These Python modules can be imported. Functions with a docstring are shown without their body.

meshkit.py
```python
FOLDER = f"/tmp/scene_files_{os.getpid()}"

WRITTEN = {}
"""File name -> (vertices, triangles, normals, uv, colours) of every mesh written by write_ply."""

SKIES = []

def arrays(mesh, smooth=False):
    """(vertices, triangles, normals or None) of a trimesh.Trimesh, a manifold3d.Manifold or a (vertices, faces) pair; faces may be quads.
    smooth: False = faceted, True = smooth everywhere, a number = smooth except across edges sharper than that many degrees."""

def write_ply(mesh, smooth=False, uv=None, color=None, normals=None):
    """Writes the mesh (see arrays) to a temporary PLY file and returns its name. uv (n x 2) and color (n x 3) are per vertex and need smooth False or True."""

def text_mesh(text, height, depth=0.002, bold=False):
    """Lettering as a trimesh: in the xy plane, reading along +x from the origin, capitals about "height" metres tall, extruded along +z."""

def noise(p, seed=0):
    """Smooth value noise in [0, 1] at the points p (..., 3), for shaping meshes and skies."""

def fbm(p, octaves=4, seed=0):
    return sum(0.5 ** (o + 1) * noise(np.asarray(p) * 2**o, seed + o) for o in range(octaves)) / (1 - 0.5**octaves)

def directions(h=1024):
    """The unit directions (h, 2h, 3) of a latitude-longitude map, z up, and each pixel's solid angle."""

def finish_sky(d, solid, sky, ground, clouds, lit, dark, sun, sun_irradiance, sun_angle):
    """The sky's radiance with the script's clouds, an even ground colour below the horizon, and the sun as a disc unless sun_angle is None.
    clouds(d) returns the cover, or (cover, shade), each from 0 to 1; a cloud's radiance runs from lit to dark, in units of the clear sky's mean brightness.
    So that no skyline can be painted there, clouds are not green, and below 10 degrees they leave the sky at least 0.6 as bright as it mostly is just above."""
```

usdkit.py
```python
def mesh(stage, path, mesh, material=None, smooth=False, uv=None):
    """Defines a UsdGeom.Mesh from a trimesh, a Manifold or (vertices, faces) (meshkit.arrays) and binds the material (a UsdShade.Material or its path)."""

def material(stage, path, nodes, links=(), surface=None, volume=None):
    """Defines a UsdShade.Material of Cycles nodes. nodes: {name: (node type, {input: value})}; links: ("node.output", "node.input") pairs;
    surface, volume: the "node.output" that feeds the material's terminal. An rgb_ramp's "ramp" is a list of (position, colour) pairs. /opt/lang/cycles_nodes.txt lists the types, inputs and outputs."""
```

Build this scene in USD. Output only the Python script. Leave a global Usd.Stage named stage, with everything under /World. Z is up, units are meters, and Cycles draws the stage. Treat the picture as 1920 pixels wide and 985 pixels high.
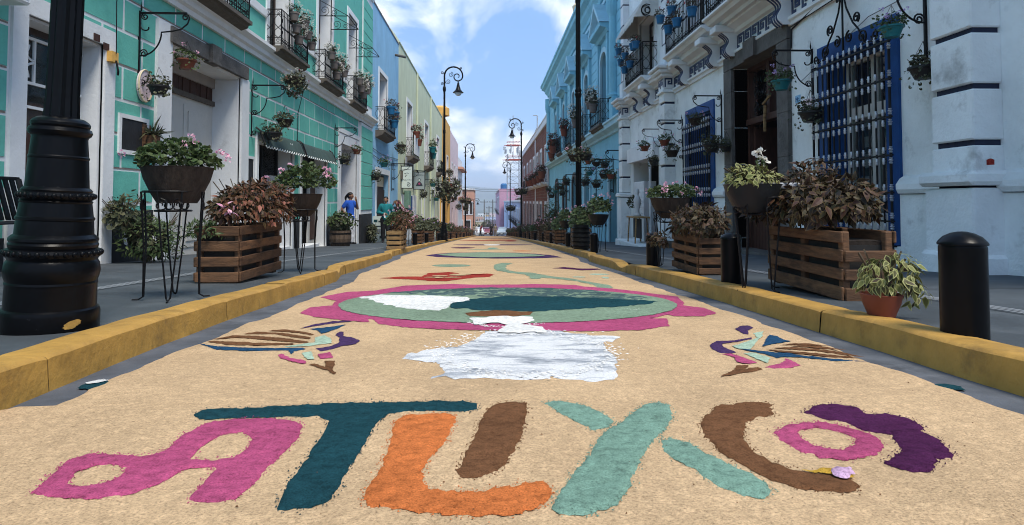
import math, random
import numpy as np, trimesh, shapely
from shapely.geometry import Polygon, LineString, Point, box as sbox
from shapely.ops import unary_union
from scipy.spatial import Delaunay
import usdkit, meshkit
from pxr import Usd, UsdGeom, UsdLux, UsdShade, Gf, Sdf, Vt

stage = Usd.Stage.CreateInMemory()
UsdGeom.SetStageUpAxis(stage, 'Z')
UsdGeom.Xform.Define(stage, '/World')
UsdGeom.Scope.Define(stage, '/World/Looks')

# ---------------------------------------------------------------- camera
F, PX, PY, CX0 = 1150.0, 960.0, 338.0, 919.0      # focal length and principal point measured on the photograph
PITCH, YAW = math.radians(2.0), math.atan((PX - CX0) / F)
CAMZ, SL, HK = 0.43, 0.0513, 0.09                 # eye above the street, fall of the street, sidewalk above the street
cam = UsdGeom.Camera.Define(stage, '/World/camera')
cam.CreateHorizontalApertureAttr(36.0); cam.CreateVerticalApertureAttr(36.0 * 985 / 1920)
cam.CreateFocalLengthAttr(F * 36.0 / 1920)
cam.CreateVerticalApertureOffsetAttr((PY - 492.5) * 36.0 / 1920)
cam.CreateClippingRangeAttr(Gf.Vec2f(0.05, 20000))
x_ = UsdGeom.Xformable(cam)
x_.AddTranslateOp().Set(Gf.Vec3d(0, 0, CAMZ))
x_.AddRotateZOp().Set(-math.degrees(YAW)); x_.AddRotateXOp().Set(90 + math.degrees(PITCH))
cam.CreateExposureAttr(0.66)

# ---------------------------------------------------------------- sky and sun
SUN_AZ, SUN_EL, SKY = math.radians(150), math.radians(60), 0.13   # azimuth from +y towards +x
def mat_nodes(name, nodes, links, surface=None, volume=None):
    return usdkit.material(stage, '/World/Looks/' + name, nodes, links, surface=surface, volume=volume)
dome = UsdLux.DomeLight.Define(stage, '/World/sky')
dome.GetPrim().SetCustomDataByKey('label', 'blue sky with scattered white clouds'); dome.GetPrim().SetCustomDataByKey('kind', 'structure'); dome.GetPrim().SetCustomDataByKey('category', 'sky')
skym = mat_nodes('sky_clouds', {
    'sky': ('sky_texture', {'sky_type': 'single_scattering', 'sun_disc': False, 'sun_elevation': SUN_EL, 'sun_rotation': SUN_AZ, 'air_density': 1.0, 'aerosol_density': 0.6, 'ozone_density': 1.6}),
    'tc': ('texture_coordinate', {}),
    'sx': ('separate_xyz', {}),
    'zz': ('math', {'math_type': 'maximum', 'value2': 0.0}),
    'zo': ('math', {'math_type': 'add', 'value2': 0.42}),
    'ux': ('math', {'math_type': 'divide'}), 'uy': ('math', {'math_type': 'divide'}),
    'cv': ('combine_xyz', {'z': 0.37}),
    'mp': ('mapping', {'location': (3.45, 5.75, 0.0), 'scale': (1.0, 0.72, 1.0)}),
    'n1': ('noise_texture', {'scale': 4.7, 'detail': 9.0, 'roughness': 0.53, 'distortion': 0.3}),
    'r1': ('rgb_ramp', {'ramp': [(0, (0.0,) * 3), (0.49, (0.03,) * 3), (0.58, (0.42,) * 3), (0.66, (0.90,) * 3), (1, (1,) * 3)]}),
    'n2': ('noise_texture', {'scale': 4.0, 'detail': 5.0}),
    'r2': ('rgb_ramp', {'ramp': [(0.3, (5.4, 5.7, 6.1)), (0.7, (8.6, 8.6, 8.6))]}),
    'veil': ('mix', {'mix_type': 'mix', 'fac': 0.75, 'color2': (1.2, 2.55, 5.0)}),
    'mix': ('mix', {'mix_type': 'mix'}),
    'bg': ('background_shader', {'strength': SKY})},
    [('tc.generated', 'sx.vector'), ('sx.z', 'zz.value1'), ('zz.value', 'zo.value1'), ('sx.x', 'ux.value1'), ('zo.value', 'ux.value2'), ('sx.y', 'uy.value1'), ('zo.value', 'uy.value2'),
     ('ux.value', 'cv.x'), ('uy.value', 'cv.y'), ('cv.vector', 'mp.vector'), ('mp.vector', 'n1.vector'), ('mp.vector', 'n2.vector'), ('n1.fac', 'r1.fac'), ('n2.fac', 'r2.fac'),
     ('sky.color', 'veil.color1'), ('veil.color', 'mix.color1'), ('r2.color', 'mix.color2'), ('r1.color', 'mix.fac'), ('mix.color', 'bg.color')], surface='bg.background')
UsdShade.MaterialBindingAPI.Apply(dome.GetPrim()).Bind(skym)
sun = UsdLux.DistantLight.Define(stage, '/World/sun')
sun.CreateNormalizeAttr(True); sun.CreateIntensityAttr(0.72); sun.CreateAngleAttr(20.0); sun.CreateColorAttr(Gf.Vec3f(1.0, 0.93, 0.82))
sx_ = UsdGeom.Xformable(sun); sx_.AddRotateZOp().Set(-math.degrees(SUN_AZ)); sx_.AddRotateXOp().Set(-(90 - math.degrees(SUN_EL)))

# ---------------------------------------------------------------- helpers
used = {}
def numbered(parent, name):
    k = (str(parent), name); n = used.get(k, -1) + 1; used[k] = n
    return name if n == 0 else f'{name}_{n:03d}'
def tag(p, label=None, cat=None, group=None, kind=None):
    for k, v in (('label', label), ('category', cat), ('group', group), ('kind', kind)):
        if v: p.SetCustomDataByKey(k, v)
    return p
def path_of(parent): return '/World' if parent is None else str(parent.GetPath())
def thing(name, label, cat, loc=(0, 0, 0), rz=0.0, group=None, sc=(1, 1, 1), kind=None):
    pp = '/World'; x = UsdGeom.Xform.Define(stage, pp + '/' + numbered(pp, name))
    x.AddTranslateOp().Set(Gf.Vec3d(*map(float, loc))); x.AddRotateZOp().Set(float(math.degrees(rz))); x.AddScaleOp().Set(Gf.Vec3f(*map(float, sc)))
    return tag(x.GetPrim(), label, cat, group, kind)
def dup(root, loc, rz=0.0, label=None, group=None, sc=(1, 1, 1), name=None, cat=None):
    was = root.GetCustomData(); base = name or root.GetName().rstrip('0123456789').rstrip('_')
    r = thing(base, label or was.get('label'), cat or was.get('category'), loc, rz, group or was.get('group'), sc)
    r.GetReferences().AddInternalReference(root.GetPath()); r.SetInstanceable(True)
    return r
def obj(name, m, material, parent=None, label=None, cat=None, group=None, kind=None, smooth=False, uv=None):
    if isinstance(m, B): m = m.out()
    pp = path_of(parent)
    p = usdkit.mesh(stage, pp + '/' + numbered(pp, name), m, material, smooth=smooth, uv=uv).GetPrim()
    return tag(p, label, cat, group, kind)
def gz(y): return -SL * y                          # the street
def sz(y): return gz(y) + HK                       # the sidewalk
def ray(px, py):
    d = np.array([(px - PX) / F, 1.0, (PY - py) / F])
    c, s = math.cos(PITCH), math.sin(PITCH); d = np.array([d[0], d[1] * c - d[2] * s, d[1] * s + d[2] * c])
    c, s = math.cos(YAW), math.sin(YAW); return np.array([d[0] * c + d[1] * s, -d[0] * s + d[1] * c, d[2]])
def ong(px, py, h=0.0):                            # the point of the street (or of a surface h above it) seen there
    d = ray(px, py); t = (h - CAMZ) / (d[2] + SL * d[1]); return np.array([0, 0, CAMZ]) + d * t
def onx(px, py, X):                                # the (y, z) of the wall x = X seen there
    d = ray(px, py); t = X / d[0]; return d[1] * t, CAMZ + d[2] * t
def ony(px, py, Y):
    d = ray(px, py); t = Y / d[1]; return d[0] * t, CAMZ + d[2] * t

class B:
    """Collects faces of one mesh."""
    def __init__(s): s.v, s.f, s.n = [], [], 0
    def add(s, v, f):
        v = np.asarray(v, float); f = np.asarray(f, int)
        if f.shape[1] == 4: f = np.vstack([f[:, [0, 1, 2]], f[:, [0, 2, 3]]])
        s.v.append(v); s.f.append(f + s.n); s.n += len(v); return s
    def box(s, a, b, ch=0.0):
        a, b = np.minimum(a, b).astype(float), np.maximum(a, b).astype(float)
        if ch <= 0:
            v = np.array([[x, y, z] for z in (a[2], b[2]) for y in (a[1], b[1]) for x in (a[0], b[0])])
            return s.add(v, [[0, 2, 3, 1], [4, 5, 7, 6], [0, 1, 5, 4], [2, 6, 7, 3], [0, 4, 6, 2], [1, 3, 7, 5]])
        import itertools
        ch = min(ch, 0.45 * (b - a).min()); v = []; idx = {}
        for cx, cy, cz in itertools.product((0, 1), repeat=3):
            c = np.array([(a, b)[cx][0], (a, b)[cy][1], (a, b)[cz][2]]); sg = np.array([1 - 2 * cx, 1 - 2 * cy, 1 - 2 * cz])
            for ax in range(3):
                o = sg * ch; o[ax] = 0; idx[cx, cy, cz, ax] = len(v); v.append(c + o)
        m = trimesh.convex.convex_hull(np.array(v)); return s.add(m.vertices, m.faces)
    def bx(s, c, size, rz=0.0, ch=0.0):
        t = B().box(-np.array(size) / 2, np.array(size) / 2, ch); v, f = t.out()
        cc, ss = math.cos(rz), math.sin(rz); v = np.c_[v[:, 0] * cc - v[:, 1] * ss, v[:, 0] * ss + v[:, 1] * cc, v[:, 2]] + np.array(c)
        return s.add(v, f)
    def tube(s, p, r, n=6, cap=True):
        p = np.asarray(p, float); r = np.broadcast_to(np.asarray(r, float), (len(p),))
        t = np.gradient(p, axis=0); t /= np.linalg.norm(t, axis=1, keepdims=True) + 1e-12
        m = t.mean(0); up = np.array([0, 0, 1.0]) if abs(t[:, 2]).max() < 0.97 else (np.array([1.0, 0, 0]) if abs(t[:, 0]).max() < 0.9 else np.array([0.31, 0.95, 0.02]))
        a = np.cross(t, up); a /= np.linalg.norm(a, axis=1, keepdims=True) + 1e-12
        for i in range(1, len(a)):
            if np.dot(a[i], a[i - 1]) < 0: a[i] *= -1
        b = np.cross(t, a); an = np.arange(n) * 2 * np.pi / n
        v = (p[:, None] + r[:, None, None] * (np.cos(an)[None, :, None] * a[:, None] + np.sin(an)[None, :, None] * b[:, None])).reshape(-1, 3)
        i, j = np.meshgrid(np.arange(len(p) - 1), np.arange(n), indexing='ij')
        f = np.stack([i * n + j, i * n + (j + 1) % n, (i + 1) * n + (j + 1) % n, (i + 1) * n + j], -1).reshape(-1, 4)
        f = np.vstack([f[:, [0, 1, 2]], f[:, [0, 2, 3]]])
        if cap:
            k = len(v); v = np.vstack([v, p[:1], p[-1:]]); o = (len(p) - 1) * n; j = np.arange(n)
            f = np.vstack([f, np.c_[np.full(n, k), (j + 1) % n, j], np.c_[np.full(n, k + 1), o + j, o + (j + 1) % n]])
        return s.add(v, f)
    def lathe(s, prof, c=(0, 0, 0), n=24, sx=1.0, sy=1.0):
        prof = np.asarray(prof, float); an = np.arange(n) * 2 * np.pi / n
        v = np.stack([np.cos(an)[None] * prof[:, :1] * sx, np.sin(an)[None] * prof[:, :1] * sy, np.broadcast_to(prof[:, 1:2], (len(prof), n))], -1).reshape(-1, 3) + np.array(c)
        i, j = np.meshgrid(np.arange(len(prof) - 1), np.arange(n), indexing='ij')
        f = np.stack([i * n + j, i * n + (j + 1) % n, (i + 1) * n + (j + 1) % n, (i + 1) * n + j], -1).reshape(-1, 4)
        return s.add(v, f)
    def prism(s, poly, fn, d0, d1):
        """poly: shapely polygon in (u, w); fn(u, w, d) -> xyz arrays."""
        for g in getattr(poly, 'geoms', [poly]):
            if g.is_empty or g.area < 1e-9: continue
            m = trimesh.creation.extrude_polygon(g, 1.0, engine='earcut'); v = np.array(m.vertices)
            s.add(np.stack(fn(v[:, 0], v[:, 1], d0 + (d1 - d0) * v[:, 2]), -1), m.faces)
        return s
    def out(s): return np.vstack(s.v), np.vstack(s.f)
def onwall(side, X):                               # prism mapping: u = y along the street, w = z, d = depth out of the wall towards the street
    sg = 1 if side == 'L' else -1
    return lambda u, w, d: (X + sg * d, u, w)
def spiral(c, r0, r1, a0, turns, n=22):            # points of a flat scroll in (u, w)
    t = np.linspace(0, 1, n); a = a0 + turns * 2 * np.pi * t; r = r0 + (r1 - r0) * t
    return np.c_[c[0] + r * np.cos(a), c[1] + r * np.sin(a)]

# ---------------------------------------------------------------- materials
def mat(name, col, rough=0.8, spec=0.3, var=0.12, scale=6.0, bump=0.3, bscale=40.0, bdist=0.01, metal=0.0, stain=None, stain_scale=1.5, stain_at=(0.55, 0.7), stain_mix=0.6, stretch=(1, 1, 1), coat=0.0, perobj=0.0, coords='tc.object'):
    c = np.array(col, float)
    n = {'tc': ('texture_coordinate', {}), 'geo': ('geometry', {}), 'mp': ('mapping', {'scale': stretch}),
         'n1': ('noise_texture', {'scale': scale, 'detail': 5.0, 'roughness': 0.6}),
         'r1': ('rgb_ramp', {'ramp': [(0.28, tuple(c * (1 - var))), (0.72, tuple(np.minimum(c * (1 + var), 0.95)))]}),
         'n2': ('noise_texture', {'scale': bscale, 'detail': 4.0, 'roughness': 0.6}),
         'b': ('bump', {'strength': bump, 'distance': bdist}),
         'p': ('principled_bsdf', {'roughness': rough, 'specular_ior_level': spec, 'metallic': metal, 'coat_weight': coat})}
    l = [(coords, 'mp.vector'), ('mp.vector', 'n1.vector'), ('n1.fac', 'r1.fac'), ('mp.vector', 'n2.vector'), ('n2.fac', 'b.height'), ('b.normal', 'p.normal')]
    out = 'r1.color'
    if stain is not None:
        n['n3'] = ('noise_texture', {'scale': stain_scale, 'detail': 7.0, 'roughness': 0.68})
        n['r3'] = ('rgb_ramp', {'ramp': [(0, (0,) * 3), (stain_at[0], (0,) * 3), (stain_at[1], (stain_mix,) * 3), (1, (stain_mix,) * 3)]})
        n['m3'] = ('mix', {'color2': tuple(stain)})
        l += [('mp.vector', 'n3.vector'), ('n3.fac', 'r3.fac'), ('r3.color', 'm3.fac'), (out, 'm3.color1')]; out = 'm3.color'
    if perobj:
        n['oi'] = ('object_info', {}); n['mr'] = ('map_range', {'from_min': 0.0, 'from_max': 1.0, 'to_min': 1 - perobj, 'to_max': 1 + perobj})
        n['hv'] = ('hsv', {}); l += [('oi.random', 'mr.value'), ('mr.result', 'hv.value'), (out, 'hv.color')]; out = 'hv.color'
    l.append((out, 'p.base_color'))
    return mat_nodes(name, n, l, surface='p.BSDF')
M = {}
def stucco(name, col, **k):
    a = dict(rough=0.9, spec=0.15, var=0.10, scale=1.6, bump=0.35, bscale=26, bdist=0.012, stain=np.array(col) * 0.55, stain_scale=1.1, stain_at=(0.56, 0.72), stain_mix=0.4); a.update(k)
    M[name] = mat(name, col, **a); return M[name]
stucco('teal', (0.13, 0.44, 0.365), stain=(0.075, 0.29, 0.245), stain_mix=0.7, stain_scale=1.6, stain_at=(0.5, 0.7), var=0.16)
stucco('white_plaster', (0.66, 0.68, 0.69), stain=(0.32, 0.31, 0.29), stain_scale=2.2, stain_at=(0.6, 0.75), stain_mix=0.5)
stucco('white_wall', (0.73, 0.76, 0.755), stain=(0.20, 0.20, 0.19), stain_scale=2.4, stain_at=(0.57, 0.72), stain_mix=0.55, bump=0.7, var=0.13)
stucco('white_clean', (0.70, 0.72, 0.73), stain_mix=0.2)
stucco('joint_brown', (0.22, 0.19, 0.17))
stucco('sky_blue', (0.25, 0.46, 0.64), stain=(0.10, 0.26, 0.45), stain_scale=0.5, stain_mix=0.6, stretch=(1, 1, 0.5))
stucco('pale_green', (0.54, 0.585, 0.42), stain=(0.38, 0.42, 0.28), stain_scale=0.5, stain_mix=0.6, stretch=(1, 1, 0.4))
stucco('ochre', (0.62, 0.36, 0.10)); stucco('pale_pink', (0.66, 0.54, 0.56)); stucco('salmon', (0.52, 0.28, 0.20)); stucco('pink', (0.46, 0.26, 0.35)); stucco('lavender', (0.44, 0.50, 0.66)); stucco('cream', (0.62, 0.52, 0.36))
stucco('ornate_blue', (0.23, 0.50, 0.61), stain=(0.11, 0.34, 0.46), stain_scale=1.2, stain_mix=0.6)
stucco('ornate_pale', (0.38, 0.60, 0.68)); stucco('roof_tint', (0.30, 0.27, 0.25))
M['stone'] = mat('stone', (0.105, 0.098, 0.09), var=0.3, scale=5, bump=0.8, bscale=30, bdist=0.02, stain=(0.05, 0.045, 0.04), stain_scale=3)
M['slab'] = mat('slab', (0.10, 0.085, 0.07), var=0.25, bump=0.5, bscale=20, bdist=0.02)
M['navy'] = mat('navy', (0.012, 0.018, 0.045), rough=0.6, var=0.2)
M['frieze_navy'] = mat('frieze_navy', (0.03, 0.045, 0.10), rough=0.4, var=0.3)
M['blue_paint'] = mat('blue_paint', (0.004, 0.055, 0.20), rough=0.55, var=0.15, bump=0.15, stain=(0.004, 0.03, 0.12), stain_scale=2)
M['iron'] = mat('iron', (0.004, 0.004, 0.005), rough=0.5, spec=0.2, var=0.3, bump=0.15, bscale=80)
M['post_black'] = mat('post_black', (0.0022, 0.0023, 0.0028), rough=0.30, spec=0.13, var=0.5, scale=5, bump=0.30, bscale=14, bdist=0.006, stain=(0.035, 0.035, 0.038), stain_scale=13, stain_at=(0.67, 0.72), stain_mix=0.6)
M['silver'] = mat('silver', (0.50, 0.51, 0.54), rough=0.4, metal=0.7, spec=0.5, var=0.15)
M['wood_dark'] = mat('wood_dark', (0.055, 0.022, 0.014), rough=0.6, var=0.3, scale=8, stretch=(6, 6, 0.6))
M['wood_shadow'] = mat('wood_shadow', (0.03, 0.02, 0.016), rough=0.8, var=0.3)
M['door_white'] = mat('door_white', (0.52, 0.51, 0.48), rough=0.6, var=0.05, stain=(0.35, 0.33, 0.3), stain_scale=3, stain_mix=0.3)
M['black_paint'] = mat('black_paint', (0.016, 0.017, 0.020), rough=0.7, var=0.3, stain=(0.06, 0.06, 0.06), stain_scale=3, stain_mix=0.35)
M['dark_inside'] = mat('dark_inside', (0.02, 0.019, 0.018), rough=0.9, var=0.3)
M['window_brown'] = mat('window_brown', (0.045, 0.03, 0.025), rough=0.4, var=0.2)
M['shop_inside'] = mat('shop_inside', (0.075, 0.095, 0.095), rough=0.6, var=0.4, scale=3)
M['curtain'] = mat('curtain', (0.33, 0.34, 0.36), rough=0.9, var=0.15, scale=3, stretch=(14, 14, 0.5))
M['pane'] = mat_nodes('pane', {'fr': ('fresnel', {'IOR': 1.14}), 'g': ('glossy_bsdf', {'roughness': 0.03, 'color': (0.9, 0.93, 0.95)}), 't': ('transparent_bsdf', {'color': (0.8, 0.84, 0.84)}), 'm': ('mix_closure', {})},
    [('fr.fac', 'm.fac'), ('t.BSDF', 'm.closure1'), ('g.BSDF', 'm.closure2')], surface='m.closure')
M['terracotta'] = mat('terracotta', (0.16, 0.042, 0.022), rough=0.6, var=0.2, bump=0.1)
M['pot_brown'] = mat('pot_brown', (0.026, 0.018, 0.013), rough=0.8, var=0.55, scale=9, stretch=(3, 3, 0.7), bump=0.7, bscale=30, bdist=0.008, stain=(0.06, 0.05, 0.04), stain_scale=8, stain_at=(0.55, 0.7), stain_mix=0.5)
M['pot_black'] = mat('pot_black', (0.012, 0.012, 0.012), rough=0.5, var=0.3)
M['pot_blue'] = mat('pot_blue', (0.012, 0.11, 0.24), rough=0.4, var=0.15)
M['pot_teal'] = mat('pot_teal', (0.01, 0.14, 0.15), rough=0.4, var=0.15)
M['pot_grey'] = mat('pot_grey', (0.14, 0.12, 0.11), rough=0.8, var=0.2)
M['soil'] = mat('soil', (0.022, 0.016, 0.012), rough=1, var=0.4, scale=30, bump=0.8)
M['slat_wood'] = mat('slat_wood', (0.115, 0.058, 0.028), rough=0.75, var=0.5, scale=5, bump=0.5, bscale=22, bdist=0.006, stretch=(1.6, 1.6, 9), stain=(0.028, 0.017, 0.012), stain_scale=2.2, stain_at=(0.48, 0.66), stain_mix=0.8, perobj=0.35)
M['slat_light'] = mat('slat_light', (0.27, 0.17, 0.075), rough=0.75, var=0.4, scale=5, bump=0.4, bscale=22, bdist=0.006, stretch=(1.6, 1.6, 9), stain=(0.07, 0.04, 0.02), stain_scale=2.2, stain_at=(0.5, 0.68), stain_mix=0.7, perobj=0.3)
M['barrel_wood'] = mat('barrel_wood', (0.085, 0.06, 0.042), rough=0.8, var=0.4, stretch=(8, 8, 1), perobj=0.2)
M['asphalt'] = mat('asphalt', (0.085, 0.092, 0.105), rough=0.85, var=0.35, scale=6, bump=0.6, bscale=160, bdist=0.006, stain=(0.17, 0.18, 0.20), stain_scale=5, stain_mix=0.6)
M['sidewalk'] = mat('sidewalk', (0.056, 0.066, 0.074), rough=0.72, spec=0.3, var=0.35, scale=1.3, bump=0.35, bscale=90, bdist=0.004, stain=(0.10, 0.11, 0.118), stain_scale=2.6, stain_at=(0.52, 0.72), stain_mix=0.6)
M['groove'] = mat('groove', (0.30, 0.32, 0.34), var=0.3, scale=9)
M['yellow'] = mat('yellow', (0.39, 0.22, 0.048), rough=0.65, var=0.25, scale=6, bump=0.45, bscale=30, bdist=0.010, stain=(0.10, 0.065, 0.025), stain_scale=6.5, stain_at=(0.54, 0.72), stain_mix=0.6)
M['terrain'] = mat('terrain', (0.10, 0.12, 0.09), var=0.4, scale=0.02, bump=0, stain=(0.22, 0.21, 0.19), stain_scale=0.012, coords='geo.position')
M['hill'] = mat('hill', (0.07, 0.10, 0.055), var=0.5, scale=0.006, bump=0, stain=(0.15, 0.15, 0.11), stain_scale=0.01, coords='geo.position')
M['sign_white'] = mat('sign_white', (0.55, 0.62, 0.58), rough=0.5, var=0.05, bump=0)
M['sign_grey'] = mat('sign_grey', (0.30, 0.36, 0.36), rough=0.5, var=0.1, bump=0)
M['text_white'] = mat('text_white', (0.75, 0.78, 0.76), rough=0.7, var=0.03, bump=0)
M['text_dark'] = mat('text_dark', (0.03, 0.04, 0.05), rough=0.7, var=0.1, bump=0)
M['awning_green'] = mat('awning_green', (0.045, 0.075, 0.068), rough=0.85, var=0.2, stretch=(1, 1, 0.5), bump=0.2)
M['awning_white'] = mat('awning_white', (0.5, 0.5, 0.47), rough=0.85, var=0.15, stain=(0.2, 0.19, 0.16), stain_scale=2)
M['brick_red'] = mat('brick_red', (0.165, 0.055, 0.032), rough=0.85, var=0.35, scale=3, bump=0.5, bscale=9, bdist=0.03)
M['brick_light'] = mat('brick_light', (0.24, 0.085, 0.045), rough=0.85, var=0.35, scale=3, bump=0.5, bscale=9, bdist=0.03)
M['mast_red'] = mat('mast_red', (0.35, 0.07, 0.05), var=0.1, bump=0); M['mast_grey'] = mat('mast_grey', (0.30, 0.32, 0.35), var=0.1, bump=0)
M['tank_blue'] = mat('tank_blue', (0.02, 0.12, 0.30), var=0.1, bump=0)
M['lamp_glass'] = mat('lamp_glass', (0.62, 0.66, 0.66), rough=0.15, var=0.05, bump=0)
# ================================================================ the setting: terrain, street, kerbs, sidewalks
LX, RX, BX, DX = -4.4, 4.15, 4.5, -4.4             # facade planes: left houses, white house, ornate and brick houses
KL = np.array([(-4, -1.10), (1.4, -1.17), (1.8, -1.21), (2.3, -1.25), (3, -1.29), (5.6, -1.37), (5.9, -1.42), (6.4, -1.52), (10.5, -1.66), (11.4, -1.80), (19, -2.0), (30, -2.1), (90, -2.1)])
KR = np.array([(-4, 1.37), (1.7, 1.39), (3, 1.43), (6.5, 1.46), (7.2, 1.47), (9.2, 1.49), (10.2, 1.62), (18, 1.80), (27, 1.94), (40, 2.05), (90, 2.05)])
kl = lambda y: np.interp(y, KL[:, 0], KL[:, 1]); kr = lambda y: np.interp(y, KR[:, 0], KR[:, 1])

ys = np.r_[np.arange(-40, 280, 20), np.geomspace(280, 6500, 26)]
xs = np.r_[-np.geomspace(5000, 30, 22), np.linspace(-20, 20, 5), np.geomspace(30, 5000, 22)]
GX, GY = np.meshgrid(xs, ys, indexing='ij')
base = np.where(GY < 300, -SL * GY, -SL * 300 - 6 * (1 - np.exp(-(GY - 300) / 250))) - 0.25
GZ = base
idx = np.arange(GX.size).reshape(GX.shape)
q = np.stack([idx[:-1, :-1], idx[1:, :-1], idx[1:, 1:], idx[:-1, 1:]], -1).reshape(-1, 4)
obj('ground', (np.c_[GX.ravel(), GY.ravel(), GZ.ravel()], q), M['terrain'], label='pale valley ground beyond the end of the street', cat='ground', kind='structure', smooth=True)
# the hill at the end of the valley
hx = np.linspace(-2600, 2200, 70); hy = np.linspace(1900, 4600, 40)
HX, HY = np.meshgrid(hx, hy, indexing='ij')
ridge = np.exp(-((HY - 3300) / 600) ** 2) * (70 * np.exp(-((HX + 260) / 420) ** 2) + 34 * np.exp(-((HX - 250) / 500) ** 2) + 50 * np.exp(-((HX + 1300) / 600) ** 2) + 26)
HZ = -22.5 + ridge * (0.8 + 0.4 * meshkit.fbm(np.stack([HX / 300, HY / 300, HX * 0], -1), 4, 3)) - 3 * (np.abs(HX) > 2000)
idx = np.arange(HX.size).reshape(HX.shape)
q = np.stack([idx[:-1, :-1], idx[1:, :-1], idx[1:, 1:], idx[:-1, 1:]], -1).reshape(-1, 4)
obj('hills', (np.c_[HX.ravel(), HY.ravel(), HZ.ravel()], q), M['hill'], label='long green hill closing the view at the end of the street', cat='hill', kind='structure', smooth=True)

def strip(y, cols):
    """A sheet whose columns are arrays (x(y), z(y)) along the street."""
    n = len(cols); v = np.stack([np.stack([np.broadcast_to(c[0], y.shape), y, np.broadcast_to(c[1], y.shape)], -1) for c in cols], 1).reshape(-1, 3)
    i, j = np.meshgrid(np.arange(len(y) - 1), np.arange(n - 1), indexing='ij')
    return v, np.stack([i * n + j, i * n + j + 1, (i + 1) * n + j + 1, (i + 1) * n + j], -1).reshape(-1, 4)
yy = np.linspace(-6, 300, 60)
obj('road', strip(yy, [(-2.6, gz(yy)), (0.0, gz(yy)), (2.6, gz(yy))]), M['asphalt'], label='grey asphalt street under and beyond the sand carpet', cat='road', kind='structure')
yk = np.unique(np.r_[np.arange(-4, 14, 0.06), np.arange(14, 40, 0.3), np.arange(40, 91, 1.0)])
def kerb(label, kf, s, dips):
    t = tag(UsdGeom.Xform.Define(stage, '/World/' + numbered('/World', 'kerb')).GetPrim(), label, 'kerb', None, 'structure'); rk = np.random.default_rng(40 + s)
    cuts = [-4.0]
    while cuts[-1] < 30: cuts.append(cuts[-1] + rk.uniform(0.9, 1.5))
    cuts.append(90.0)
    for a, b_ in zip(cuts[:-1], cuts[1:]):
        y = np.r_[a + 0.002, yk[(yk > a + 0.02) & (yk < b_ - 0.02)], b_ - 0.002]; x = kf(y); n = (meshkit.fbm(np.c_[y * 2.2, y * 0 + s, y * 0], 3, 5) - 0.5) * 0.022 * (y < 30); n2 = (meshkit.fbm(np.c_[y * 11, y * 0 + s, y * 0], 3, 6) - 0.5) * 0.006 * (y < 14)
        h = HK + 0.012 + n * 0.5 - sum(0.055 * np.exp(-((y - d) / 0.28) ** 2) for d in dips) + rk.normal(0, 0.0015) - 0.004 * np.exp(-np.minimum(y - a, b_ - y) / 0.01); z = gz(y); x = x + n * s * 0.8 + rk.normal(0, 0.002)
        m_ = strip(y, [(x, z - 0.05), (x + s * 0.008, z + h * 0.4), (x + s * (0.012 + n2), z + h * 0.90), (x + s * (0.020 + n2), z + h - 0.002 - abs(n2) * 0.4), (x + s * 0.034, z + h + 0.001), (x + s * 0.09, z + h + 0.003), (x + s * 0.145, z + h - 0.001), (x + s * 0.155, z + h * 0.4)][::-s])
        obj('kerb_stone', m_, M['yellow'], t, smooth=38)
kerb('yellow painted kerb along the left sidewalk', kl, -1, (6.1, 10.9, 19.5)); kerb('yellow painted kerb along the right sidewalk', kr, 1, (6.9, 9.7, 17.6))
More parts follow.
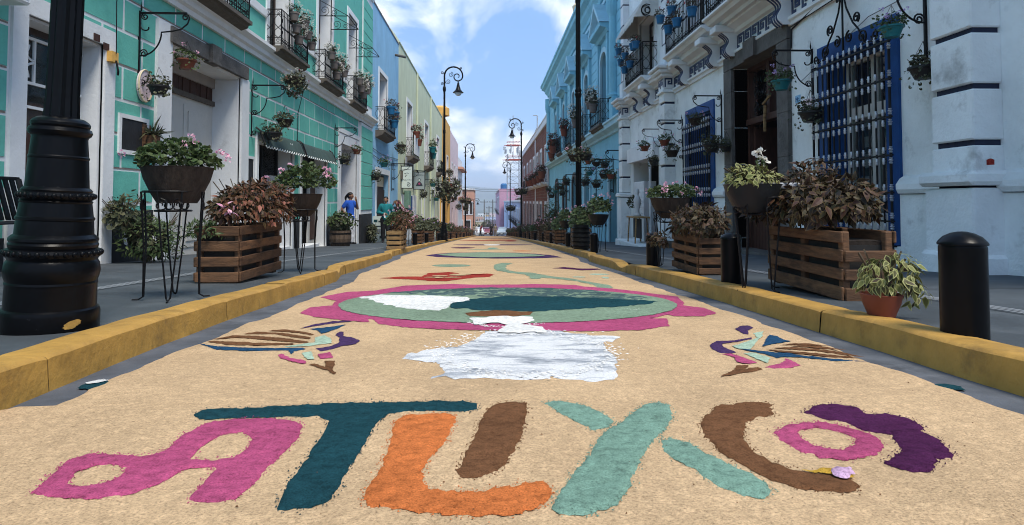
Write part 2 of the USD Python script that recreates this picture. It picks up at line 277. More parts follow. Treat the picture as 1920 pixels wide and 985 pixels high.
for s, kf, wall, side in ((-1, kl, -5.2, 'left'), (1, kr, 5.4, 'right')):
    x0 = kf(yk) + s * 0.143
    cols = [(x0, sz(yk) - 0.006), (x0 + (s * 2.4 - x0) * 0.5, sz(yk) - 0.004), (s * 2.4 + 0 * yk, sz(yk) - 0.003), (s * 3.3 + 0 * yk, sz(yk)), (wall + 0 * yk, sz(yk) + 0.004)][::s]
    w = obj('sidewalk', strip(yk, cols), M['sidewalk'], label=f'dark grey {side} sidewalk between kerb and house fronts', cat='sidewalk', kind='structure')
    for k in range(3):
        y2 = np.linspace(-3, 26, 60); xg = s * (2.16 + 0.062 * np.clip(y2, 0, 5.5) * (1 if s < 0 else 0.35)) + s * 0.036 * k
        obj('groove_line', strip(y2, [(xg, sz(y2) + 0.004), (xg + 0.014, sz(y2) + 0.004)]), M['groove'], w)
    for ya in np.arange(1.2, 26, 2.4):
        y2 = np.array([ya, ya + 0.012]); obj('slab_joint', strip(y2, [(s * 1.75 + 0 * y2, sz(y2) + 0.0022), (s * 4.3 + 0 * y2, sz(y2) + 0.0042)][::s]), M['black_paint'], w)
    for (ya, yb, xa, xb) in ((9.0, 9.06, 2.5, 3.9), (14.2, 14.28, 2.2, 3.6)):
        y2 = np.array([ya, yb]); obj('joint_line', strip(y2, [(s * xa + 0 * y2, sz(y2) + 0.0045), (s * xb + 0 * y2, sz(y2) + 0.0045)][::s]), M['groove'], w)

# ================================================================ the sand and sawdust carpet
def sawdust(name, col, var=0.35, fine=330.0, stretch=(1, 1, 1), dark=0.35, clump=0.55):
    c = np.array(col)
    M[name] = mat_nodes(name, {
        'tc': ('texture_coordinate', {}), 'mp': ('mapping', {'scale': stretch}),
        'n1': ('noise_texture', {'scale': 3.2, 'detail': 6.0, 'roughness': 0.65}), 'r1': ('rgb_ramp', {'ramp': [(0.3, tuple(c * (1 - var * 0.45))), (0.7, tuple(c * (1 + var * 0.4)))]}),
        'n2': ('noise_texture', {'scale': fine, 'detail': 3.0, 'roughness': 0.75}), 'r2': ('rgb_ramp', {'ramp': [(0.30, (dark,) * 3), (0.46, (0.92,) * 3), (0.6, (1.1,) * 3), (0.75, (1.35,) * 3)]}),
        'm': ('mix', {'mix_type': 'multiply', 'fac': 1.0}), 'n4': ('noise_texture', {'scale': 46.0, 'detail': 5.0, 'roughness': 0.75}), 'r4': ('rgb_ramp', {'ramp': [(0.30, (clump,) * 3), (0.48, (0.96,) * 3), (0.68, (1.22,) * 3)]}), 'm4': ('mix', {'mix_type': 'multiply', 'fac': 1.0}),
        'n3': ('noise_texture', {'scale': fine * 0.9, 'detail': 4.0, 'roughness': 0.7}),
        'b': ('bump', {'strength': 0.75, 'distance': 0.006}),
        'p': ('principled_bsdf', {'roughness': 1.0, 'specular_ior_level': 0.05})},
        [('tc.object', 'mp.vector'), ('mp.vector', 'n1.vector'), ('n1.fac', 'r1.fac'), ('mp.vector', 'n2.vector'), ('n2.fac', 'r2.fac'), ('r1.color', 'm.color1'), ('r2.color', 'm.color2'), ('mp.vector', 'n3.vector'), ('n3.fac', 'b.height'), ('b.normal', 'p.normal'), ('mp.vector', 'n4.vector'), ('n4.fac', 'r4.fac'), ('m.color', 'm4.color1'), ('r4.color', 'm4.color2'), ('m4.color', 'p.base_color')], surface='p.BSDF')
sawdust('sand', (0.53, 0.368, 0.215), var=0.30, fine=210, dark=0.48, clump=0.86)
sawdust('saw_pink', (0.42, 0.078, 0.175)); sawdust('saw_navy', (0.013, 0.055, 0.068)); sawdust('saw_orange', (0.58, 0.17, 0.05)); sawdust('saw_brown', (0.16, 0.075, 0.036))
sawdust('saw_green', (0.19, 0.32, 0.25)); sawdust('saw_plum', (0.075, 0.018, 0.065)); sawdust('saw_white', (0.74, 0.73, 0.70), dark=0.7); sawdust('saw_grey', (0.30, 0.33, 0.37)); sawdust('saw_purple', (0.065, 0.035, 0.10))
sawdust('saw_dusk', (0.07, 0.115, 0.115)); sawdust('saw_mint', (0.38, 0.50, 0.38)); sawdust('saw_red', (0.32, 0.04, 0.03)); sawdust('saw_blue', (0.02, 0.065, 0.13)); sawdust('saw_yellow', (0.55, 0.33, 0.05)); sawdust('saw_lilac', (0.62, 0.40, 0.58)); sawdust('saw_sage', (0.21, 0.29, 0.205))
carpet = thing('sand_carpet', 'long carpet of sand and dyed sawdust laid on the street between yellow kerbs', 'sand carpet')
ysand = np.unique(np.r_[np.arange(0.25, 2.2, 0.012), np.arange(2.2, 5.5, 0.03), np.geomspace(5.5, 86, 70)])
nx = 200
eL = kl(ysand) + 0.10 + 0.055 * np.clip((ysand - 1.3) / 2, 0, 1) + 0.03 * (meshkit.fbm(np.c_[ysand * 5, ysand * 0, ysand * 0], 4, 11) - 0.5) * 2
eR = kr(ysand) - 0.14 - 0.03 * (meshkit.fbm(np.c_[ysand * 5, ysand * 0 + 9, ysand * 0], 4, 12) - 0.5) * 2
eL = np.where(ysand < 1.55, -1.19, eL)
tx = np.linspace(0, 1, nx); SX = eL[:, None] * (1 - tx) + eR[:, None] * tx; SYY = np.broadcast_to(ysand[:, None], SX.shape)
edge = np.clip(np.minimum(tx, 1 - tx) / 0.02, 0, 1)
def sand_relief(x, y): return 0.004 * (meshkit.fbm(np.stack([x * 9, y * 9, x * 0], -1), 3, 21) - 0.5) + 0.0035 * (meshkit.fbm(np.stack([x * 60, y * 60, x * 0], -1), 2, 22) - 0.5)
SZ = gz(SYY) + 0.004 + edge[None] * (0.008 + np.clip(sand_relief(SX, SYY), -0.006, 0.0035) * (SYY < 9))
idx = np.arange(SX.size).reshape(SX.shape)
q = np.stack([idx[:-1, :-1], idx[:-1, 1:], idx[1:, 1:], idx[1:, :-1]], -1).reshape(-1, 4)
obj('sand_bed', (np.c_[SX.ravel(), SYY.ravel(), SZ.ravel()], q), M['sand'], carpet, kind='stuff', smooth=True)
rg = np.random.default_rng(7)
SH = 0.012
def outline(pts, closed=True):
    """Photograph points -> polygon on the street, with a crumbly edge."""
    g = np.array([ong(px, py, SH)[:2] for px, py in pts])
    return Polygon(g).buffer(0)
def crumble(poly, amp, seed):
    out = []
    for g in getattr(poly, 'geoms', [poly]):
        def ringf(r):
            L = r.length; n = max(12, int(L / max(amp * 0.8, 0.004))); t = np.arange(n) / n
            p = np.array([r.interpolate(x, normalized=True).coords[0] for x in t])
            k = (meshkit.fbm(np.c_[p * [1, 0.45] / (amp * 1.5), np.full(n, seed)], 3, seed) - 0.5) * 1.5 * amp
            k2 = (meshkit.fbm(np.c_[p / (amp * 1.2) + 31, np.full(n, seed)], 3, seed + 1) - 0.5) * 2 * amp
            return p + np.c_[k, k2 * 1.5]
        out.append(Polygon(ringf(g.exterior), [ringf(i) for i in g.interiors]).buffer(0))
    return unary_union(out)
def pile(poly, name, material, h=0.004, amp=0.010, parent=None, lift=0.0, seed=None, label=None):
    """A low pile of dyed sawdust over an outline."""
    seed = seed or int(rg.integers(1, 9999)); poly = crumble(poly, amp, seed) if amp else poly
    yc = poly.centroid.y; step = float(np.clip(0.0058 * max(yc, 1.0) ** 1.35, 0.0075, 0.4)); b = B()
    for g in getattr(poly, 'geoms', [poly]):
        if g.is_empty or g.area < 1e-5: continue
        x0, y0, x1, y1 = g.bounds; ring = []
        gx, gy = np.meshgrid(np.arange(x0, x1, step), np.arange(y0, y1, step)); P = np.c_[gx.ravel(), gy.ravel()] + rg.normal(0, step * 0.2, (gx.size, 2))
        inner = g.buffer(-step * 0.4)
        if not inner.is_empty: P = P[shapely.contains_xy(inner, P[:, 0], P[:, 1])]
        else: P = P[:0]
        for r in [g.exterior, *g.interiors]:
            n = max(8, int(r.length / max(step * 0.4, 0.005))); ring.append(np.array([r.interpolate(i / n, normalized=True).coords[0] for i in range(n)]))
        ring = np.vstack(ring); A = np.vstack([ring, P]); d = Delaunay(A); T = d.simplices; c = A[T].mean(1); T = T[shapely.contains_xy(g, c[:, 0], c[:, 1])]
        a, bb, cc = A[T[:, 0]], A[T[:, 1]], A[T[:, 2]]; ar = (bb[:, 0] - a[:, 0]) * (cc[:, 1] - a[:, 1]) - (bb[:, 1] - a[:, 1]) * (cc[:, 0] - a[:, 0])
        T = np.where((ar < 0)[:, None], T[:, ::-1], T)
        zt = np.full(len(A), h); zt[:len(ring)] = 0.0004 if yc < 3.2 else 0.002
        zt[len(ring):] += 0.006 * (meshkit.fbm(np.c_[P * 38, P[:, :1] * 0], 3, 5) - 0.5) * (1 if yc < 8 else 0)
        b.add(np.c_[A, gz(A[:, 1]) + 0.012 + lift + zt], T)
    if b.n: return obj(name, b, material, parent or carpet, label=label, smooth=True)
# --- the word in the foreground
def stroke(pts, w): # centre line with half widths, in photograph points
    return pts
LET = [
 ('saw_pink', 'pink sawdust letter with two round counters', [(60, 925), (90, 895), (128, 865), (165, 850), (212, 853), (275, 858), (310, 845), (345, 815), (385, 795), (440, 786), (505, 785), (555, 790), (566, 800), (558, 822), (535, 848), (500, 880), (470, 915), (440, 938), (395, 944), (350, 940), (372, 915), (408, 876), (345, 880), (300, 908), (245, 928), (170, 937), (95, 932)],
  [[(355, 862), (385, 832), (420, 814), (455, 811), (472, 822), (465, 842), (440, 858), (400, 864)], [(128, 908), (140, 888), (170, 876), (208, 871), (235, 877), (225, 893), (190, 908), (150, 914)]]),
 ('saw_navy', 'dark blue green sawdust letter with a long top bar', [(362, 778), (385, 768), (520, 763), (640, 756), (760, 754), (870, 753), (897, 757), (897, 768), (870, 773), (770, 771), (730, 776), (705, 795), (685, 830), (660, 870), (635, 915), (610, 945), (570, 957), (520, 955), (522, 940), (545, 900), (575, 860), (605, 815), (618, 790), (600, 783), (540, 782), (440, 785), (375, 786)], []),
 ('saw_orange', 'orange sawdust letter shaped like a hook', [(740, 790), (760, 780), (800, 776), (845, 776), (856, 782), (850, 805), (830, 835), (805, 862), (790, 885), (792, 905), (810, 918), (850, 922), (900, 922), (950, 915), (990, 905), (1020, 905), (1035, 918), (1028, 940), (1000, 958), (950, 966), (880, 968), (800, 963), (740, 955), (690, 951), (681, 940), (690, 915), (715, 875), (730, 835)], []),
 ('saw_brown', 'brown sawdust stroke standing inside the orange hook', [(915, 768), (930, 758), (960, 754), (985, 756), (988, 775), (980, 810), (965, 845), (945, 875), (920, 890), (890, 897), (860, 895), (855, 885), (870, 855), (888, 820), (900, 790)], []),
 ('saw_green', 'grey green sawdust stroke rising to the right', [(1185, 775), (1205, 760), (1235, 755), (1258, 762), (1260, 785), (1245, 810), (1215, 838), (1195, 875), (1180, 915), (1155, 948), (1110, 965), (1060, 967), (1035, 957), (1045, 930), (1075, 890), (1100, 860), (1120, 830), (1130, 812), (1160, 795)], []),
 ('saw_green', 'short grey green sawdust stroke slanting down from upper left', [(1020, 756), (1045, 752), (1085, 758), (1125, 772), (1152, 791), (1140, 803), (1110, 808), (1080, 790), (1045, 772)], []),
 ('saw_green', 'grey green sawdust bar slanting down towards the lower right', [(1240, 828), (1255, 821), (1290, 832), (1325, 850), (1360, 868), (1400, 885), (1440, 908), (1447, 925), (1430, 936), (1390, 930), (1345, 912), (1300, 880), (1265, 862), (1243, 845)], []),
 ('saw_brown', 'brown sawdust letter curved like a c', [(1312, 800), (1320, 780), (1345, 762), (1400, 755), (1445, 757), (1452, 780), (1420, 783), (1398, 798), (1395, 822), (1415, 848), (1450, 868), (1490, 883), (1545, 890), (1595, 900), (1612, 912), (1595, 924), (1540, 922), (1490, 915), (1440, 898), (1390, 872), (1345, 845), (1320, 822)], []),
 ('saw_pink', 'pink sawdust ring with a sandy centre', [(1452, 812), (1470, 798), (1510, 792), (1560, 795), (1610, 806), (1645, 822), (1658, 838), (1640, 855), (1590, 863), (1535, 858), (1490, 843), (1465, 828)],
  [[(1497, 808), (1530, 803), (1575, 810), (1602, 823), (1603, 838), (1570, 845), (1525, 836), (1500, 822)]]),
 ('saw_plum', 'dark plum sawdust petals above the pink ring', [(1507, 775), (1525, 762), (1565, 757), (1600, 762), (1625, 778), (1660, 776), (1700, 783), (1733, 802), (1718, 814), (1670, 815), (1620, 808), (1585, 792), (1545, 786)], []),
 ('saw_plum', 'dark plum sawdust petal right of the pink ring', [(1664, 806), (1720, 806), (1762, 824), (1792, 858), (1758, 861), (1700, 856), (1682, 832)], []),
 ('saw_plum', 'small dark plum sawdust petal below the others', [(1655, 869), (1690, 846), (1752, 854), (1754, 868), (1746, 886), (1708, 886)], [])]
for m_, lab, ex, holes in LET:
    p = outline(ex)
    for hpts in holes: p = p.difference(outline(hpts))
    p = p.buffer(0.012).buffer(-0.012).buffer(-0.006).buffer(0.006)
    o_ = pile(p, 'letter', M[m_], h=0.0035, amp=0.0065, label=lab); b = B()
    for g in getattr(p, 'geoms', [p]):
        for ring_ in [g.exterior, *g.interiors]:
            for k in range(int(ring_.length * 300)):
                q = ring_.interpolate(rg.random(), normalized=True); d = rg.normal(0, 0.0048, 2); x, y = q.x + d[0], q.y + d[1] * 1.6; r = rg.uniform(0.0008, 0.0022)
                v = np.array([(1, 0, 0), (-0.6, 0.8, 0), (-0.6, -0.8, 0), (0, 0, 1)]) * r * rg.uniform(0.6, 1.5, (4, 1)) + (x, y, gz(y) + 0.0135); b.add(v, [[0, 1, 3], [1, 2, 3], [2, 0, 3]])
    obj('loose_grains', b, M[m_], o_, kind='stuff')
pile(outline([(1505, 888), (1560, 882), (1600, 895), (1590, 901), (1545, 893)]), 'letter_trim', M['saw_yellow'], lift=0.0035, amp=0.008)
pile(outline([(1560, 884), (1595, 884), (1605, 898), (1590, 908), (1562, 898)]), 'letter_trim', M['saw_lilac'], lift=0.007, amp=0.008)
# --- the large flower medallion
def ell(cx, cy, rx, ry, n=60): a = np.arange(n) * 2 * np.pi / n; return [(cx + rx * math.cos(t), cy + ry * math.sin(t)) for t in a]
rim = unary_union([outline(ell(952, 574, 330, 40)), outline([(562, 588), (580, 577), (640, 572), (700, 580), (690, 605), (640, 601), (590, 595)]), outline([(600, 558), (650, 548), (720, 545), (720, 562), (640, 567)]),
    outline([(700, 546), (760, 536), (850, 533), (930, 536), (930, 548), (800, 552)]), outline([(930, 535), (1000, 533), (1080, 535), (1130, 545), (1100, 556), (950, 550)]), outline([(1110, 545), (1200, 548), (1270, 557), (1285, 570), (1230, 575), (1120, 560)]),
    outline([(1250, 570), (1320, 578), (1345, 588), (1320, 594), (1265, 594), (1230, 585)]), outline([(1080, 605), (1150, 598), (1250, 598), (1255, 612), (1200, 620), (1100, 622)]), outline([(700, 600), (760, 600), (870, 610), (960, 612), (1100, 608), (1100, 622), (960, 621), (860, 619), (760, 615), (710, 608)])])
pile(rim, 'flower_rim', M['saw_pink'], h=0.0035, amp=0.012, label='pink scalloped rim of the large flower')
pile(outline(ell(952, 575, 318, 33)), 'flower_field', M['saw_sage'], lift=0.004, amp=0.012, label='green oval field of the large flower')
pile(outline([(720, 551), (800, 545), (900, 541), (1010, 541), (1100, 545), (1170, 553), (1230, 561), (1190, 566), (1060, 562), (940, 560), (820, 556)]), 'flower_band', M['saw_dusk'], lift=0.0045, amp=0.03)
pile(outline([(675, 560), (720, 555), (800, 556), (875, 560), (895, 568), (840, 573), (842, 582), (820, 586), (770, 582), (720, 574)]), 'flower_patch', M['saw_white'], lift=0.006, amp=0.04, label='white patch inside the large flower')
pile(outline([(850, 571), (890, 563), (960, 558), (1060, 559), (1150, 563), (1238, 568), (1190, 576), (1090, 582), (1010, 587), (900, 585), (845, 580)]), 'flower_patch', M['saw_navy'], lift=0.0075, amp=0.035, label='dark blue patch inside the large flower')
pile(outline([(872, 590), (930, 585), (1000, 588), (995, 595), (920, 597), (880, 596)]), 'flower_patch', M['saw_brown'], lift=0.0085, amp=0.02)
pile(outline([(882, 600), (930, 595), (1002, 597), (998, 606), (975, 611), (1012, 616), (1030, 626), (930, 628), (950, 613), (925, 607), (890, 611)]), 'flower_patch', M['saw_white'], lift=0.008, amp=0.035, h=0.003)
wf = outline([(742, 672), (800, 657), (880, 645), (905, 622), (960, 618), (1010, 614), (1060, 624), (1130, 630), (1160, 632), (1128, 645), (1150, 670), (1163, 695), (1140, 715), (1080, 712), (980, 712), (880, 710), (800, 708), (840, 700), (815, 678), (770, 675)])
M['saw_water'] = mat_nodes('saw_water', {'tc': ('texture_coordinate', {}), 'mp': ('mapping', {'scale': (0.9, 2.4, 1.0), 'rotation': (0.0, 0.0, 0.5)}), 'n': ('noise_texture', {'scale': 4.2, 'detail': 8.0, 'roughness': 0.72, 'distortion': 0.4}), 'r': ('rgb_ramp', {'ramp': [(0.35, (0.20, 0.22, 0.24)), (0.45, (0.40, 0.42, 0.45)), (0.53, (0.70, 0.70, 0.70)), (1, (0.80, 0.80, 0.79))]}),
    'n2': ('noise_texture', {'scale': 240.0, 'detail': 3.0, 'roughness': 0.75}), 'r2': ('rgb_ramp', {'ramp': [(0.32, (0.55,) * 3), (0.5, (1.0,) * 3)]}), 'm': ('mix', {'mix_type': 'multiply', 'fac': 1.0}), 'b': ('bump', {'strength': 0.7, 'distance': 0.006}), 'p': ('principled_bsdf', {'roughness': 1.0, 'specular_ior_level': 0.05})},
    [('tc.object', 'mp.vector'), ('mp.vector', 'n.vector'), ('n.fac', 'r.fac'), ('tc.object', 'n2.vector'), ('n2.fac', 'r2.fac'), ('r.color', 'm.color1'), ('r2.color', 'm.color2'), ('n2.fac', 'b.height'), ('b.normal', 'p.normal'), ('m.color', 'p.base_color')], surface='p.BSDF')
pile(wf, 'waterfall', M['saw_water'], h=0.004, amp=0.03, label='white and grey sand waterfall pouring from the flower')
b = B()
for (cx, cy, rx_, ry_, n_) in ((785, 571, 105, 13, 380), (1060, 580, 150, 6, 520), (945, 606, 66, 9, 220), (985, 666, 168, 42, 700)):
    for k in range(n_):
        a = rg.uniform(0, 6.28); q = rg.normal(0.95, 0.10); g = ong(cx + rx_ * q * math.cos(a), cy + ry_ * q * math.sin(a), SH); r = rg.uniform(0.0015, 0.0042); ex = rg.uniform(1, 2.4)
        b.add(np.array([(r * ex, 0, 0), (0, r, 0), (-r * ex, 0, 0), (0, -r, 0), (0, 0, 0.002)]) + (g[0], g[1], gz(g[1]) + 0.0178), [[0, 1, 4], [1, 2, 4], [2, 3, 4], [3, 0, 4]])
obj('white_spray', b, M['saw_white'], carpet, kind='stuff')
# --- the two birds
def bird(parts, label, flip):
    for m_, pts in parts: pile(outline(pts), 'bird_feather' if m_ == 'saw_brown' else 'bird_piece', M[m_], amp=0.006, h=0.003, lift=0.0015)
T3 = lambda L: [(350 + x * 350 / 1920, 590 + y * 130 / 713) for x, y in L]
T4 = lambda L: [(1300 + x * 360 / 1920, 590 + y * 130 / 693) for x, y in L]
bird([('saw_blue', T3([(100, 295), (300, 330), (600, 345), (900, 350), (1200, 345), (1220, 360), (1100, 385), (1090, 415), (1060, 400), (1050, 375), (900, 375), (600, 378), (300, 365)])),
 ('saw_brown', T3([(205, 280), (300, 275), (700, 295), (1100, 300), (1100, 312), (700, 322), (400, 315)])), ('saw_brown', T3([(240, 262), (480, 220), (700, 222), (1000, 245), (1260, 285), (1240, 302), (1100, 290), (800, 262), (520, 240)])),
 ('saw_brown', T3([(580, 205), (720, 180), (1000, 195), (1280, 238), (1260, 255), (1150, 245), (900, 205)])), ('saw_brown', T3([(830, 172), (1000, 155), (1200, 180), (1310, 205), (1290, 220), (1150, 190)])),
 ('saw_purple', T3([(1160, 150), (1300, 105), (1500, 75), (1780, 60), (1600, 85), (1400, 110)])), ('saw_blue', T3([(1250, 152), (1450, 135), (1640, 105), (1550, 150), (1390, 200), (1340, 165)])),
 ('saw_mint', T3([(1320, 240), (1420, 215), (1490, 255), (1490, 300), (1380, 310), (1250, 330), (1000, 335), (1200, 305), (1320, 290)])), ('saw_purple', T3([(1525, 215), (1570, 180), (1615, 180), (1610, 225), (1700, 240), (1790, 270), (1740, 310), (1600, 325), (1500, 360), (1380, 385), (1320, 355), (1480, 330), (1570, 295), (1570, 240)])),
 ('saw_pink', T3([(940, 420), (980, 405), (1050, 445), (1240, 485), (1210, 512), (1050, 480), (960, 450)])), ('saw_mint', T3([(1180, 400), (1280, 380), (1310, 465), (1240, 465)])), ('saw_pink', T3([(1350, 410), (1480, 390), (1505, 450), (1370, 460)])),
 ('saw_brown', T3([(1260, 515), (1320, 510), (1430, 545), (1430, 500), (1410, 485), (1525, 480), (1515, 530), (1500, 570), (1535, 610), (1500, 620), (1470, 585), (1340, 545)]))], '', 1)
bird([('saw_purple', T4([(415, 145), (470, 120), (540, 110), (605, 135), (550, 160), (550, 205), (500, 195)])), ('saw_purple', T4([(160, 310), (230, 270), (400, 262), (590, 232), (580, 250), (420, 280), (290, 295), (300, 330), (430, 380), (380, 390), (260, 390), (190, 350)])),
 ('saw_mint', T4([(390, 320), (480, 290), (580, 260), (640, 235), (600, 190), (700, 170), (690, 215), (620, 290), (570, 355), (450, 345)])), ('saw_blue', T4([(690, 325), (720, 260), (760, 205), (840, 220), (900, 255), (975, 270), (880, 285), (780, 300)])),
 ('saw_brown', T4([(840, 315), (1000, 290), (1200, 300), (1420, 325), (1200, 312), (1000, 305)])), ('saw_brown', T4([(780, 340), (1000, 330), (1300, 355), (1500, 385), (1730, 435), (1500, 410), (1200, 365), (950, 350)])), ('saw_brown', T4([(720, 352), (900, 365), (1200, 390), (1500, 420), (1660, 440), (1400, 435), (1100, 400), (850, 375)])), ('saw_brown', T4([(960, 318), (1150, 312), (1360, 335), (1540, 362), (1350, 350), (1150, 330)])),
 ('saw_blue', T4([(430, 340), (560, 355), (700, 372), (960, 395), (1200, 430), (1500, 455), (1750, 475), (1400, 470), (1100, 435), (900, 425), (830, 440), (740, 405)])), ('saw_mint', T4([(500, 390), (600, 385), (770, 440), (740, 490), (640, 450)])),
 ('saw_pink', T4([(270, 398), (380, 395), (520, 440), (650, 485), (580, 498), (440, 480), (410, 430)])), ('saw_pink', T4([(720, 530), (850, 500), (910, 470), (920, 440), (980, 460), (1080, 515), (960, 540), (820, 550)])),
 ('saw_brown', T4([(270, 625), (400, 560), (430, 515), (560, 510), (520, 550), (640, 530), (700, 555), (600, 575), (480, 590), (350, 615)]))], '', -1)
# --- pieces further along the carpet (photograph points in the strip between the medallion and the far end)
T1 = lambda L: [(560 + x * 600 / 1920, 430 + y * 130 / 416) for x, y in L]
pile(outline(T1([(480, 295), (620, 285), (740, 285), (780, 265), (900, 258), (1000, 268), (1100, 265), (1185, 272), (1150, 285), (1050, 292), (980, 300), (880, 312), (780, 312), (700, 303), (600, 300)])), 'rose', M['saw_red'], amp=0.03, label='crimson rose drawn in sawdust')
for k in range(7):
    cx = 800 + 60 * rg.uniform(-1, 4); cy = rg.uniform(268, 305); pile(outline(T1(ell(cx, cy, rg.uniform(40, 90), rg.uniform(1.5, 3), 20))), 'rose_line', M['sand'], lift=0.008, amp=0.02, h=0.003)
pile(outline(T1([(1170, 235), (1175, 212), (1220, 203), (1290, 205), (1250, 215), (1240, 240), (1300, 256), (1400, 262), (1500, 280), (1640, 298), (1760, 320), (1850, 335), (1890, 350), (1850, 362), (1790, 358), (1770, 335), (1650, 310), (1520, 295), (1450, 292), (1440, 300), (1390, 300), (1370, 275), (1260, 262), (1190, 248)])), 'stem', M['saw_sage'], amp=0.03, label='pale green curling stem')
pile(outline(T1(ell(915, 219, 115, 8))), 'leaf_shape', M['saw_sage'], amp=0.03)
pile(outline(T1([(1520, 235), (1590, 228), (1640, 232), (1700, 238), (1790, 236), (1815, 243), (1700, 248), (1620, 240)])), 'twig', M['saw_plum'], amp=0.03)
for k, (cx, cy, w, h_) in enumerate(((1680, 288, 40, 3), (1800, 272, 60, 4), (1840, 292, 22, 5))): pile(outline(T1(ell(cx, cy, w, h_, 24))), 'twig_leaf', M['saw_mint'], amp=0.03)
pile(outline(T1([(760, 158), (800, 152), (900, 143), (1100, 138), (1300, 142), (1450, 150), (1530, 158), (1580, 170), (1450, 174), (1200, 177), (980, 172), (830, 167)])), 'far_flower_rim', M['saw_purple'], amp=0.05, label='dark rim of the second flower')
pile(outline(T1([(830, 156), (900, 148), (1100, 141), (1300, 146), (1430, 155), (1490, 163), (1300, 170), (1100, 172), (950, 167)])), 'far_flower_field', M['saw_sage'], amp=0.04, lift=0.008)
for m_, cx, cy, w, h_ in (('saw_plum', 985, 112, 70, 4), ('saw_green', 1165, 115, 32, 4), ('saw_orange', 1340, 131, 60, 2.5), ('saw_sage', 1120, 121, 120, 2), ('saw_purple', 1165, 94, 240, 3.2), ('saw_white', 1160, 95, 50, 3), ('saw_red', 1130, 69, 170, 2.2), ('saw_red', 1270, 70, 38, 4), ('saw_brown', 1120, 47, 130, 2), ('saw_plum', 1160, 54, 120, 1.4), ('saw_orange', 1220, 60, 100, 1.6)):
    pile(outline(T1(ell(cx, cy, w, h_, 40))), 'far_motif', M[m_], amp=0.06, lift=0.004 if m_ == 'saw_white' else 0.0)
# puddle-like blue blots beside the carpet edge
pile(outline([(145, 722), (165, 712), (205, 708), (217, 714), (200, 719), (165, 725)]), 'edge_blot', M['saw_navy'], amp=0.006, lift=-0.008)
pile(outline([(160, 716), (185, 711), (205, 711), (190, 715), (165, 719)]), 'edge_blot', M['saw_white'], amp=0.006, lift=-0.002)
pile(outline([(1735, 718), (1760, 715), (1800, 719), (1810, 727), (1780, 724)]), 'edge_blot', M['saw_navy'], amp=0.006, lift=-0.008)
# loose crumbs
b = B()
for k in range(260):
    y = 0.85 + rg.random() ** 1.5 * 4.5; x = rg.uniform(kl(y) + 0.2, kr(y) - 0.2); r = rg.uniform(0.0008, 0.0022)
    v = np.array([(1, 0, 0), (-1, 0, 0), (0, 1, 0), (0, -1, 0), (0, 0, 1)]) * r * rg.uniform(0.6, 1.6, (5, 1)) + (x, y, gz(y) + 0.014)
    b.add(v, [[0, 2, 4], [2, 1, 4], [1, 3, 4], [3, 0, 4]])
obj('crumbs', b, M['saw_brown'], carpet, kind='stuff')
# ================================================================ architecture helpers
def rect(y0, y1, z0, z1): return sbox(y0, z0, y1, z1)
def panel(name, side, X, poly, d0, d1, material, parent, **k):
    return obj(name, B().prism(poly, onwall(side, X), d0, d1), material, parent, **k)
def sweep(side, X, prof, y0, y1, ends=True):
    """A moulding: profile of (projection, z) run along the wall."""
    p = np.array(prof); sg = 1 if side == 'L' else -1; n = len(p)
    v = np.vstack([np.c_[X + sg * p[:, 0], np.full(n, y), p[:, 1]] for y in (y0, y1)]); j = np.arange(n - 1)
    f = [[a, a + 1, n + a + 1, n + a] for a in j]; b = B().add(v, f)
    pl = Polygon(p).buffer(0)
    for y in (y0, y1):
        for g in getattr(pl, 'geoms', [pl]):
            tv, tf = trimesh.creation.triangulate_polygon(g, engine='earcut'); b.add(np.c_[X + sg * tv[:, 0], np.full(len(tv), y), tv[:, 1]], tf)
    return b
def shell(t, side, X, y0, y1, z1, holes, material, depth=7.0, thick=0.42, name='wall', zlow=None):
    """Front wall with openings, and the house behind it."""
    zb = (gz(y1) - 0.35) if zlow is None else zlow
    poly = rect(y0, y1, zb, z1)
    for h in holes: poly = poly.difference(h)
    w = panel(name, side, X, poly, -thick, 0.0, material, t)
    sg = 1 if side == 'L' else -1; b = B(); xb = X - sg * depth; xi = X - sg * (thick + 0.004)
    b.box((xb, y0 + 0.003, zb), (xi, y0 + 0.25, z1 - 0.02)); b.box((xb, y1 - 0.25, zb), (xi, y1 - 0.003, z1 - 0.02)); b.box((xb - sg * 0.25, y0 + 0.003, zb), (xb, y1 - 0.003, z1 - 0.02))
    obj('side_wall', b, material, t)
    obj('roof', B().box((xb, y0 + 0.26, z1 - 0.75), (xi, y1 - 0.26, z1 - 0.45)), M['roof_tint'], t)
    return w
def frame_ring(y0, y1, z0, z1, w, bottom=False):
    return rect(y0 - w, y1 + w, z0 - (w if bottom else 0), z1 + w).difference(rect(y0, y1, z0 - (0 if bottom else 0.01), z1))
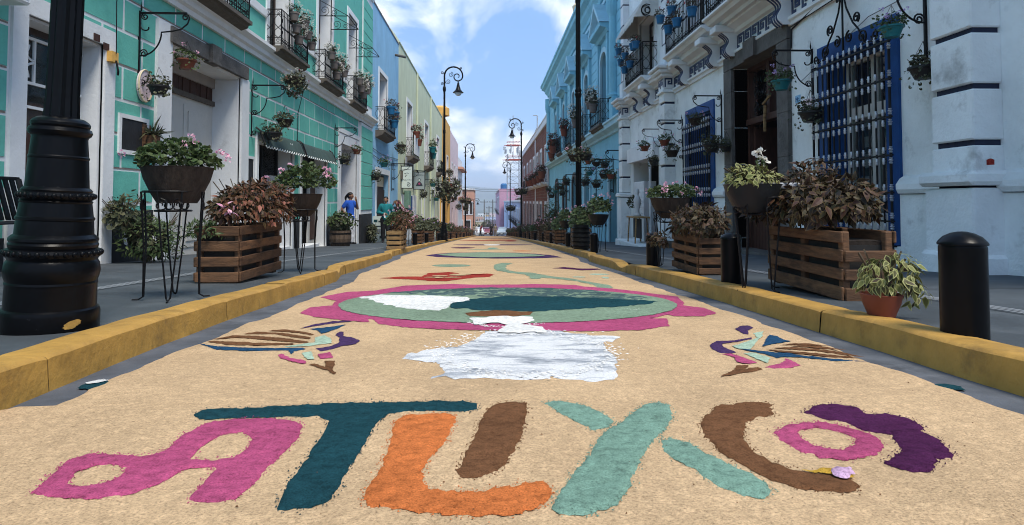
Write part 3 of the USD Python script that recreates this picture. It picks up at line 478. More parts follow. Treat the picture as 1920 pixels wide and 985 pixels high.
def window(t, side, X, y0, y1, z0, z1, fw=0.15, fmat=None, rec=0.3, pmat='window_brown', leaves=2, proud=0.035, curtain=True, transom=0.75, bars=True, sill=False):
    """Surround, sash frame with its bars, panes and the curtain behind; the hole must be in the wall already."""
    fmat = fmat or M['white_clean']
    f = panel('window_frame', side, X, frame_ring(y0, y1, z0, z1, fw, bottom=sill), -0.02, proud, fmat, t)
    panel('reveal', side, X, frame_ring(y0 + 0.03, y1 - 0.03, z0, z1 - 0.03, 0.03, bottom=True), -rec - 0.1, -0.021, fmat, f)
    sash = rect(y0 + 0.03, y1 - 0.03, z0 + 0.01, z1 - 0.03)
    for k in range(leaves):
        a = y0 + 0.03 + (y1 - y0 - 0.06) * k / leaves; b_ = y0 + 0.03 + (y1 - y0 - 0.06) * (k + 1) / leaves
        zt = z0 + (z1 - z0) * transom
        sash = sash.difference(rect(a + 0.06, b_ - 0.06, z0 + 0.3, zt - 0.04)).difference(rect(a + 0.06, b_ - 0.06, zt + 0.04, z1 - 0.1))
    panel('sash', side, X, sash, -rec - 0.05, -rec, M[pmat], f)
    panel('pane', side, X, rect(y0 + 0.05, y1 - 0.05, z0 + 0.28, z1 - 0.08), -rec - 0.032, -rec - 0.024, M['pane'], f)
    if curtain: panel('curtain', side, X, rect(y0 + 0.04, y1 - 0.04, z0 + 0.05, z1 - 0.05), -rec - 0.098, -rec - 0.08, M['curtain'] if curtain is True else M[curtain], f)
    return f
def lens(y0, y1, z0, z1, n=9):
    t = np.linspace(0, 1, n); m, h = (y0 + y1) / 2, (y1 - y0) / 2
    return [np.c_[m - h * np.sin(np.pi * t), z0 + (z1 - z0) * t], np.c_[m + h * np.sin(np.pi * t), z0 + (z1 - z0) * t]]
def balcony(t, side, X, y0, y1, z, proj=0.33, hr=0.74, pitch=0.085, slab='slab', thick=0.11, iron='iron', style='plain', n_tube=4, label=None, lip=0.0):
    sg = 1 if side == 'L' else -1; xo = X + sg * proj
    prof = [(-0.05, z - thick * 1.9), (proj * 0.55, z - thick * 1.35), (proj * 0.86, z - thick), (proj * 0.9, z - thick * 0.6), (proj + 0.03, z - thick * 0.55), (proj + 0.03, z), (-0.05, z)]
    bal = obj('balcony', sweep(side, X, prof, y0 - 0.03, y1 + 0.03), M[slab], t, label=label)
    xr = X + sg * (proj - 0.02); r = 0.008
    for zz in (z + 0.05, z + 0.16, z + hr - 0.1, z + hr):
        rr = 0.012 if zz > z + hr - 0.05 else 0.008
        obj('rail', B().tube([(X, y0, zz), (xr, y0, zz)], rr, n_tube).tube([(xr, y0, zz), (xr, y1, zz)], rr, n_tube).tube([(xr, y1, zz), (X, y1, zz)], rr, n_tube), M[iron], bal)
    ny = max(3, int((y1 - y0) / pitch)); nx_ = 2
    for i in range(ny + 1):
        y = y0 + (y1 - y0) * i / ny
        b = B().tube([(xr, y, z), (xr, y, z + hr)], r if 0 < i < ny else 0.013, n_tube)
        zm = z + hr * 0.52; b.box((xr - 0.014, y - 0.014, zm - 0.012), (xr + 0.014, y + 0.014, zm + 0.012))
        if style == 'plain' and i < ny:
            p = spiral((y + (y1 - y0) / ny / 2, z + 0.105), 0.038, 0.008, math.pi / 2 + (i % 2) * math.pi, 1.4, 10); b.tube(np.c_[np.full(len(p), xr), p], 0.005, 3, cap=False)
        obj('baluster', b, M[iron], bal)
    for y in (y0, y1):                                     # the two short ends, of crossed lens shapes
        b = B()
        for k in range(nx_):
            a, c = X + sg * proj * k / nx_, X + sg * proj * (k + 1) / nx_
            for zz0, zz1 in ((z + 0.16, z + hr * 0.5), (z + hr * 0.5, z + hr - 0.1)):
                for cv in lens(a, c, zz0, zz1): b.tube(np.c_[cv[:, 0], np.full(len(cv), y), cv[:, 1]], 0.007, n_tube, cap=False)
            for q0, q1 in ((0.105, 1), (hr - 0.05, -1)):
                p = spiral(((a + c) / 2, z + q0), 0.045, 0.01, 0, 1.5 * q1, 12); b.tube(np.c_[p[:, 0], np.full(len(p), y), p[:, 1]], 0.006, 3, cap=False)
        obj('end_panel', b, M[iron], bal)
    return bal
def text_on(t, name, side_fn, text, height, material, bold=False, squeeze=1.0):
    m = meshkit.text_mesh(text, height, 0.004, bold); v = np.array(m.vertices); v[:, 0] *= squeeze; v[:, 0] -= v[:, 0].mean()
    return obj(name, (np.array(side_fn(v)), np.array(m.faces)), material, t)

def scribble(t, name, fn, w, h, material, seed=1, gap=0.16):
    """A line of lettering too small to be read in the photograph: strokes only."""
    r = np.random.default_rng(seed); b = B(); x = -w / 2
    while x < w / 2 - h * 0.4:
        if r.random() > gap:
            k = h * r.uniform(0.45, 0.75)
            for (x0, x1, z0, z1) in ((x, x + h * 0.14, 0, h * r.choice([0.7, 1.0])), (x + h * 0.14, x + k, h * r.choice([0, 0.3, 0.56]), 0)): b.box((x0, z0, 0), (x1, z1 if z1 else z0 + h * 0.14, 0.004))
            if r.random() > 0.4: b.box((x + k - h * 0.13, 0, 0), (x + k, h * 0.7, 0.004))
            x += k + h * 0.18
        else: x += h * 0.45
    v, f = b.out(); return obj(name, (np.array(fn(v)), f), material, t)

# ================================================================ the turquoise house on the left
A = 0.43
T = thing('turquoise_house', 'turquoise two storey house with white block joints, first on the left', 'house')
X = LX; ZTOP = 7.9; YE = 22.6; LEDGE = 2.72 + A
gopen = {'door0': rect(5.92, 7.08, -0.6, 1.78 + A), 'door1': rect(8.52, 10.9, -0.6, 2.17 + A), 'shop0': rect(11.75, 13.75, -0.55, 1.2 + A), 'shop1': rect(14.45, 16.55, -0.75, 1.2 + A), 'door2': rect(18.15, 20.35, -1.1, 1.72 + A)}
uopen = [(8.75, 10.15), (12.2, 13.5), (15.65, 17.0), (18.95, 20.2)]
upper = [rect(a, b_, 3.0 + A, 5.85 + A) for a, b_ in uopen]
gw = shell(T, 'L', X, 0.2, YE, LEDGE, list(gopen.values()), M['white_plaster'])
uw = panel('upper_wall', 'L', X, unary_union([rect(0.2, YE, LEDGE, ZTOP)]).difference(unary_union(upper)), -0.42, 0.006, M['teal'], T)
obj('side_wall', B().box((X - 7.2, 0.2, LEDGE), (X - 0.43, 0.45, ZTOP - 0.02)).box((X - 7.2, YE - 0.25, LEDGE), (X - 0.43, YE - 0.004, ZTOP - 0.02)).box((X - 7.25, 0.2, LEDGE), (X - 7.0, YE - 0.004, ZTOP - 0.02)), M['teal'], T)
# turquoise blocks between white joints
frames = {'door0': (0.20, 0.18), 'door1': (0.36, 0.22), 'shop0': (0.14, 0.02), 'shop1': (0.12, 0.02), 'door2': (0.30, 0.42)}
keep = []
for k, h in gopen.items():
    a = h.bounds; fl, ft = frames[k]; keep.append(rect(a[0] - fl - 0.02, a[2] + fl + 0.02, a[1] - 1, a[3] + ft + 0.02))
keep = unary_union(keep)
zr = [-0.45 + A, -0.03 + A, 0.385 + A, 0.80 + A, 1.21 + A, 1.62 + A, 2.04 + A, 2.45 + A, LEDGE]
for i in range(len(zr) - 1):
    y = 0.25 + (i % 2) * 0.4
    while y < 20.5:
        g = rect(max(y + 0.024, 0.22), min(y + 0.776, 20.5), zr[i] + 0.023, zr[i + 1] - 0.023).difference(keep)
        for part in getattr(g, 'geoms', [g]):
            if part.area > 0.01: panel('block', 'L', X, part.buffer(-0.004).buffer(0.004, join_style=2), 0.0, 0.007, M['teal'], gw)
        y += 0.8
# brown strips of old mortar showing in some joints
for (ya, yb, z) in ((7.3, 8.1, zr[2]), (7.3, 8.1, zr[3]), (7.3, 8.1, zr[5]), (7.35, 9.0, zr[7]), (5.0, 5.7, zr[3]), (5.0, 5.7, zr[4]), (5.0, 5.7, zr[5]), (9.0, 13, zr[7]), (13.2, 17.5, zr[7])):
    obj('mortar_strip', B().box((X, ya, z + 0.001), (X + 0.004, yb, z + 0.018)), M['joint_brown'], gw)
# black dado
for (ya, yb, zt, zb) in ((7.29, 8.14, 0.32, -0.4), (11.28, 11.6, 0.05, -0.7), (13.92, 14.30, 0.04, -0.8), (16.7, 17.82, 0.02, -1.0), (20.68, YE, 0.0, -1.3), (0.25, 5.7, 0.1, -0.4)):
    obj('dado', B().box((X, ya, zb), (X + (0.024 if yb < 21 else 0.085), yb, zt)), M['black_paint'], T)
# corner pilaster of turquoise quoins
cp = obj('corner_pilaster', B().box((X, 20.7, 0.0), (X + 0.07, YE + 0.004, LEDGE - 0.05)).box((X, 21.0, LEDGE + 0.3), (X + 0.05, YE + 0.004, ZTOP)), M['white_plaster'], T)
z = 0.14
while z < ZTOP - 0.4:
    if not (LEDGE - 0.45 < z < LEDGE + 0.28):
        up = z > LEDGE
        obj('quoin', B().box((X, 20.74 if not up else 21.03, z), (X + (0.095 if not up else 0.07), YE + 0.012, z + 0.385), 0.008), M['teal'], cp)
    z += 0.41
# ledge under the balconies, string course
led = [(-0.02, LEDGE - 0.02), (0.06, LEDGE - 0.02), (0.07, LEDGE + 0.05), (0.12, LEDGE + 0.08), (0.13, LEDGE + 0.15), (0.2, LEDGE + 0.2), (0.22, LEDGE + 0.21), (0.22, LEDGE + 0.27), (-0.02, LEDGE + 0.30)]
obj('ledge', sweep('L', X, led, 0.2, YE + 0.05), M['white_plaster'], T)
led2 = [(a * 1.25, b_) for a, b_ in led]; obj('ledge', sweep('L', X, led2, 20.6, YE + 0.16), M['white_plaster'], T)
ys_ = [0.2] + [v for a, b_ in uopen for v in (a - 0.17, b_ + 0.17)] + [21.0]
for a, b_ in zip(ys_[::2], ys_[1::2]):
    obj('string_course', B().box((X, a, 3.58 + A), (X + 0.05, b_, 3.75 + A), 0.012), M['white_plaster'], T)
obj('cornice', sweep('L', X, [(-0.02, ZTOP - 0.12), (0.08, ZTOP - 0.12), (0.1, ZTOP - 0.03), (0.16, ZTOP), (-0.3, ZTOP + 0.02)], 0.2, YE + 0.05), M['white_plaster'], T)
for a, b_ in uopen: window(T, 'L', X, a, b_, 3.0 + A, 5.85 + A, fw=0.16, rec=0.3, pmat='window_brown')
for k, (a, b_) in enumerate(((8.4, 10.45), (12.06, 13.78), (15.24, 17.1), (18.42, 20.35))):
    balcony(T, 'L', X, a, b_, 3.05 + A, proj=0.33, hr=0.72, label='dark stone balcony with black iron railing')
# first doorway with white scrolls in its fanlight
fr = panel('door_frame', 'L', X, frame_ring(5.92, 7.08, -0.6, 1.78 + A, 0.19), -0.02, 0.03, M['white_plaster'], T)
panel('reveal', 'L', X, frame_ring(5.95, 7.05, -0.6, 1.75 + A, 0.03), -0.30, -0.021, M['white_plaster'], fr)
dr = panel('door', 'L', X, rect(5.93, 7.07, -0.6, 1.77 + A), -0.30, -0.22, M['window_brown'], T)
panel('pane', 'L', X, rect(6.0, 7.0, 1.0 + A, 1.68 + A), -0.219, -0.212, M['pane'], dr)
for z in (0.93, 1.17, 1.62): panel('glazing_bar', 'L', X, rect(5.97, 7.03, z + A, z + A + 0.028), -0.22, -0.195, M['white_clean'], dr)
for y in (6.08, 6.32, 6.66, 6.9): panel('glazing_bar', 'L', X, rect(y - 0.012, y + 0.012, 1.17 + A, 1.62 + A), -0.22, -0.197, M['white_clean'], dr)
for y, s in ((6.08, 1), (6.32, -1), (6.66, 1), (6.9, -1)):
    b = B()
    for zc, q in ((1.22 + A, 0), (1.58 + A, math.pi)):
        a = np.linspace(0.1, math.pi / 2, 9); p = np.c_[y + s * 0.16 * np.cos(a), zc + (0.17 if q == 0 else -0.17) * np.sin(a)]; b.tube(np.c_[np.full(9, X - 0.2), p], 0.012, 4)
    obj('scroll', b, M['white_clean'], dr)
for y in (6.25, 6.75): panel('door_panel', 'L', X, rect(y - 0.18, y + 0.18, -0.2, 0.75 + A), -0.22, -0.2, M['curtain'] if y > 6.5 else M['wood_dark'], dr)
# white double door with a plank transom under the stone lintel
fr = panel('door_frame', 'L', X, rect(8.16, 8.52, -0.5, 2.42 + A), -0.02, 0.04, M['white_plaster'], T)
panel('door_post', 'L', X, rect(10.9, 11.22, -0.6, 2.17 + A), -0.02, 0.04, M['white_plaster'], fr)
panel('reveal', 'L', X, frame_ring(8.55, 10.87, -0.6, 2.14 + A, 0.03), -0.55, -0.021, M['white_plaster'], fr)
for a, b_ in ((8.45, 9.55), (9.56, 9.88), (9.89, 11.1)):
    kk = 9.56 < b_ < 9.9
    panel('lintel_stone' if not kk else 'keystone', 'L', X, rect(a, b_, (2.18 if not kk else 2.15) + A, (2.40 if not kk else 2.44) + A), -0.1, 0.07 if not kk else 0.12, M['stone'], fr)
dr = panel('door', 'L', X, rect(8.53, 10.89, -0.6, 1.68 + A), -0.52, -0.46, M['door_white'], T)
for (a, b_, c, d) in ((8.75, 9.55, 0.85 + A, 1.55 + A), (8.75, 9.55, -0.3, 0.65 + A), (9.85, 10.7, 0.85 + A, 1.55 + A), (9.85, 10.7, -0.3, 0.65 + A)):
    panel('door_panel', 'L', X, rect(a, b_, c, d), -0.46, -0.445, M['door_white'], dr); panel('door_panel', 'L', X, rect(a + 0.12, b_ - 0.12, c + 0.1, d - 0.1), -0.445, -0.43, M['door_white'], dr)
for y in np.arange(8.53, 10.85, 0.118): panel('transom_plank', 'L', X, rect(y + 0.004, y + 0.112, 1.72 + A, 2.16 + A), -0.5, -0.46 - 0.01 * (int(y * 10) % 2), M['wood_dark'], dr)
panel('transom_bar', 'L', X, rect(8.53, 10.89, 1.66 + A, 1.74 + A), -0.47, -0.42, M['slab'], dr)
# shop windows below the awnings
for k, (a, b_) in enumerate(((11.75, 13.75), (14.45, 16.55))):
    f = panel('shop_frame', 'L', X, frame_ring(a, b_, -0.9, 1.2 + A, 0.1), -0.02, 0.03, M['white_plaster'], T)
    panel('shop_back', 'L', X, rect(a, b_, -0.9, 1.2 + A), -0.42, -0.36, M['dark_inside'], f)
    panel('reveal', 'L', X, frame_ring(a + 0.03, b_ - 0.03, -0.9, 1.17 + A, 0.03), -0.4, -0.021, M['white_plaster'], f)
    for y in np.linspace(a + 0.1, b_ - 0.1, 3): panel('mullion', 'L', X, rect(y - 0.03, y + 0.03, -0.9, 1.15 + A), -0.34, -0.28, M['iron'], f)
    panel('pane', 'L', X, rect(a + 0.1, b_ - 0.1, -0.5, 1.1 + A), -0.315, -0.308, M['pane'], f)
    panel('shop_door', 'L', X, rect(b_ - 0.75, b_ - 0.04, -0.95, 0.55 + A), -0.27, -0.22, M['door_white'], f)
    panel('shop_door_glass', 'L', X, rect(b_ - 0.62, b_ - 0.2, -0.55, 0.35 + A), -0.22, -0.21, M['wood_dark'], f)
    panel('shop_sill', 'L', X, rect(a, b_ - 0.8, -1.2, -0.62), -0.3, 0.08, M['white_plaster'], f)
# the last doorway, deep and white
fr = panel('door_frame', 'L', X, frame_ring(18.15, 20.35, -1.2, 1.72 + A, 0.29), -0.02, 0.03, M['white_plaster'], T)
panel('lintel', 'L', X, rect(17.86, 20.64, 2.03 + A, 2.16 + A), -0.02, 0.045, M['white_plaster'], fr)
panel('reveal', 'L', X, frame_ring(18.18, 20.32, -1.2, 1.69 + A, 0.03), -0.8, -0.021, M['white_plaster'], fr)
panel('door', 'L', X, rect(18.16, 20.34, -1.2, 1.7 + A), -0.8, -0.7, M['blue_paint'], T)
# small niches and plates on the wall
nb = panel('niche_frame', 'L', X, frame_ring(7.42, 7.95, 0.62 + A, 1.0 + A, 0.05, True), 0, 0.03, M['white_plaster'], T); panel('meter_door', 'L', X, rect(7.42, 7.95, 0.62 + A, 1.0 + A), 0, 0.022, M['black_paint'], nb)
nb = panel('niche_frame', 'L', X, frame_ring(11.05, 11.5, 0.3 + A, 0.78 + A, 0.05, True), 0, 0.03, M['white_plaster'], T); panel('meter_door', 'L', X, rect(11.05, 11.5, 0.3 + A, 0.78 + A), 0, 0.018, M['black_paint'], nb)
panel('switch_box', 'L', X, rect(7.1, 7.22, 1.60 + A, 1.72 + A), 0.03, 0.09, M['ochre'], T, label='small yellow switch box with a hanging cable')
obj('cable', B().tube([(X + 0.1, 7.16, 1.7 + A), (X + 0.09, 7.16, 2.3 + A), (X + 0.12, 7.17, LEDGE)], 0.006, 4).tube([(X + 0.1, 7.16, 1.62 + A), (X + 0.12, 7.17, 1.5 + A), (X + 0.1, 7.2, 1.46 + A)], 0.012, 5), M['iron'], T)
for q in ((6.86, 1.86), (7.03, 1.80)): panel('plate', 'L', X, rect(q[0], q[0] + 0.1, q[1] + A - 0.08, q[1] + A + 0.0), 0.03, 0.038, M['wood_dark'], T)
panel('peeling_patch', 'L', X, Polygon([(7.50, 0.02), (7.56, 0.10), (7.6, 0.12), (7.61, -0.02), (7.58, -0.1), (7.52, -0.08)]), 0.024, 0.027, M['white_plaster'], T)
obj('cable', B().tube([(X + 0.03, 14.05, 1.25 + A), (X + 0.03, 14.05, 2.0 + A), (X + 0.2, 14.02, LEDGE)], 0.008, 4), M['iron'], T)
# thin stays over the upper windows
for a, b_ in uopen:
    for y in (a + 0.05, b_ - 0.05):
        z0 = 4.75 + A; b = B().tube([(X, y, z0), (X + 0.75, y, z0)], 0.012, 4).tube([(X, y, z0 + 0.42), (X + 0.75, y, z0 + 0.01)], 0.009, 4)
        for xx, rr in ((0.16, 0.13), (0.4, 0.08)): p = spiral((X + xx, z0 + rr + 0.01), rr, 0.02, -math.pi / 2, 1.5, 16); b.tube(np.c_[p[:, 0], np.full(16, y), p[:, 1]], 0.008, 4)
        obj('window_stay', b, M['iron'], T)
    obj('window_stay', B().tube([(X + 0.75, a + 0.05, 4.76 + A), (X + 0.75, b_ - 0.05, 4.76 + A)], 0.012, 4), M['iron'], T)
# awnings over the shop
for k, (a, b_, words) in enumerate(((11.6, 14.02, ('Rincon', 'Poblana')), (14.2, 16.85, ('Deli & Cia', 'CAFETERIA')))):
    w = thing('awning', ['dark green shop awning with white scalloped edge, nearer of the two', 'dark green shop awning with white scalloped edge, farther of the two'][k], 'awning', group=None)
    z0, z1, d = 1.36 + A, 1.06 + A, 0.2; n = 16; b = B()
    yy_ = np.linspace(a, b_, n * 4 + 1); sag = 0.012 * np.sin(np.linspace(0, math.pi * 5, len(yy_)))
    rows = [(0.02, z0), (0.08, z0 - 0.02), (0.13, z0 - 0.09), (d, z1 + 0.02), (d + 0.006, z1)]
    v = np.stack([np.c_[np.full(len(yy_), X + r[0]) + sag * (0.3 if i in (1, 2, 3) else 0), yy_, np.full(len(yy_), r[1])] for i, r in enumerate(rows)]); m = len(yy_)
    i, j = np.meshgrid(np.arange(len(rows) - 1), np.arange(m - 1), indexing='ij'); b.add(v.reshape(-1, 3), np.stack([i * m + j, i * m + j + 1, (i + 1) * m + j + 1, (i + 1) * m + j], -1).reshape(-1, 4))
    obj('canvas', b, M['awning_green'], w, smooth=True)
    sc = np.abs(np.sin(np.linspace(0, math.pi * n, m))); b = B(); v = np.vstack([np.c_[np.full(m, X + d + 0.008), yy_, np.full(m, z1 + 0.012)], np.c_[np.full(m, X + d + 0.012), yy_, z1 - 0.045 * sc - 0.008]])
    b.add(v, [[q, q + 1, m + q + 1, m + q] for q in range(m - 1)]); obj('valance', b, M['awning_green'], w)
    obj('piping', B().tube(np.c_[np.full(m, X + d + 0.014), yy_, z1 - 0.045 * sc - 0.008], 0.009, 4), M['text_white'], w)
    for yb_ in (a, b_): obj('bracket_arm', B().tube([(X + 0.02, yb_, z0 + 0.03), (X + 0.1, yb_, z0 - 0.03), (X + d, yb_, z1)], 0.02, 6), M['iron'], w)
    th = math.atan2(d - 0.13, z0 - 0.09 - z1)
    for wd, yc, hh, zc in ((words[0], a + (b_ - a) * (0.36 if k == 0 else 0.3), 0.12, 0.15), (words[1], a + (b_ - a) * (0.72 if k == 0 else 0.7), 0.12, 0.15)):
        (text_on if k == 0 else (lambda t_, n_, f_, wd_, hh_, m_, **kw: scribble(t_, n_, f_, 0.75, hh_ * 0.8, m_, int(yc * 10))))(w, 'lettering', lambda v, yc=yc, zc=zc: np.c_[X + 0.135 + 0.008 + (zc - v[:, 1] - 0.055) / 0.25 * 0.07 + v[:, 2], yc + v[:, 0], z1 + 0.04 + (v[:, 1] + 0.02)], wd, hh, M['text_white'], bold=True, squeeze=1.15)
# wall mounted metal cabinet with a sticker, top left
cb = thing('meter_cabinet', 'white metal cabinet with a blue lettered sticker high on the turquoise wall', 'cabinet')
b = B().box((X + 0.02, 4.7, 1.72 + A), (X + 0.36, 5.5, 2.5 + A), 0.02); obj('cabinet_body', b, M['white_clean'], cb)
st = obj('sticker', B().box((X + 0.361, 5.15, 1.76 + A), (X + 0.364, 5.46, 2.05 + A)), M['text_white'], cb)
for k in range(3): scribble(st, 'lettering', lambda v, k=k: np.c_[X + 0.3645 + v[:, 2], 5.3 + v[:, 0], 1.78 + A + 0.075 * k + v[:, 1]], 0.24, 0.042, M['blue_paint'], k + 3)

# ================================================================ the other left houses
H = thing('blue_house', 'plain sky blue house beside the turquoise house', 'house')
shell(H, 'L', X, 22.62, 29.4, 7.95, [rect(24.3, 26.1, 2.85 + A, 5.15 + A), rect(23.9, 26.7, -1.6, 1.12 + A)], M['sky_blue'])
obj('coping', B().box((X - 0.4, 22.63, 7.95), (X + 0.03, 29.38, 8.0)), M['roof_tint'], H)
window(H, 'L', X, 24.3, 26.1, 2.85 + A, 5.15 + A, fw=0.17)
balcony(H, 'L', X, 23.6, 26.2, 2.75 + A, proj=0.36, hr=0.9, thick=0.16, pitch=0.13, label='narrow stone balcony with black railing')
f = panel('door_frame', 'L', X, frame_ring(23.9, 26.7, -1.6, 1.12 + A, 0.22), -0.02, 0.03, M['white_plaster'], H)
d_ = panel('door', 'L', X, rect(23.92, 26.68, -1.6, 1.1 + A), -0.3, -0.2, M['wood_shadow'], H)
panel('fanlight', 'L', X, rect(24.1, 26.5, 0.62 + A, 1.02 + A), -0.2, -0.18, M['cream'], d_)
for y in np.arange(24.1, 26.6, 0.3): panel('door_plank', 'L', X, rect(y, y + 0.27, -1.4, 0.5 + A), -0.2, -0.17, M['wood_shadow'], d_)
obj('spout', B().tube([(X, 28.3, 7.2), (X + 0.5, 28.3, 7.1)], 0.06, 8), M['stone'], H)
for z_ in (1.9, 1.65): obj('cable', B().tube([(X + 0.02, 22.7, z_ + A + 0.12), (X + 0.04, 24.5, z_ + A), (X + 0.03, 26.5, z_ + A + 0.02), (X + 0.02, 29.3, z_ + A + 0.1)], 0.012, 4), M['iron'], H)
G = thing('green_house', 'long pale green house with stained plaster and narrow balconies', 'house')
gwin = [(32.4, 34.4), (41.2, 43.4), (50.4, 52.6)]; gdoor = [(39.5, 41.2), (46.0, 48.6), (53.5, 56)]
zt_g = 8.1
shell(G, 'L', X, 29.42, 56.0, zt_g, [rect(a, b_, 2.4 + A, 5.3 + A) for a, b_ in gwin] + [rect(a, b_, gz(b_) - 0.3, 0.9 + A) for a, b_ in gdoor], M['pale_green'])
obj('coping', sweep('L', X, [(-0.4, zt_g), (0.04, zt_g), (0.04, zt_g + 0.06), (-0.4, zt_g + 0.7)], 29.43, 55.98), M['pale_green'], G)
for (a, b_) in gwin:
    window(G, 'L', X, a, b_, 2.4 + A, 5.3 + A, fw=0.2); balcony(G, 'L', X, a - 0.3, b_ + 0.3, 2.4 + A, proj=0.4, hr=0.95, thick=0.18, pitch=0.2, label='narrow balcony with iron railing')
panel('balcony_cloth', 'L', X, rect(32.2, 34.6, 2.5 + A, 3.5 + A), 0.41, 0.43, M['white_plaster'], G)
for (a, b_) in gdoor:
    f = panel('door_frame', 'L', X, frame_ring(a, b_, gz(b_) - 0.3, 0.9 + A, 0.2), -0.02, 0.03, M['white_plaster'], G); panel('door', 'L', X, rect(a, b_, gz(b_) - 0.3, 0.9 + A), -0.3, -0.2, M['sky_blue'] if a > 45 and a < 50 else M['white_plaster'], G)
for y in (36.6, 45): obj('downpipe', B().tube([(X + 0.05, y, zt_g), (X + 0.05, y, gz(y))], 0.06, 8), M['pale_green'], G)
panel('wall_box', 'L', X, rect(30.2, 31.0, 1.1 + A, 1.5 + A), 0, 0.12, M['slab'], G)
panel('shop_panel', 'L', X, rect(30.5, 36.5, -1.9, 0.35 + A), 0, 0.05, M['white_plaster'], G)
panel('shop_panel', 'L', X, rect(32.0, 34.0, -0.4, 0.3 + A), 0.05, 0.12, M['blue_paint'], G); panel('shop_panel', 'L', X, rect(31.2, 32.0, 0.1, 0.55 + A), 0.05, 0.3, M['saw_green'], G)
for y, w_ in ((30.5, 0.0),): obj('grille_panel', B().box((X + 0.05, 31.5, 1.75 + A), (X + 0.08, 34.8, 2.3 + A)), M['curtain'], G)
O = thing('ochre_house', 'ochre house with rounded roof corner beyond the pale green house', 'house')
shell(O, 'L', X, 56.02, 67.5, 8.6, [rect(58, 59.6, 2.4, 5.0), rect(62, 64, 2.4, 5.0), rect(59, 61, -3.5, 0.2), rect(63.5, 66, -3.7, 0.2)], M['ochre'])
for a, b_, c, d in ((58, 59.6, 2.4, 5.0), (62, 64, 2.4, 5.0)): window(O, 'L', X, a, b_, c, d, fw=0.15)
for a, b_ in ((59, 61), (63.5, 66)): panel('door', 'L', X, rect(a, b_, -3.8, 0.2), -0.3, -0.2, M['wood_dark'], O)
obj('roof_tank', B().lathe([(0.01, 8.6), (0.9, 8.6), (0.9, 9.3), (0.6, 9.5), (0.01, 9.5)], (X - 0.4, 58.5, 0), 16), M['ochre'], O, smooth=40)
K = thing('pale_pink_house', 'pale pink house with small windows beyond the ochre house', 'house')
shell(K, 'L', X, 67.52, 84, 8.3, [rect(a, a + 1.8, 2.2, 4.8) for a in (70, 75, 80)] + [rect(a, a + 2, -4.6, -0.3) for a in (71, 78)], M['pale_pink'])
for a in (70, 75, 80): window(K, 'L', X, a, a + 1.8, 2.2, 4.8, fw=0.2); balcony(K, 'L', X, a - 0.3, a + 2.1, 2.2, proj=0.4, hr=0.95, thick=0.2, pitch=0.35)
for a in (71, 78): panel('door', 'L', X, rect(a, a + 2, -4.8, -0.3), -0.3, -0.2, M['wood_dark'], K)
W = thing('white_house', 'white house with a projecting upper balcony at the far left corner', 'house')
shell(W, 'L', X, 84.02, 97, 6.6, [rect(a, a + 2, 1.2, 3.8) for a in (86, 90, 94)], M['white_plaster'])
for a in (86, 90, 94): window(W, 'L', X, a, a + 2, 1.2, 3.8, fw=0.2)
balcony(W, 'L', X, 85, 96, 1.1, proj=0.7, hr=1.0, thick=0.3, pitch=0.6, slab='salmon'); obj('cornice', B().box((X, 84.1, 4.9), (X + 0.7, 96.8, 5.2)), M['salmon'], W)

def front_house(name, label, x0, x1, y, zt, material, wins, depth=9, trim='white_plaster', zb=None, doors=()):
    """A far house seen from the front; its face is the plane y = const."""
    t = thing(name, label, 'house'); zb = gz(y) - 0.5 if zb is None else zb
    poly = sbox(x0, zb, x1, zt)
    for w in wins: poly = poly.difference(sbox(w[0], w[2], w[1], w[3]))
    fn = lambda u, w, d: (u, y - d, w)
    obj('wall', B().prism(poly, fn, -0.4, 0), M[material], t); obj('side_wall', B().box((x0, y + 0.41, zb), (x0 + 0.3, y + depth, zt)).box((x1 - 0.3, y + 0.41, zb), (x1, y + depth, zt)), M[material], t)
    obj('roof', B().box((x0, y + 0.41, zt - 0.5), (x1, y + depth, zt - 0.2)), M['roof_tint'], t)
    obj('cornice', B().box((x0 - 0.1, y - 0.2, zt - 0.02), (x1 + 0.1, y + 0.1, zt + 0.25)), M[trim], t)
    for w in wins:
        f = obj('window', B().prism(sbox(w[0] - 0.12, w[2] - 0.12, w[1] + 0.12, w[3] + 0.12).difference(sbox(w[0], w[2], w[1], w[3])), fn, -0.05, 0.06), M[trim], t); obj('pane', B().box((w[0], y + 0.2, w[2]), (w[1], y + 0.25, w[3])), M['window_brown'], f)
    return t
front_house('salmon_house', 'salmon house with pale cornice facing up the street at the far left', -6.3, -2.9, 112, 2.6, 'salmon', [(-5.9, -5.2, -1.9, 0.3), (-4.7, -4.0, -1.9, 0.3), (-3.7, -3.2, -1.9, 0.3), (-5.9, -5.0, -5.6, -3.0), (-4.5, -3.6, -5.6, -3.0)])
# ================================================================ the white house on the right
X = RX; ZT = 7.6; Y0, Y1 = 2.2, 18.5
C = thing('white_blue_house', 'white house with navy stripes, meander frieze and blue windows on the right', 'house')
h_win1 = rect(6.22, 7.34, -0.02, 1.92 + A - 0.16); h_win2 = rect(11.32, 12.6, -0.25, 1.72 + A); h_door = rect(8.58, 10.23, -0.62, 2.26 + A); h_shop = rect(14.95, 17.6, -1.0, 1.12 + A)
h_up = [rect(8.7, 9.9, 3.1 + A, 6.0 + A), rect(11.2, 12.6, 3.1 + A, 6.0 + A), rect(15.2, 16.7, 3.05 + A, 4.9 + A)]
cw = shell(C, 'R', X, Y0, Y1, ZT, [h_win1, h_win2, h_door, h_shop] + h_up, M['white_wall'], depth=7)
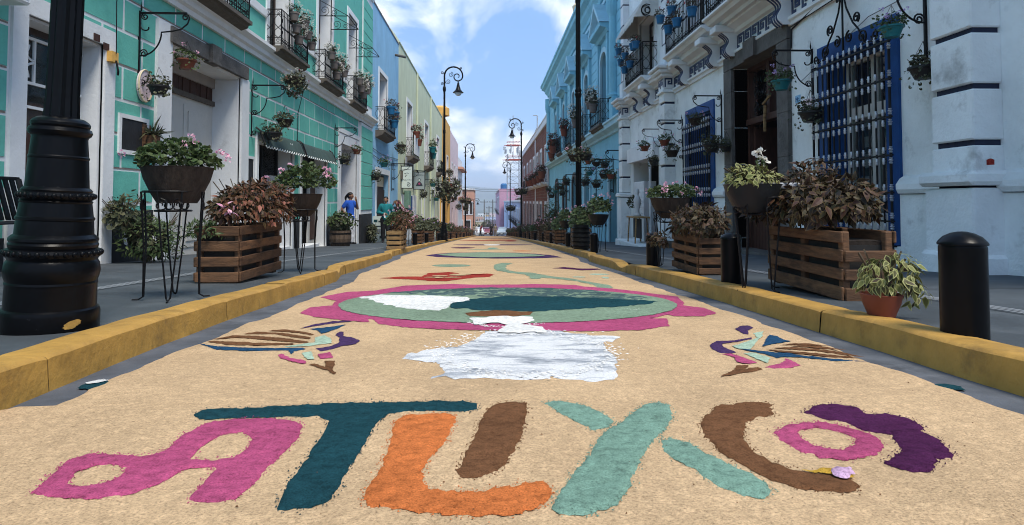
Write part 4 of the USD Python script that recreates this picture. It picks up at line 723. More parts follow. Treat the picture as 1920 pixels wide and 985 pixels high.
# plinth
for a, b_ in ((2.2, 4.78), (5.3, 6.0), (7.56, 8.26), (10.56, 11.1), (12.82, 13.5), (14.1, 14.9)):
    panel('plinth', 'R', X, rect(a, b_, -1.0, 0.50), -0.01, 0.05, M['white_wall'], C)
    obj('plinth_moulding', sweep('R', X, [(0, 0.50), (0.07, 0.51), (0.09, 0.55), (0.09, 0.60), (0.05, 0.66), (0, 0.69)], a, b_), M['white_wall'], C)
def pilaster(y0, y1, zs, side_proj=0.25, ztop=2.45 + A):
    p = obj('pilaster', B().box((X - side_proj + 0.035, y0 + 0.03, -1.3), (X + 0.01, y1 - 0.03, ztop)), M['navy'], C)
    edges = [0.66] + [z + A for z in zs] + [ztop]
    for i in range(len(edges) - 1):
        a, b_ = edges[i] + (0.024 if i else 0), edges[i + 1] - (0.024 if i < len(edges) - 2 else 0)
        if b_ - a < 0.05: continue
        v = B().box((X - side_proj, y0, a), (X + 0.008, y1, b_), 0.012); obj('pilaster_block', v, M['white_wall'], p)
    obj('pilaster_base', B().box((X - side_proj - 0.05, y0 - 0.04, -1.3), (X + 0.006, y1 + 0.04, 0.54), 0.015), M['white_wall'], p)
    obj('pilaster_moulding', B().box((X - side_proj - 0.09, y0 - 0.08, 0.56), (X + 0.006, y1 + 0.08, 0.68), 0.03), M['white_wall'], p)
    obj('pilaster_foot', B().box((X - side_proj - 0.09, y0 - 0.07, -1.3), (X + 0.004, y1 + 0.07, sz(y0) + 0.16), 0.03), M['slab'] if y0 > 9 else M['white_wall'], p)
    obj('pilaster_cap', B().box((X - side_proj - 0.05, y0 - 0.05, ztop), (X, y1 + 0.05, ztop + 0.045), 0.01).box((X - side_proj - 0.02, y0 - 0.02, ztop + 0.045), (X, y1 + 0.02, ztop + 0.08)), M['white_wall'], p)
    return p
pilaster(4.80, 5.27, (0.48, 0.94, 1.40, 1.86, 2.30)); pilaster(13.58, 14.0, (0.31, 0.80, 1.28, 1.76, 2.22)); pilaster(18.0, 18.46, (0.24, 0.72, 1.21, 1.71, 2.2))
# frieze with meander, mouldings, cornice
FZ0, FZ1 = 2.55 + A, 2.80 + A
obj('string_moulding', sweep('R', X, [(0, FZ0 - 0.13), (0.03, FZ0 - 0.13), (0.04, FZ0 - 0.08), (0.07, FZ0 - 0.06), (0.07, FZ0 - 0.02), (0, FZ0)], Y0, 18.0), M['white_clean'], C)
obj('cornice', sweep('R', X, [(0, FZ1 + 0.01), (0.06, FZ1 + 0.02), (0.08, FZ1 + 0.07), (0.2, FZ1 + 0.12), (0.22, FZ1 + 0.19), (0.25, FZ1 + 0.2), (0.25, FZ1 + 0.25), (0, FZ1 + 0.28)], Y0, 18.5), M['white_clean'], C)
fz = panel('frieze', 'R', X, rect(Y0, 18.0, FZ0 + 0.005, FZ1), 0.0, 0.008, M['white_clean'], C)
def key(y, w, z0, h):                                  # one turn of the Greek key, as a path
    return LineString([(y, z0), (y, z0 + h), (y + w * 0.74, z0 + h), (y + w * 0.74, z0 + h * 0.34), (y + w * 0.36, z0 + h * 0.34), (y + w * 0.36, z0 + h * 0.66), (y + w * 0.52, z0 + h * 0.66)]).buffer(w * 0.075, cap_style=3, join_style=2)
y = 2.5
while y < 17.6:
    p = key(y, 0.26, FZ0 + 0.04, 0.17).union(LineString([(y + 0.0, FZ0 + 0.035), (y - 0.07, FZ0 + 0.035)]).buffer(0.02, cap_style=3)); panel('frieze_key', 'R', X, p, 0.008, 0.02, M['frieze_navy'], fz); y += 0.27
for y0 in (13.58, 18.0, 4.8):                           # the same frieze wraps the pilaster heads
    pf = obj('frieze_block', B().box((X - 0.25, y0, FZ0 - 0.01), (X, y0 + 0.44, FZ1)), M['white_clean'], C)
    k2 = key(0, 0.22, 0.04, 0.17); b = B().prism(k2, lambda u, w, d: (X - 0.25 + 0.03 + u * 0.9, y0 - d, FZ0 + w), 0, 0.01); obj('frieze_key', b, M['frieze_navy'], pf)
    b = B().prism(key(0, 0.2, 0.04, 0.17), lambda u, w, d: (X - 0.25 - d, y0 + 0.04 + u, FZ0 + w), 0, 0.01).prism(key(0.21, 0.2, 0.04, 0.17), lambda u, w, d: (X - 0.25 - d, y0 + 0.04 + u, FZ0 + w), 0, 0.01); obj('frieze_key', b, M['frieze_navy'], pf)
    obj('capital', B().box((X - 0.33, y0 - 0.08, FZ1), (X, y0 + 0.52, FZ1 + 0.08), 0.02).box((X - 0.4, y0 - 0.15, FZ1 + 0.08), (X, y0 + 0.6, FZ1 + 0.17), 0.03).box((X - 0.45, y0 - 0.2, FZ1 + 0.17), (X, y0 + 0.64, FZ1 + 0.25), 0.02), M['white_clean'], C)
    obj('upper_pilaster', B().box((X - 0.22, y0 + 0.02, FZ1 + 0.25), (X, y0 + 0.42, FZ1 + 0.75), 0.01).box((X - 0.18, y0 + 0.04, FZ1 + 0.75), (X, y0 + 0.4, ZT)), M['white_clean'], C)
    for zz in np.arange(FZ1 + 1.2, ZT, 0.62): obj('navy_stripe', B().box((X - 0.184, y0 + 0.036, zz), (X, y0 + 0.404, zz + 0.04)), M['navy'], C)
    panel('navy_outline', 'R', X - 0.18, frame_ring(y0 + 0.09, y0 + 0.33, FZ1 + 0.8, FZ1 + 1.15, 0.03, True), 0, 0.006, M['navy'], C)
# balconies on scrolled consoles
def console(y, w=0.2):
    z0 = FZ0 - 0.12; h = 0.40; t_ = np.linspace(0, 1, 14)
    out_ = 0.10 + 0.17 * t_ + 0.07 * np.sin(t_ * 2 * math.pi * 0.95 + 0.4); zz = z0 + h * t_
    poly = np.r_[np.c_[out_, zz], [[0, z0 + h], [0, z0]]]
    c = obj('console', sweep('R', X, poly, y - w / 2, y + w / 2), M['white_clean'], C, smooth=35)
    for k in range(3):
        yc = y - w / 2 + w * (k + 0.5) / 3; b = B().tube(np.c_[X - out_, np.full(14, yc), zz], 0.016, 5); obj('console_stripe', b, M['frieze_navy'], c)
    obj('console_block', B().box((X - 0.40, y - w / 2 - 0.04, z0 + h), (X, y + w / 2 + 0.04, z0 + h + 0.12), 0.015), M['white_clean'], c)
for (a, b_, pr, cons) in ((10.66, 13.05, 0.42, (12.6, 10.92)), (8.0, 10.35, 0.50, (10.15, 8.3)), (14.98, 16.95, 0.43, (16.5, 15.25))):
    for cy in cons: console(cy)
    zb = 2.97 + A
    prof = [(0, zb - 0.02), (pr - 0.22, zb - 0.02), (pr - 0.2, zb + 0.03), (pr - 0.1, zb + 0.05), (pr - 0.06, zb + 0.10), (pr - 0.02, zb + 0.11), (pr, zb + 0.125), (pr, zb + 0.16), (0, zb + 0.17)]
    obj('balcony_slab', sweep('R', X, prof, a - 0.02, b_ + 0.02), M['white_clean'], C)
    balcony(C, 'R', X, a + 0.03, b_ - 0.03, zb + 0.172, proj=pr - 0.05, hr=0.84, thick=0.001, slab='white_clean', pitch=0.085, label='black iron railing of vertical bars on a moulded white balcony')
for h in h_up:
    a = h.bounds; window(C, 'R', X, a[0], a[2], a[1], a[3], fw=0.15, rec=0.25, pmat='wood_shadow', curtain='dark_inside')
# blue framed window with grille, near
def grille(parent, y0, y1, zs, z0, z1, n, xo, arch=False):
    for z in zs: obj('grille_rail', B().box((xo - 0.009, y0 - 0.03, z - 0.009), (xo + 0.009, y1 + 0.03, z + 0.009)), M['iron'], parent)
    for i in range(n):
        y = y0 + (y1 - y0) * i / (n - 1); big = i in (0, n - 1)
        bar = obj('grille_bar', B().tube([(xo, y, z0), (xo, y, z1)], 0.010 if not big else 0.013, 6), M['iron'], parent)
        for z in zs:
            for s in (-1, 1):
                zc = z + s * 0.055; k = 1.25 if big else 1.0
                prof = [(0.004, zc - 0.040), (0.010, zc - 0.036), (0.016 * k, zc - 0.020), (0.0115, zc - 0.011), (0.019 * k, zc + 0.004), (0.0115, zc + 0.016), (0.014 * k, zc + 0.027), (0.004, zc + 0.040)]
                obj('grille_knob', B().lathe(prof, (xo, y, 0), 7), M['silver'], bar, smooth=60)
    if arch:
        for i in range(1, n - 2, 2):
            y = y0 + (y1 - y0) * i / (n - 1); w = (y1 - y0) / (n - 1); a = np.linspace(0, math.pi, 9)
            p = np.r_[[[y - 0.012, zs[-1]]], np.c_[y + w / 2 - (w / 2 + 0.012) * np.cos(a), zs[-2] - 0.16 + 0.09 * np.sin(a)], [[y + w + 0.012, zs[-1]]]]
            obj('grille_arch', B().tube(np.c_[np.full(len(p), xo - 0.012), p], 0.009, 5), M['iron'], parent)
    for y in (y0, y1):
        for z in (z0 + 0.04, z1 - 0.03): obj('grille_stay', B().tube([(xo, y, z), (X, y, z)], 0.010, 5), M['iron'], parent)
wf_ = panel('window_frame', 'R', X, frame_ring(6.22, 7.34, -0.02, 1.72 + A, 0.2), -0.02, 0.03, M['blue_paint'], C, label='blue painted frame of the near window')
panel('reveal', 'R', X, frame_ring(6.25, 7.31, -0.02, 1.69 + A, 0.03), -0.3, -0.021, M['blue_paint'], wf_)
sash = rect(6.26, 7.30, -0.02, 1.68 + A)
for (a, b_) in ((6.31, 6.745), (6.815, 7.25)): sash = sash.difference(rect(a, b_, 0.3, 0.98 + A)).difference(rect(a, b_, 1.12 + A, 1.64 + A))
sp = panel('sash', 'R', X, sash, -0.27, -0.2, M['door_white'], wf_)
panel('pane', 'R', X, rect(6.3, 7.26, 0.25, 1.64 + A), -0.245, -0.238, M['pane'], wf_)
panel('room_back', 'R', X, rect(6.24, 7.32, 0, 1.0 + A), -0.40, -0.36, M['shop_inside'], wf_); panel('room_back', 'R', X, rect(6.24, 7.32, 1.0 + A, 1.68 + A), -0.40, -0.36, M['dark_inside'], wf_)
rp = np.random.default_rng(5)
for k in range(10):
    y, z = 6.36 + 0.5 * (k % 2) + rp.uniform(0, 0.1), 0.35 + 0.24 * (k // 2); panel('price_card', 'R', X, rect(y, y + rp.uniform(0.16, 0.24), z, z + rp.uniform(0.12, 0.2)), -0.29, -0.286, M[['sign_grey', 'curtain', 'sign_grey', 'curtain'][k % 4]], wf_)
panel('sill', 'R', X, rect(6.0, 7.56, -0.4, -0.021), -0.2, 0.06, M['white_wall'], wf_)
G1 = (1.64 + A, 1.25 + A, 0.86 + A, 0.47 + A, 0.09 + A, -0.2 + A)
grille(wf_, 6.05, 7.52, G1, -0.06, 1.70 + A, 14, X - 0.1, arch=True)
b = B()                                                # wrought crown over the grille
yc, z0 = 6.85, 1.70 + A; xo = X - 0.1
for s in (-1, 1):
    for (cy, cz, r, st, tr) in ((0.36, 0.10, 0.085, -90, 1.6), (0.12, 0.16, 0.07, 90, 1.5), (0.26, 0.34, 0.065, -60, 1.6), (0.06, 0.66, 0.055, -40, 1.5), (0.58, 0.06, 0.06, 180, 1.4)):
        p = spiral((cy, cz), r, 0.012, math.radians(st), tr, 20); b.tube(np.c_[np.full(20, xo), yc + s * p[:, 0], z0 + p[:, 1]], 0.011, 5)
    p = np.array([(0.58, 0.0), (0.40, 0.02), (0.3, 0.2), (0.2, 0.3), (0.08, 0.5), (0.03, 0.66)]); b.tube(np.c_[np.full(6, xo), yc + s * p[:, 0], z0 + p[:, 1]], 0.011, 5)
b.tube([(xo, yc, z0), (xo, yc, z0 + 0.78)], 0.012, 5); obj('grille_crown', b, M['iron'], wf_)
# blue framed window with grille, far
wf2 = panel('window_frame', 'R', X, frame_ring(11.32, 12.6, -0.25, 1.72 + A, 0.18), -0.02, 0.03, M['blue_paint'], C, label='blue painted frame of the far window')
panel('reveal', 'R', X, frame_ring(11.35, 12.57, -0.25, 1.69 + A, 0.03), -0.35, -0.021, M['blue_paint'], wf2)
panel('room_back', 'R', X, rect(11.33, 12.59, -0.25, 1.7 + A), -0.4, -0.34, M['dark_inside'], wf2)
for y in (11.4, 11.95, 12.5): panel('sash', 'R', X, rect(y - 0.035, y + 0.035, -0.2, 1.65 + A), -0.33, -0.28, M['blue_paint'], wf2)
grille(wf2, 11.2, 12.72, (1.50 + A, 1.06 + A, 0.62 + A, 0.18 + A, -0.28 + A), -0.3, 1.56 + A, 13, X - 0.1)
panel('sill', 'R', X, rect(11.1, 12.8, -0.55, -0.255), -0.2, 0.06, M['white_wall'], wf2)
# stone portal with half open wooden door
pt = thing('stone_portal', 'grey stone door surround with keystone and carved wooden door', 'portal')
pf = obj('jamb', B(), None, pt) if False else None
for (a, b_) in ((8.26, 8.58), (10.23, 10.56)):
    z = -0.8
    while z < 2.25 + A:
        z2 = min(z + 0.62, 2.25 + A); panel('jamb_stone', 'R', X, rect(a, b_, z, z2 - 0.006), -0.44, 0.06, M['stone'], pt); z = z2
for k, (a, b_) in enumerate(((8.26, 8.74), (8.745, 9.22), (9.225, 9.62), (9.625, 10.08), (10.085, 10.56))):
    panel('lintel_stone' if k != 2 else 'keystone', 'R', X, rect(a, b_, 2.255 + A, 2.52 + A if k != 2 else 2.55 + A), -0.44, 0.06 if k != 2 else 0.11, M['stone'], pt)
panel('threshold', 'R', X, rect(8.58, 10.23, -0.75, sz(9.4) + 0.05), -0.4, 0.1, M['stone'], pt)
fr = panel('door_frame', 'R', X, frame_ring(8.66, 10.15, -0.6, 2.18 + A, 0.075), -0.34, -0.22, M['wood_dark'], pt)
panel('transom_bar', 'R', X, rect(8.6, 10.2, 1.28 + A, 1.38 + A), -0.34, -0.18, M['wood_dark'], fr)
panel('mullion', 'R', X, rect(9.36, 9.46, 1.38 + A, 2.2 + A), -0.33, -0.2, M['wood_dark'], fr)
panel('transom_glass', 'R', X, rect(8.66, 10.15, 1.38 + A, 2.18 + A), -0.30, -0.29, M['pane'], fr)
b = B()
for cy in (8.85, 9.17, 9.65, 9.97):
    for cz in (1.55, 1.8, 2.03):
        for s in (-1, 1):
            p = spiral((cy, cz + A), 0.1, 0.015, s * 1.2, 1.5 * s, 14); b.tube(np.c_[np.full(14, X + 0.26), p], 0.009, 4, cap=False)
obj('transom_scrolls', b, M['iron'], fr)
dl = obj('door_leaf', B().bx((X + 0.28 + 0.33, 10.1, 0.52), (0.66, 0.06, 2.3), 0.0), M['wood_dark'], pt)
for zc in (-0.15, 0.55, 1.2): obj('door_panel', B().bx((X + 0.61, 10.06, zc), (0.44, 0.03, 0.5)), M['wood_dark'], dl)
lf = obj('door_leaf', B().box((X + 0.26, 9.42, -0.62), (X + 0.32, 10.13, 0.48)), M['wood_dark'], pt)
for y in np.arange(9.44, 10.1, 0.115): obj('door_plank', B().box((X + 0.245, y, -0.6), (X + 0.262, y + 0.105, 0.46)), M['wood_dark'], lf)
b = B(); xr = X + 0.45
b.box((xr + 3.0, 7.6, -0.9), (xr + 3.1, 11.2, 3)).box((xr, 7.5, -0.9), (xr + 3.1, 7.6, 3)).box((xr, 11.2, -0.9), (xr + 3.1, 11.3, 3)).box((xr, 7.5, 2.9), (xr + 3.1, 11.3, 3.0)).box((xr - 0.1, 7.5, -1.0), (xr + 3.1, 11.3, sz(9.4) + 0.03))
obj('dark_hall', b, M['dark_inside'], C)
hd = obj('door_handle', B().tube([(X + 0.19, 9.46, 1.5 + A), (X + 0.13, 9.44, 1.53 + A), (X + 0.13, 9.2, 1.62 + A)], 0.02, 6).tube([(X + 0.15, 9.4, 1.5 + A), (X + 0.14, 9.41, 1.3 + A), (X + 0.16, 9.44, 1.1 + A)], 0.025, 6), M['slat_light'], pt, label='small wooden figure fixed on the door mullion')
# shop at the far end of the white house
sf = panel('shop_sign_box', 'R', X, rect(14.9, 17.75, 1.1 + A, 1.5 + A), 0.0, 0.16, M['white_clean'], C)
b = B()
b.box((X + 2.4, 14.9, -1.3), (X + 2.5, 17.7, 1.9)).box((X + 0.43, 14.8, -1.3), (X + 2.5, 14.94, 1.9)).box((X + 0.43, 17.62, -1.3), (X + 2.5, 17.7, 1.9)).box((X + 0.43, 14.9, 1.7), (X + 2.5, 17.7, 1.9)).box((X + 0.2, 14.9, -1.4), (X + 2.5, 17.7, sz(16) + 0.06))
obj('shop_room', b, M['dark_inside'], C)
tw = obj('tiled_wall', B().box((X - 0.02, 16.3, -1.2), (X + 0.3, 17.58, 0.55 + A)), M['white_clean'], C)
for i in range(12):
    for k in range(5): obj('tile', B().box((X - 0.032, 16.31 + 0.25 * k, -0.72 + 0.14 * i), (X - 0.019, 16.31 + 0.25 * k + 0.243, -0.72 + 0.14 * i + 0.132)), M['white_plaster'], tw)
obj('step', B().box((X - 0.55, 14.6, -1.3), (X - 0.02, 17.6, sz(16) + 0.10), 0.02), M['white_wall'], C)
obj('white_post', B().tube([(X - 0.1, 15.4, -1.0), (X - 0.1, 15.4, 1.1 + A)], 0.035, 8), M['white_clean'], C)
panel('green_door', 'R', X, rect(14.97, 15.5, -1.2, 1.1 + A), -0.2, -0.14, M['black_paint'], C)
# plates, cables
pq = panel('plaque', 'R', X, rect(7.66, 7.92, 1.1 + A, 1.34 + A), 0, 0.02, M['pale_pink'], C)
for k in range(4): panel('plaque_line', 'R', X, rect(7.70, 7.88 - 0.03 * (k % 2), 1.15 + A + 0.045 * k, 1.162 + A + 0.045 * k), 0.02, 0.023, M['slab'], pq)
nbp = panel('number_plate', 'R', X, rect(8.02, 8.14, 1.33 + A, 1.43 + A), 0, 0.012, M['sky_blue'], C)
scribble(nbp, 'numeral', lambda v: np.c_[X - 0.0125 - v[:, 2], 8.08 - v[:, 0], 1.345 + A + v[:, 1]], 0.09, 0.06, M['blue_paint'], 4, 0)
obj('cable', B().tube([(X - 0.02, 8.2, 2.36 + A), (X - 0.03, 7.4, 2.5 + A), (X - 0.02, 5.4, 2.62 + A)], 0.012, 5).tube([(X - 0.02, 8.2, 2.36 + A), (X - 0.02, 8.22, 2.1 + A)], 0.012, 5).tube([(X - 0.02, 8.22, 2.4 + A), (X - 0.05, 7.0, 2.42 + A), (X - 0.02, 5.4, 2.9 + A)], 0.008, 4), M['iron'], C)
obj('cable', B().tube([(X - 0.02, 7.95, 1.6 + A), (X - 0.02, 6.5, 2.02 + A), (X - 0.02, 5.4, 2.05 + A)], 0.005, 4), M['stone'], C)
obj('red_lamp', B().lathe([(0.005, 0), (0.025, 0.0), (0.025, 0.04), (0.005, 0.05)], (X - 0.2, 4.70, 0.72), 10), M['saw_red'], C, label='small red box on the pilaster')
# shop awning upstairs
aw = thing('balcony_awning', 'cream scalloped awning over the far balcony of the white house', 'awning')
n = 40; yy_ = np.linspace(14.85, 17.0, n); rows = [(0.0, 5.35 + A), (0.3, 5.1 + A), (0.62, 4.55 + A)]
v = np.vstack([np.c_[np.full(n, X - r[0]), yy_, np.full(n, r[1])] for r in rows]); b = B(); b.add(v, [[i * n + j, i * n + j + 1, (i + 1) * n + j + 1, (i + 1) * n + j] for i in range(2) for j in range(n - 1)])
for ye in (14.85, 17.0): b.add([(X, ye, 5.35 + A), (X - 0.3, ye, 5.1 + A), (X - 0.62, ye, 4.55 + A), (X, ye, 4.6 + A)], [[0, 1, 2], [0, 2, 3]])
obj('canvas', b, M['awning_white'], aw)
sc = np.abs(np.sin(np.linspace(0, math.pi * 9, n))); b = B(); b.add(np.vstack([np.c_[np.full(n, X - 0.622), yy_, np.full(n, 4.56 + A)], np.c_[np.full(n, X - 0.626), yy_, 4.5 + A - 0.07 * sc]]), [[q, q + 1, n + q + 1, n + q] for q in range(n - 1)]); obj('valance', b, M['awning_white'], aw)
b = B()
for s in (-1, 1):
    p = spiral((X - 0.3, 4.72 + A), 0.16, 0.03, s, 1.5 * s, 16); b.tube(np.c_[p[:, 0], np.full(16, 14.84), p[:, 1]], 0.012, 4)
obj('awning_scroll', b, M['iron'], aw)

# ================================================================ the ornate blue house
N = thing('ornate_blue_house', 'ornate light blue house with pedimented windows and heavy cornice', 'house')
X = BX; cy_ = [23.75 + 4.3 * k for k in range(5)]; Y0, Y1, ZT = 18.55, 46.6, 8.55 + A
def arched(a, b_, z0, z1):
    r = (b_ - a) / 2; return unary_union([rect(a, b_, z0, z1 - r * 0.6), Point((a + b_) / 2, 0).buffer(r, 24)]) if False else Polygon([(a, z0), (b_, z0)] + [((a + b_) / 2 + r * math.cos(t), z1 - r * 0.7 + r * 0.7 * math.sin(t)) for t in np.linspace(0, math.pi, 13)])
up = [arched(c - 0.65, c + 0.65, 2.95 + A, 5.85 + A) for c in cy_]; dn = [arched(c - 0.75, c + 0.75, gz(c) - 0.6, 1.35 + A) for c in cy_[1:]] + [rect(21.4, 22.9, -1.4, 0.95 + A)]
shell(N, 'R', X, Y0, Y1, ZT, up + dn, M['ornate_blue'], depth=8)
for c in cy_:
    f = panel('window_frame', 'R', X, arched(c - 0.85, c + 0.85, 2.95 + A, 6.05 + A).difference(arched(c - 0.65, c + 0.65, 2.9 + A, 5.85 + A)), -0.02, 0.09, M['ornate_pale'], N)
    panel('sash', 'R', X, arched(c - 0.65, c + 0.65, 2.95 + A, 5.85 + A), -0.36, -0.3, M['blue_paint'], f)
    for q in (-0.32, 0.32): panel('pane', 'R', X, rect(c + q - 0.24, c + q + 0.24, 3.2 + A, 5.2 + A), -0.3, -0.29, M['window_brown'], f)
    # pediment: an entablature and a steep gable standing out of the wall
    pd = obj('pediment', sweep('R', X, [(0, 6.35 + A), (0.12, 6.38 + A), (0.2, 6.5 + A), (0.42, 6.55 + A), (0.45, 6.68 + A), (0, 6.7 + A)], c - 1.25, c + 1.25), M['ornate_blue'], N)
    panel('gable', 'R', X, Polygon([(c - 1.2, 6.7 + A), (c + 1.2, 6.7 + A), (c, 7.65 + A)]), 0, 0.2, M['ornate_pale'], pd)
    for s in (-1, 1):
        b = B(); q = [(s * 1.32, 6.7), (s * 1.1, 6.7), (0, 7.58), (0, 7.76)]; b.prism(Polygon([(c + u, w + A) for u, w in q]).buffer(0), onwall('R', X), 0.0, 0.46); obj('gable_slope', b, M['ornate_pale'], pd)
    for q in (-1, 1): obj('jamb_pilaster', B().box((X - 0.14, c + q * 1.0 - 0.13, 2.95 + A), (X, c + q * 1.0 + 0.13, 6.35 + A), 0.02), M['ornate_blue'], N)
    balcony(N, 'R', X, c - 1.15, c + 1.15, 2.92 + A, proj=0.42, hr=0.92, thick=0.15, pitch=0.14, n_tube=3, label='balcony with scrolled dark railing')
for k in range(11):
    z = 3.3 + A + 0.38 * k
    for a, b_ in zip([Y0] + [c + 1.15 for c in cy_], [c - 1.15 for c in cy_] + [Y1]):
        if b_ - a > 0.3: panel('rustication', 'R', X, rect(a + 0.01, b_ - 0.01, z, z + 0.35), 0, 0.02, M['ornate_blue'], N)
obj('ledge', sweep('R', X, [(0, 2.45 + A), (0.08, 2.47 + A), (0.1, 2.56 + A), (0.28, 2.66 + A), (0.3, 2.8 + A), (0.34, 2.83 + A), (0.34, 2.9 + A), (0, 2.92 + A)], Y0, Y1), M['ornate_pale'], N)
obj('cornice', sweep('R', X, [(0, 7.95 + A), (0.1, 7.97 + A), (0.14, 8.1 + A), (0.3, 8.25 + A), (0.34, 8.4 + A), (0.55, 8.5 + A), (0.6, 8.65 + A), (0.66, 8.68 + A), (0.66, 8.8 + A), (0, 8.9 + A)], Y0, Y1 + 0.1), M['ornate_blue'], N)
obj('frieze_band', sweep('R', X, [(0, 7.72 + A), (0.06, 7.74 + A), (0.06, 7.9 + A), (0, 7.92 + A)], Y0, Y1), M['ornate_pale'], N)
for y in (21.6, 45.9): obj('corner_column', B().box((X - 0.22, y - 0.28, 2.93 + A), (X, y + 0.28, 3.7 + A), 0.02).lathe([(0.2, 3.7 + A), (0.24, 3.78 + A), (0.18, 3.86 + A), (0.16, 6.6 + A), (0.24, 6.8 + A), (0.26, 7.0 + A), (0.26, 7.7 + A)], (X - 0.1, y, 0), 14), M['ornate_blue'], N)
for c in cy_[1:]:
    f = panel('door_frame', 'R', X, arched(c - 0.92, c + 0.92, gz(c) - 0.6, 1.55 + A).difference(arched(c - 0.75, c + 0.75, gz(c) - 0.7, 1.35 + A)), -0.02, 0.08, M['ornate_pale'] if c < 30 else M['stone'], N); panel('door', 'R', X, arched(c - 0.75, c + 0.75, gz(c) - 0.6, 1.35 + A), -0.36, -0.28, M['wood_shadow'], f)
f = panel('door_frame', 'R', X, frame_ring(21.4, 22.9, -1.5, 0.95 + A, 0.2), -0.02, 0.06, M['ornate_pale'], N); panel('door', 'R', X, rect(21.4, 22.9, -1.5, 0.95 + A), -0.36, -0.25, M['wood_shadow'], f)
obj('dado_moulding', sweep('R', X, [(0, -0.35), (0.07, -0.33), (0.07, -0.22), (0, -0.2)], 18.6, 21.15), M['ornate_pale'], N)
obj('finial', B().lathe([(0.05, 0), (0.3, 0.02), (0.25, 0.2), (0.14, 0.3), (0.3, 0.55), (0.34, 0.8), (0.2, 0.95), (0.22, 1.05), (0.04, 1.2)], (X - 0.1, 30.0, 8.88 + A), 14), M['cream'], N, smooth=40)
# ================================================================ the brick house and what follows
Q = thing('brick_house', 'red brick house with white framed tall windows and pale parapet', 'house')
Y0, Y1, ZT = 46.75, 86.0, 7.0
M['brick_wall'] = mat_nodes('brick_wall', {'g': ('geometry', {}), 'sx': ('separate_xyz', {}), 'cv': ('combine_xyz', {}), 'bt': ('brick_texture', {'scale': 1.0, 'brick_width': 0.52, 'row_height': 0.26, 'mortar_size': 0.022, 'color1': (0.19, 0.062, 0.036), 'color2': (0.12, 0.042, 0.026), 'mortar': (0.20, 0.13, 0.10)}), 'n': ('noise_texture', {'scale': 0.8, 'detail': 5.0}), 'r': ('rgb_ramp', {'ramp': [(0.3, (0.75,) * 3), (0.7, (1.25,) * 3)]}), 'm': ('mix', {'mix_type': 'multiply', 'fac': 1.0}), 'p': ('principled_bsdf', {'roughness': 0.9, 'specular_ior_level': 0.1})},
    [('g.position', 'sx.vector'), ('sx.y', 'cv.x'), ('sx.z', 'cv.y'), ('cv.vector', 'bt.vector'), ('g.position', 'n.vector'), ('n.fac', 'r.fac'), ('bt.color', 'm.color1'), ('r.color', 'm.color2'), ('m.color', 'p.base_color')], surface='p.BSDF')
bw = [(48.6, 50), (53.2, 54.8), (57.2, 58.9), (62, 63.8), (67, 69), (72.4, 74.6), (79, 81.4)]
holes = [rect(a, b_, 1.55 + A, 4.35 + A) for a, b_ in bw] + [rect(a, b_, gz(b_) - 0.3, 0.2) for a, b_ in bw]
shell(Q, 'R', X, Y0, Y1, ZT, holes, M['brick_wall'], depth=8)
obj('parapet', sweep('R', X, [(0, ZT - 0.45), (0.12, ZT - 0.43), (0.15, ZT - 0.3), (0.15, ZT + 0.02), (0.2, ZT + 0.05), (0.2, ZT + 0.15), (-0.4, ZT + 0.15)], Y0, Y1), M['white_plaster'], Q)
obj('ledge', sweep('R', X, [(0, 1.25 + A), (0.1, 1.28 + A), (0.22, 1.4 + A), (0.22, 1.5 + A), (0, 1.52 + A)], Y0, Y1), M['white_plaster'], Q)
for a, b_ in bw:
    window(Q, 'R', X, a, b_, 1.55 + A, 4.35 + A, fw=0.28); balcony(Q, 'R', X, a - 0.35, b_ + 0.35, 1.55 + A, proj=0.45, hr=0.9, thick=0.14, pitch=0.28, slab='white_plaster', n_tube=3)
    f = panel('door_frame', 'R', X, frame_ring(a, b_, gz(b_) - 0.3, 0.2, 0.25), -0.02, 0.05, M['white_plaster'], Q); panel('door', 'R', X, rect(a, b_, gz(b_) - 0.3, 0.2), -0.36, -0.28, M['wood_shadow'], f)
for y in (47.1, 60.4, 85.6): obj('quoin_strip', B().box((X - 0.07, y - 0.3, gz(y)), (X, y + 0.3, ZT - 0.46)), M['white_plaster'], Q)
rf = thing('roof_frame', 'thin metal frame standing on the roof of the brick house', 'metal frame')
b = B()
for (xx, yy2, zt_) in ((5.4, 70, 10.3), (5.4, 73, 8.9), (6.8, 70, 8.9), (6.8, 73, 8.9)): obj('frame_post', B().tube([(xx, yy2, 6.5), (xx, yy2, zt_)], 0.06, 5), M['mast_grey'], rf)
for z in (8.2, 8.9): obj('frame_bar', B().tube([(5.4, 70, z), (6.8, 70, z)], 0.04, 4).tube([(5.4, 70, z), (5.4, 73, z)], 0.04, 4).tube([(5.4, 73, z), (6.8, 73, z)], 0.04, 4), M['mast_grey'], rf)
obj('frame_bar', B().tube([(5.4, 70, 10.3), (4.9, 70, 10.3)], 0.05, 4), M['mast_grey'], rf)
wt = thing('water_tank', 'small round blue water tank on the roof between blue and brick houses', 'water tank', (5.0, 46.9, 7.2))
obj('tank_body', B().lathe([(0.02, 0), (0.35, 0), (0.36, 0.5), (0.28, 0.72), (0.12, 0.8), (0.02, 0.82)], n=18), M['tank_blue'], wt, smooth=45)
LV = thing('lavender_house', 'pale lavender house beyond the brick house', 'house'); lw = [(93, 96), (100, 103.5), (108, 112), (117, 121), (126, 130)]
shell(LV, 'R', X, 86.05, 199, 0.6, [rect(a, b_, -3.2, -0.8) for a, b_ in lw], M['lavender'], depth=8)
for a, b_ in lw: window(LV, 'R', X, a, b_, -3.2, -0.8, fw=0.3); balcony(LV, 'R', X, a - 0.5, b_ + 0.5, -3.3, proj=0.6, hr=0.9, thick=0.15, pitch=0.5)
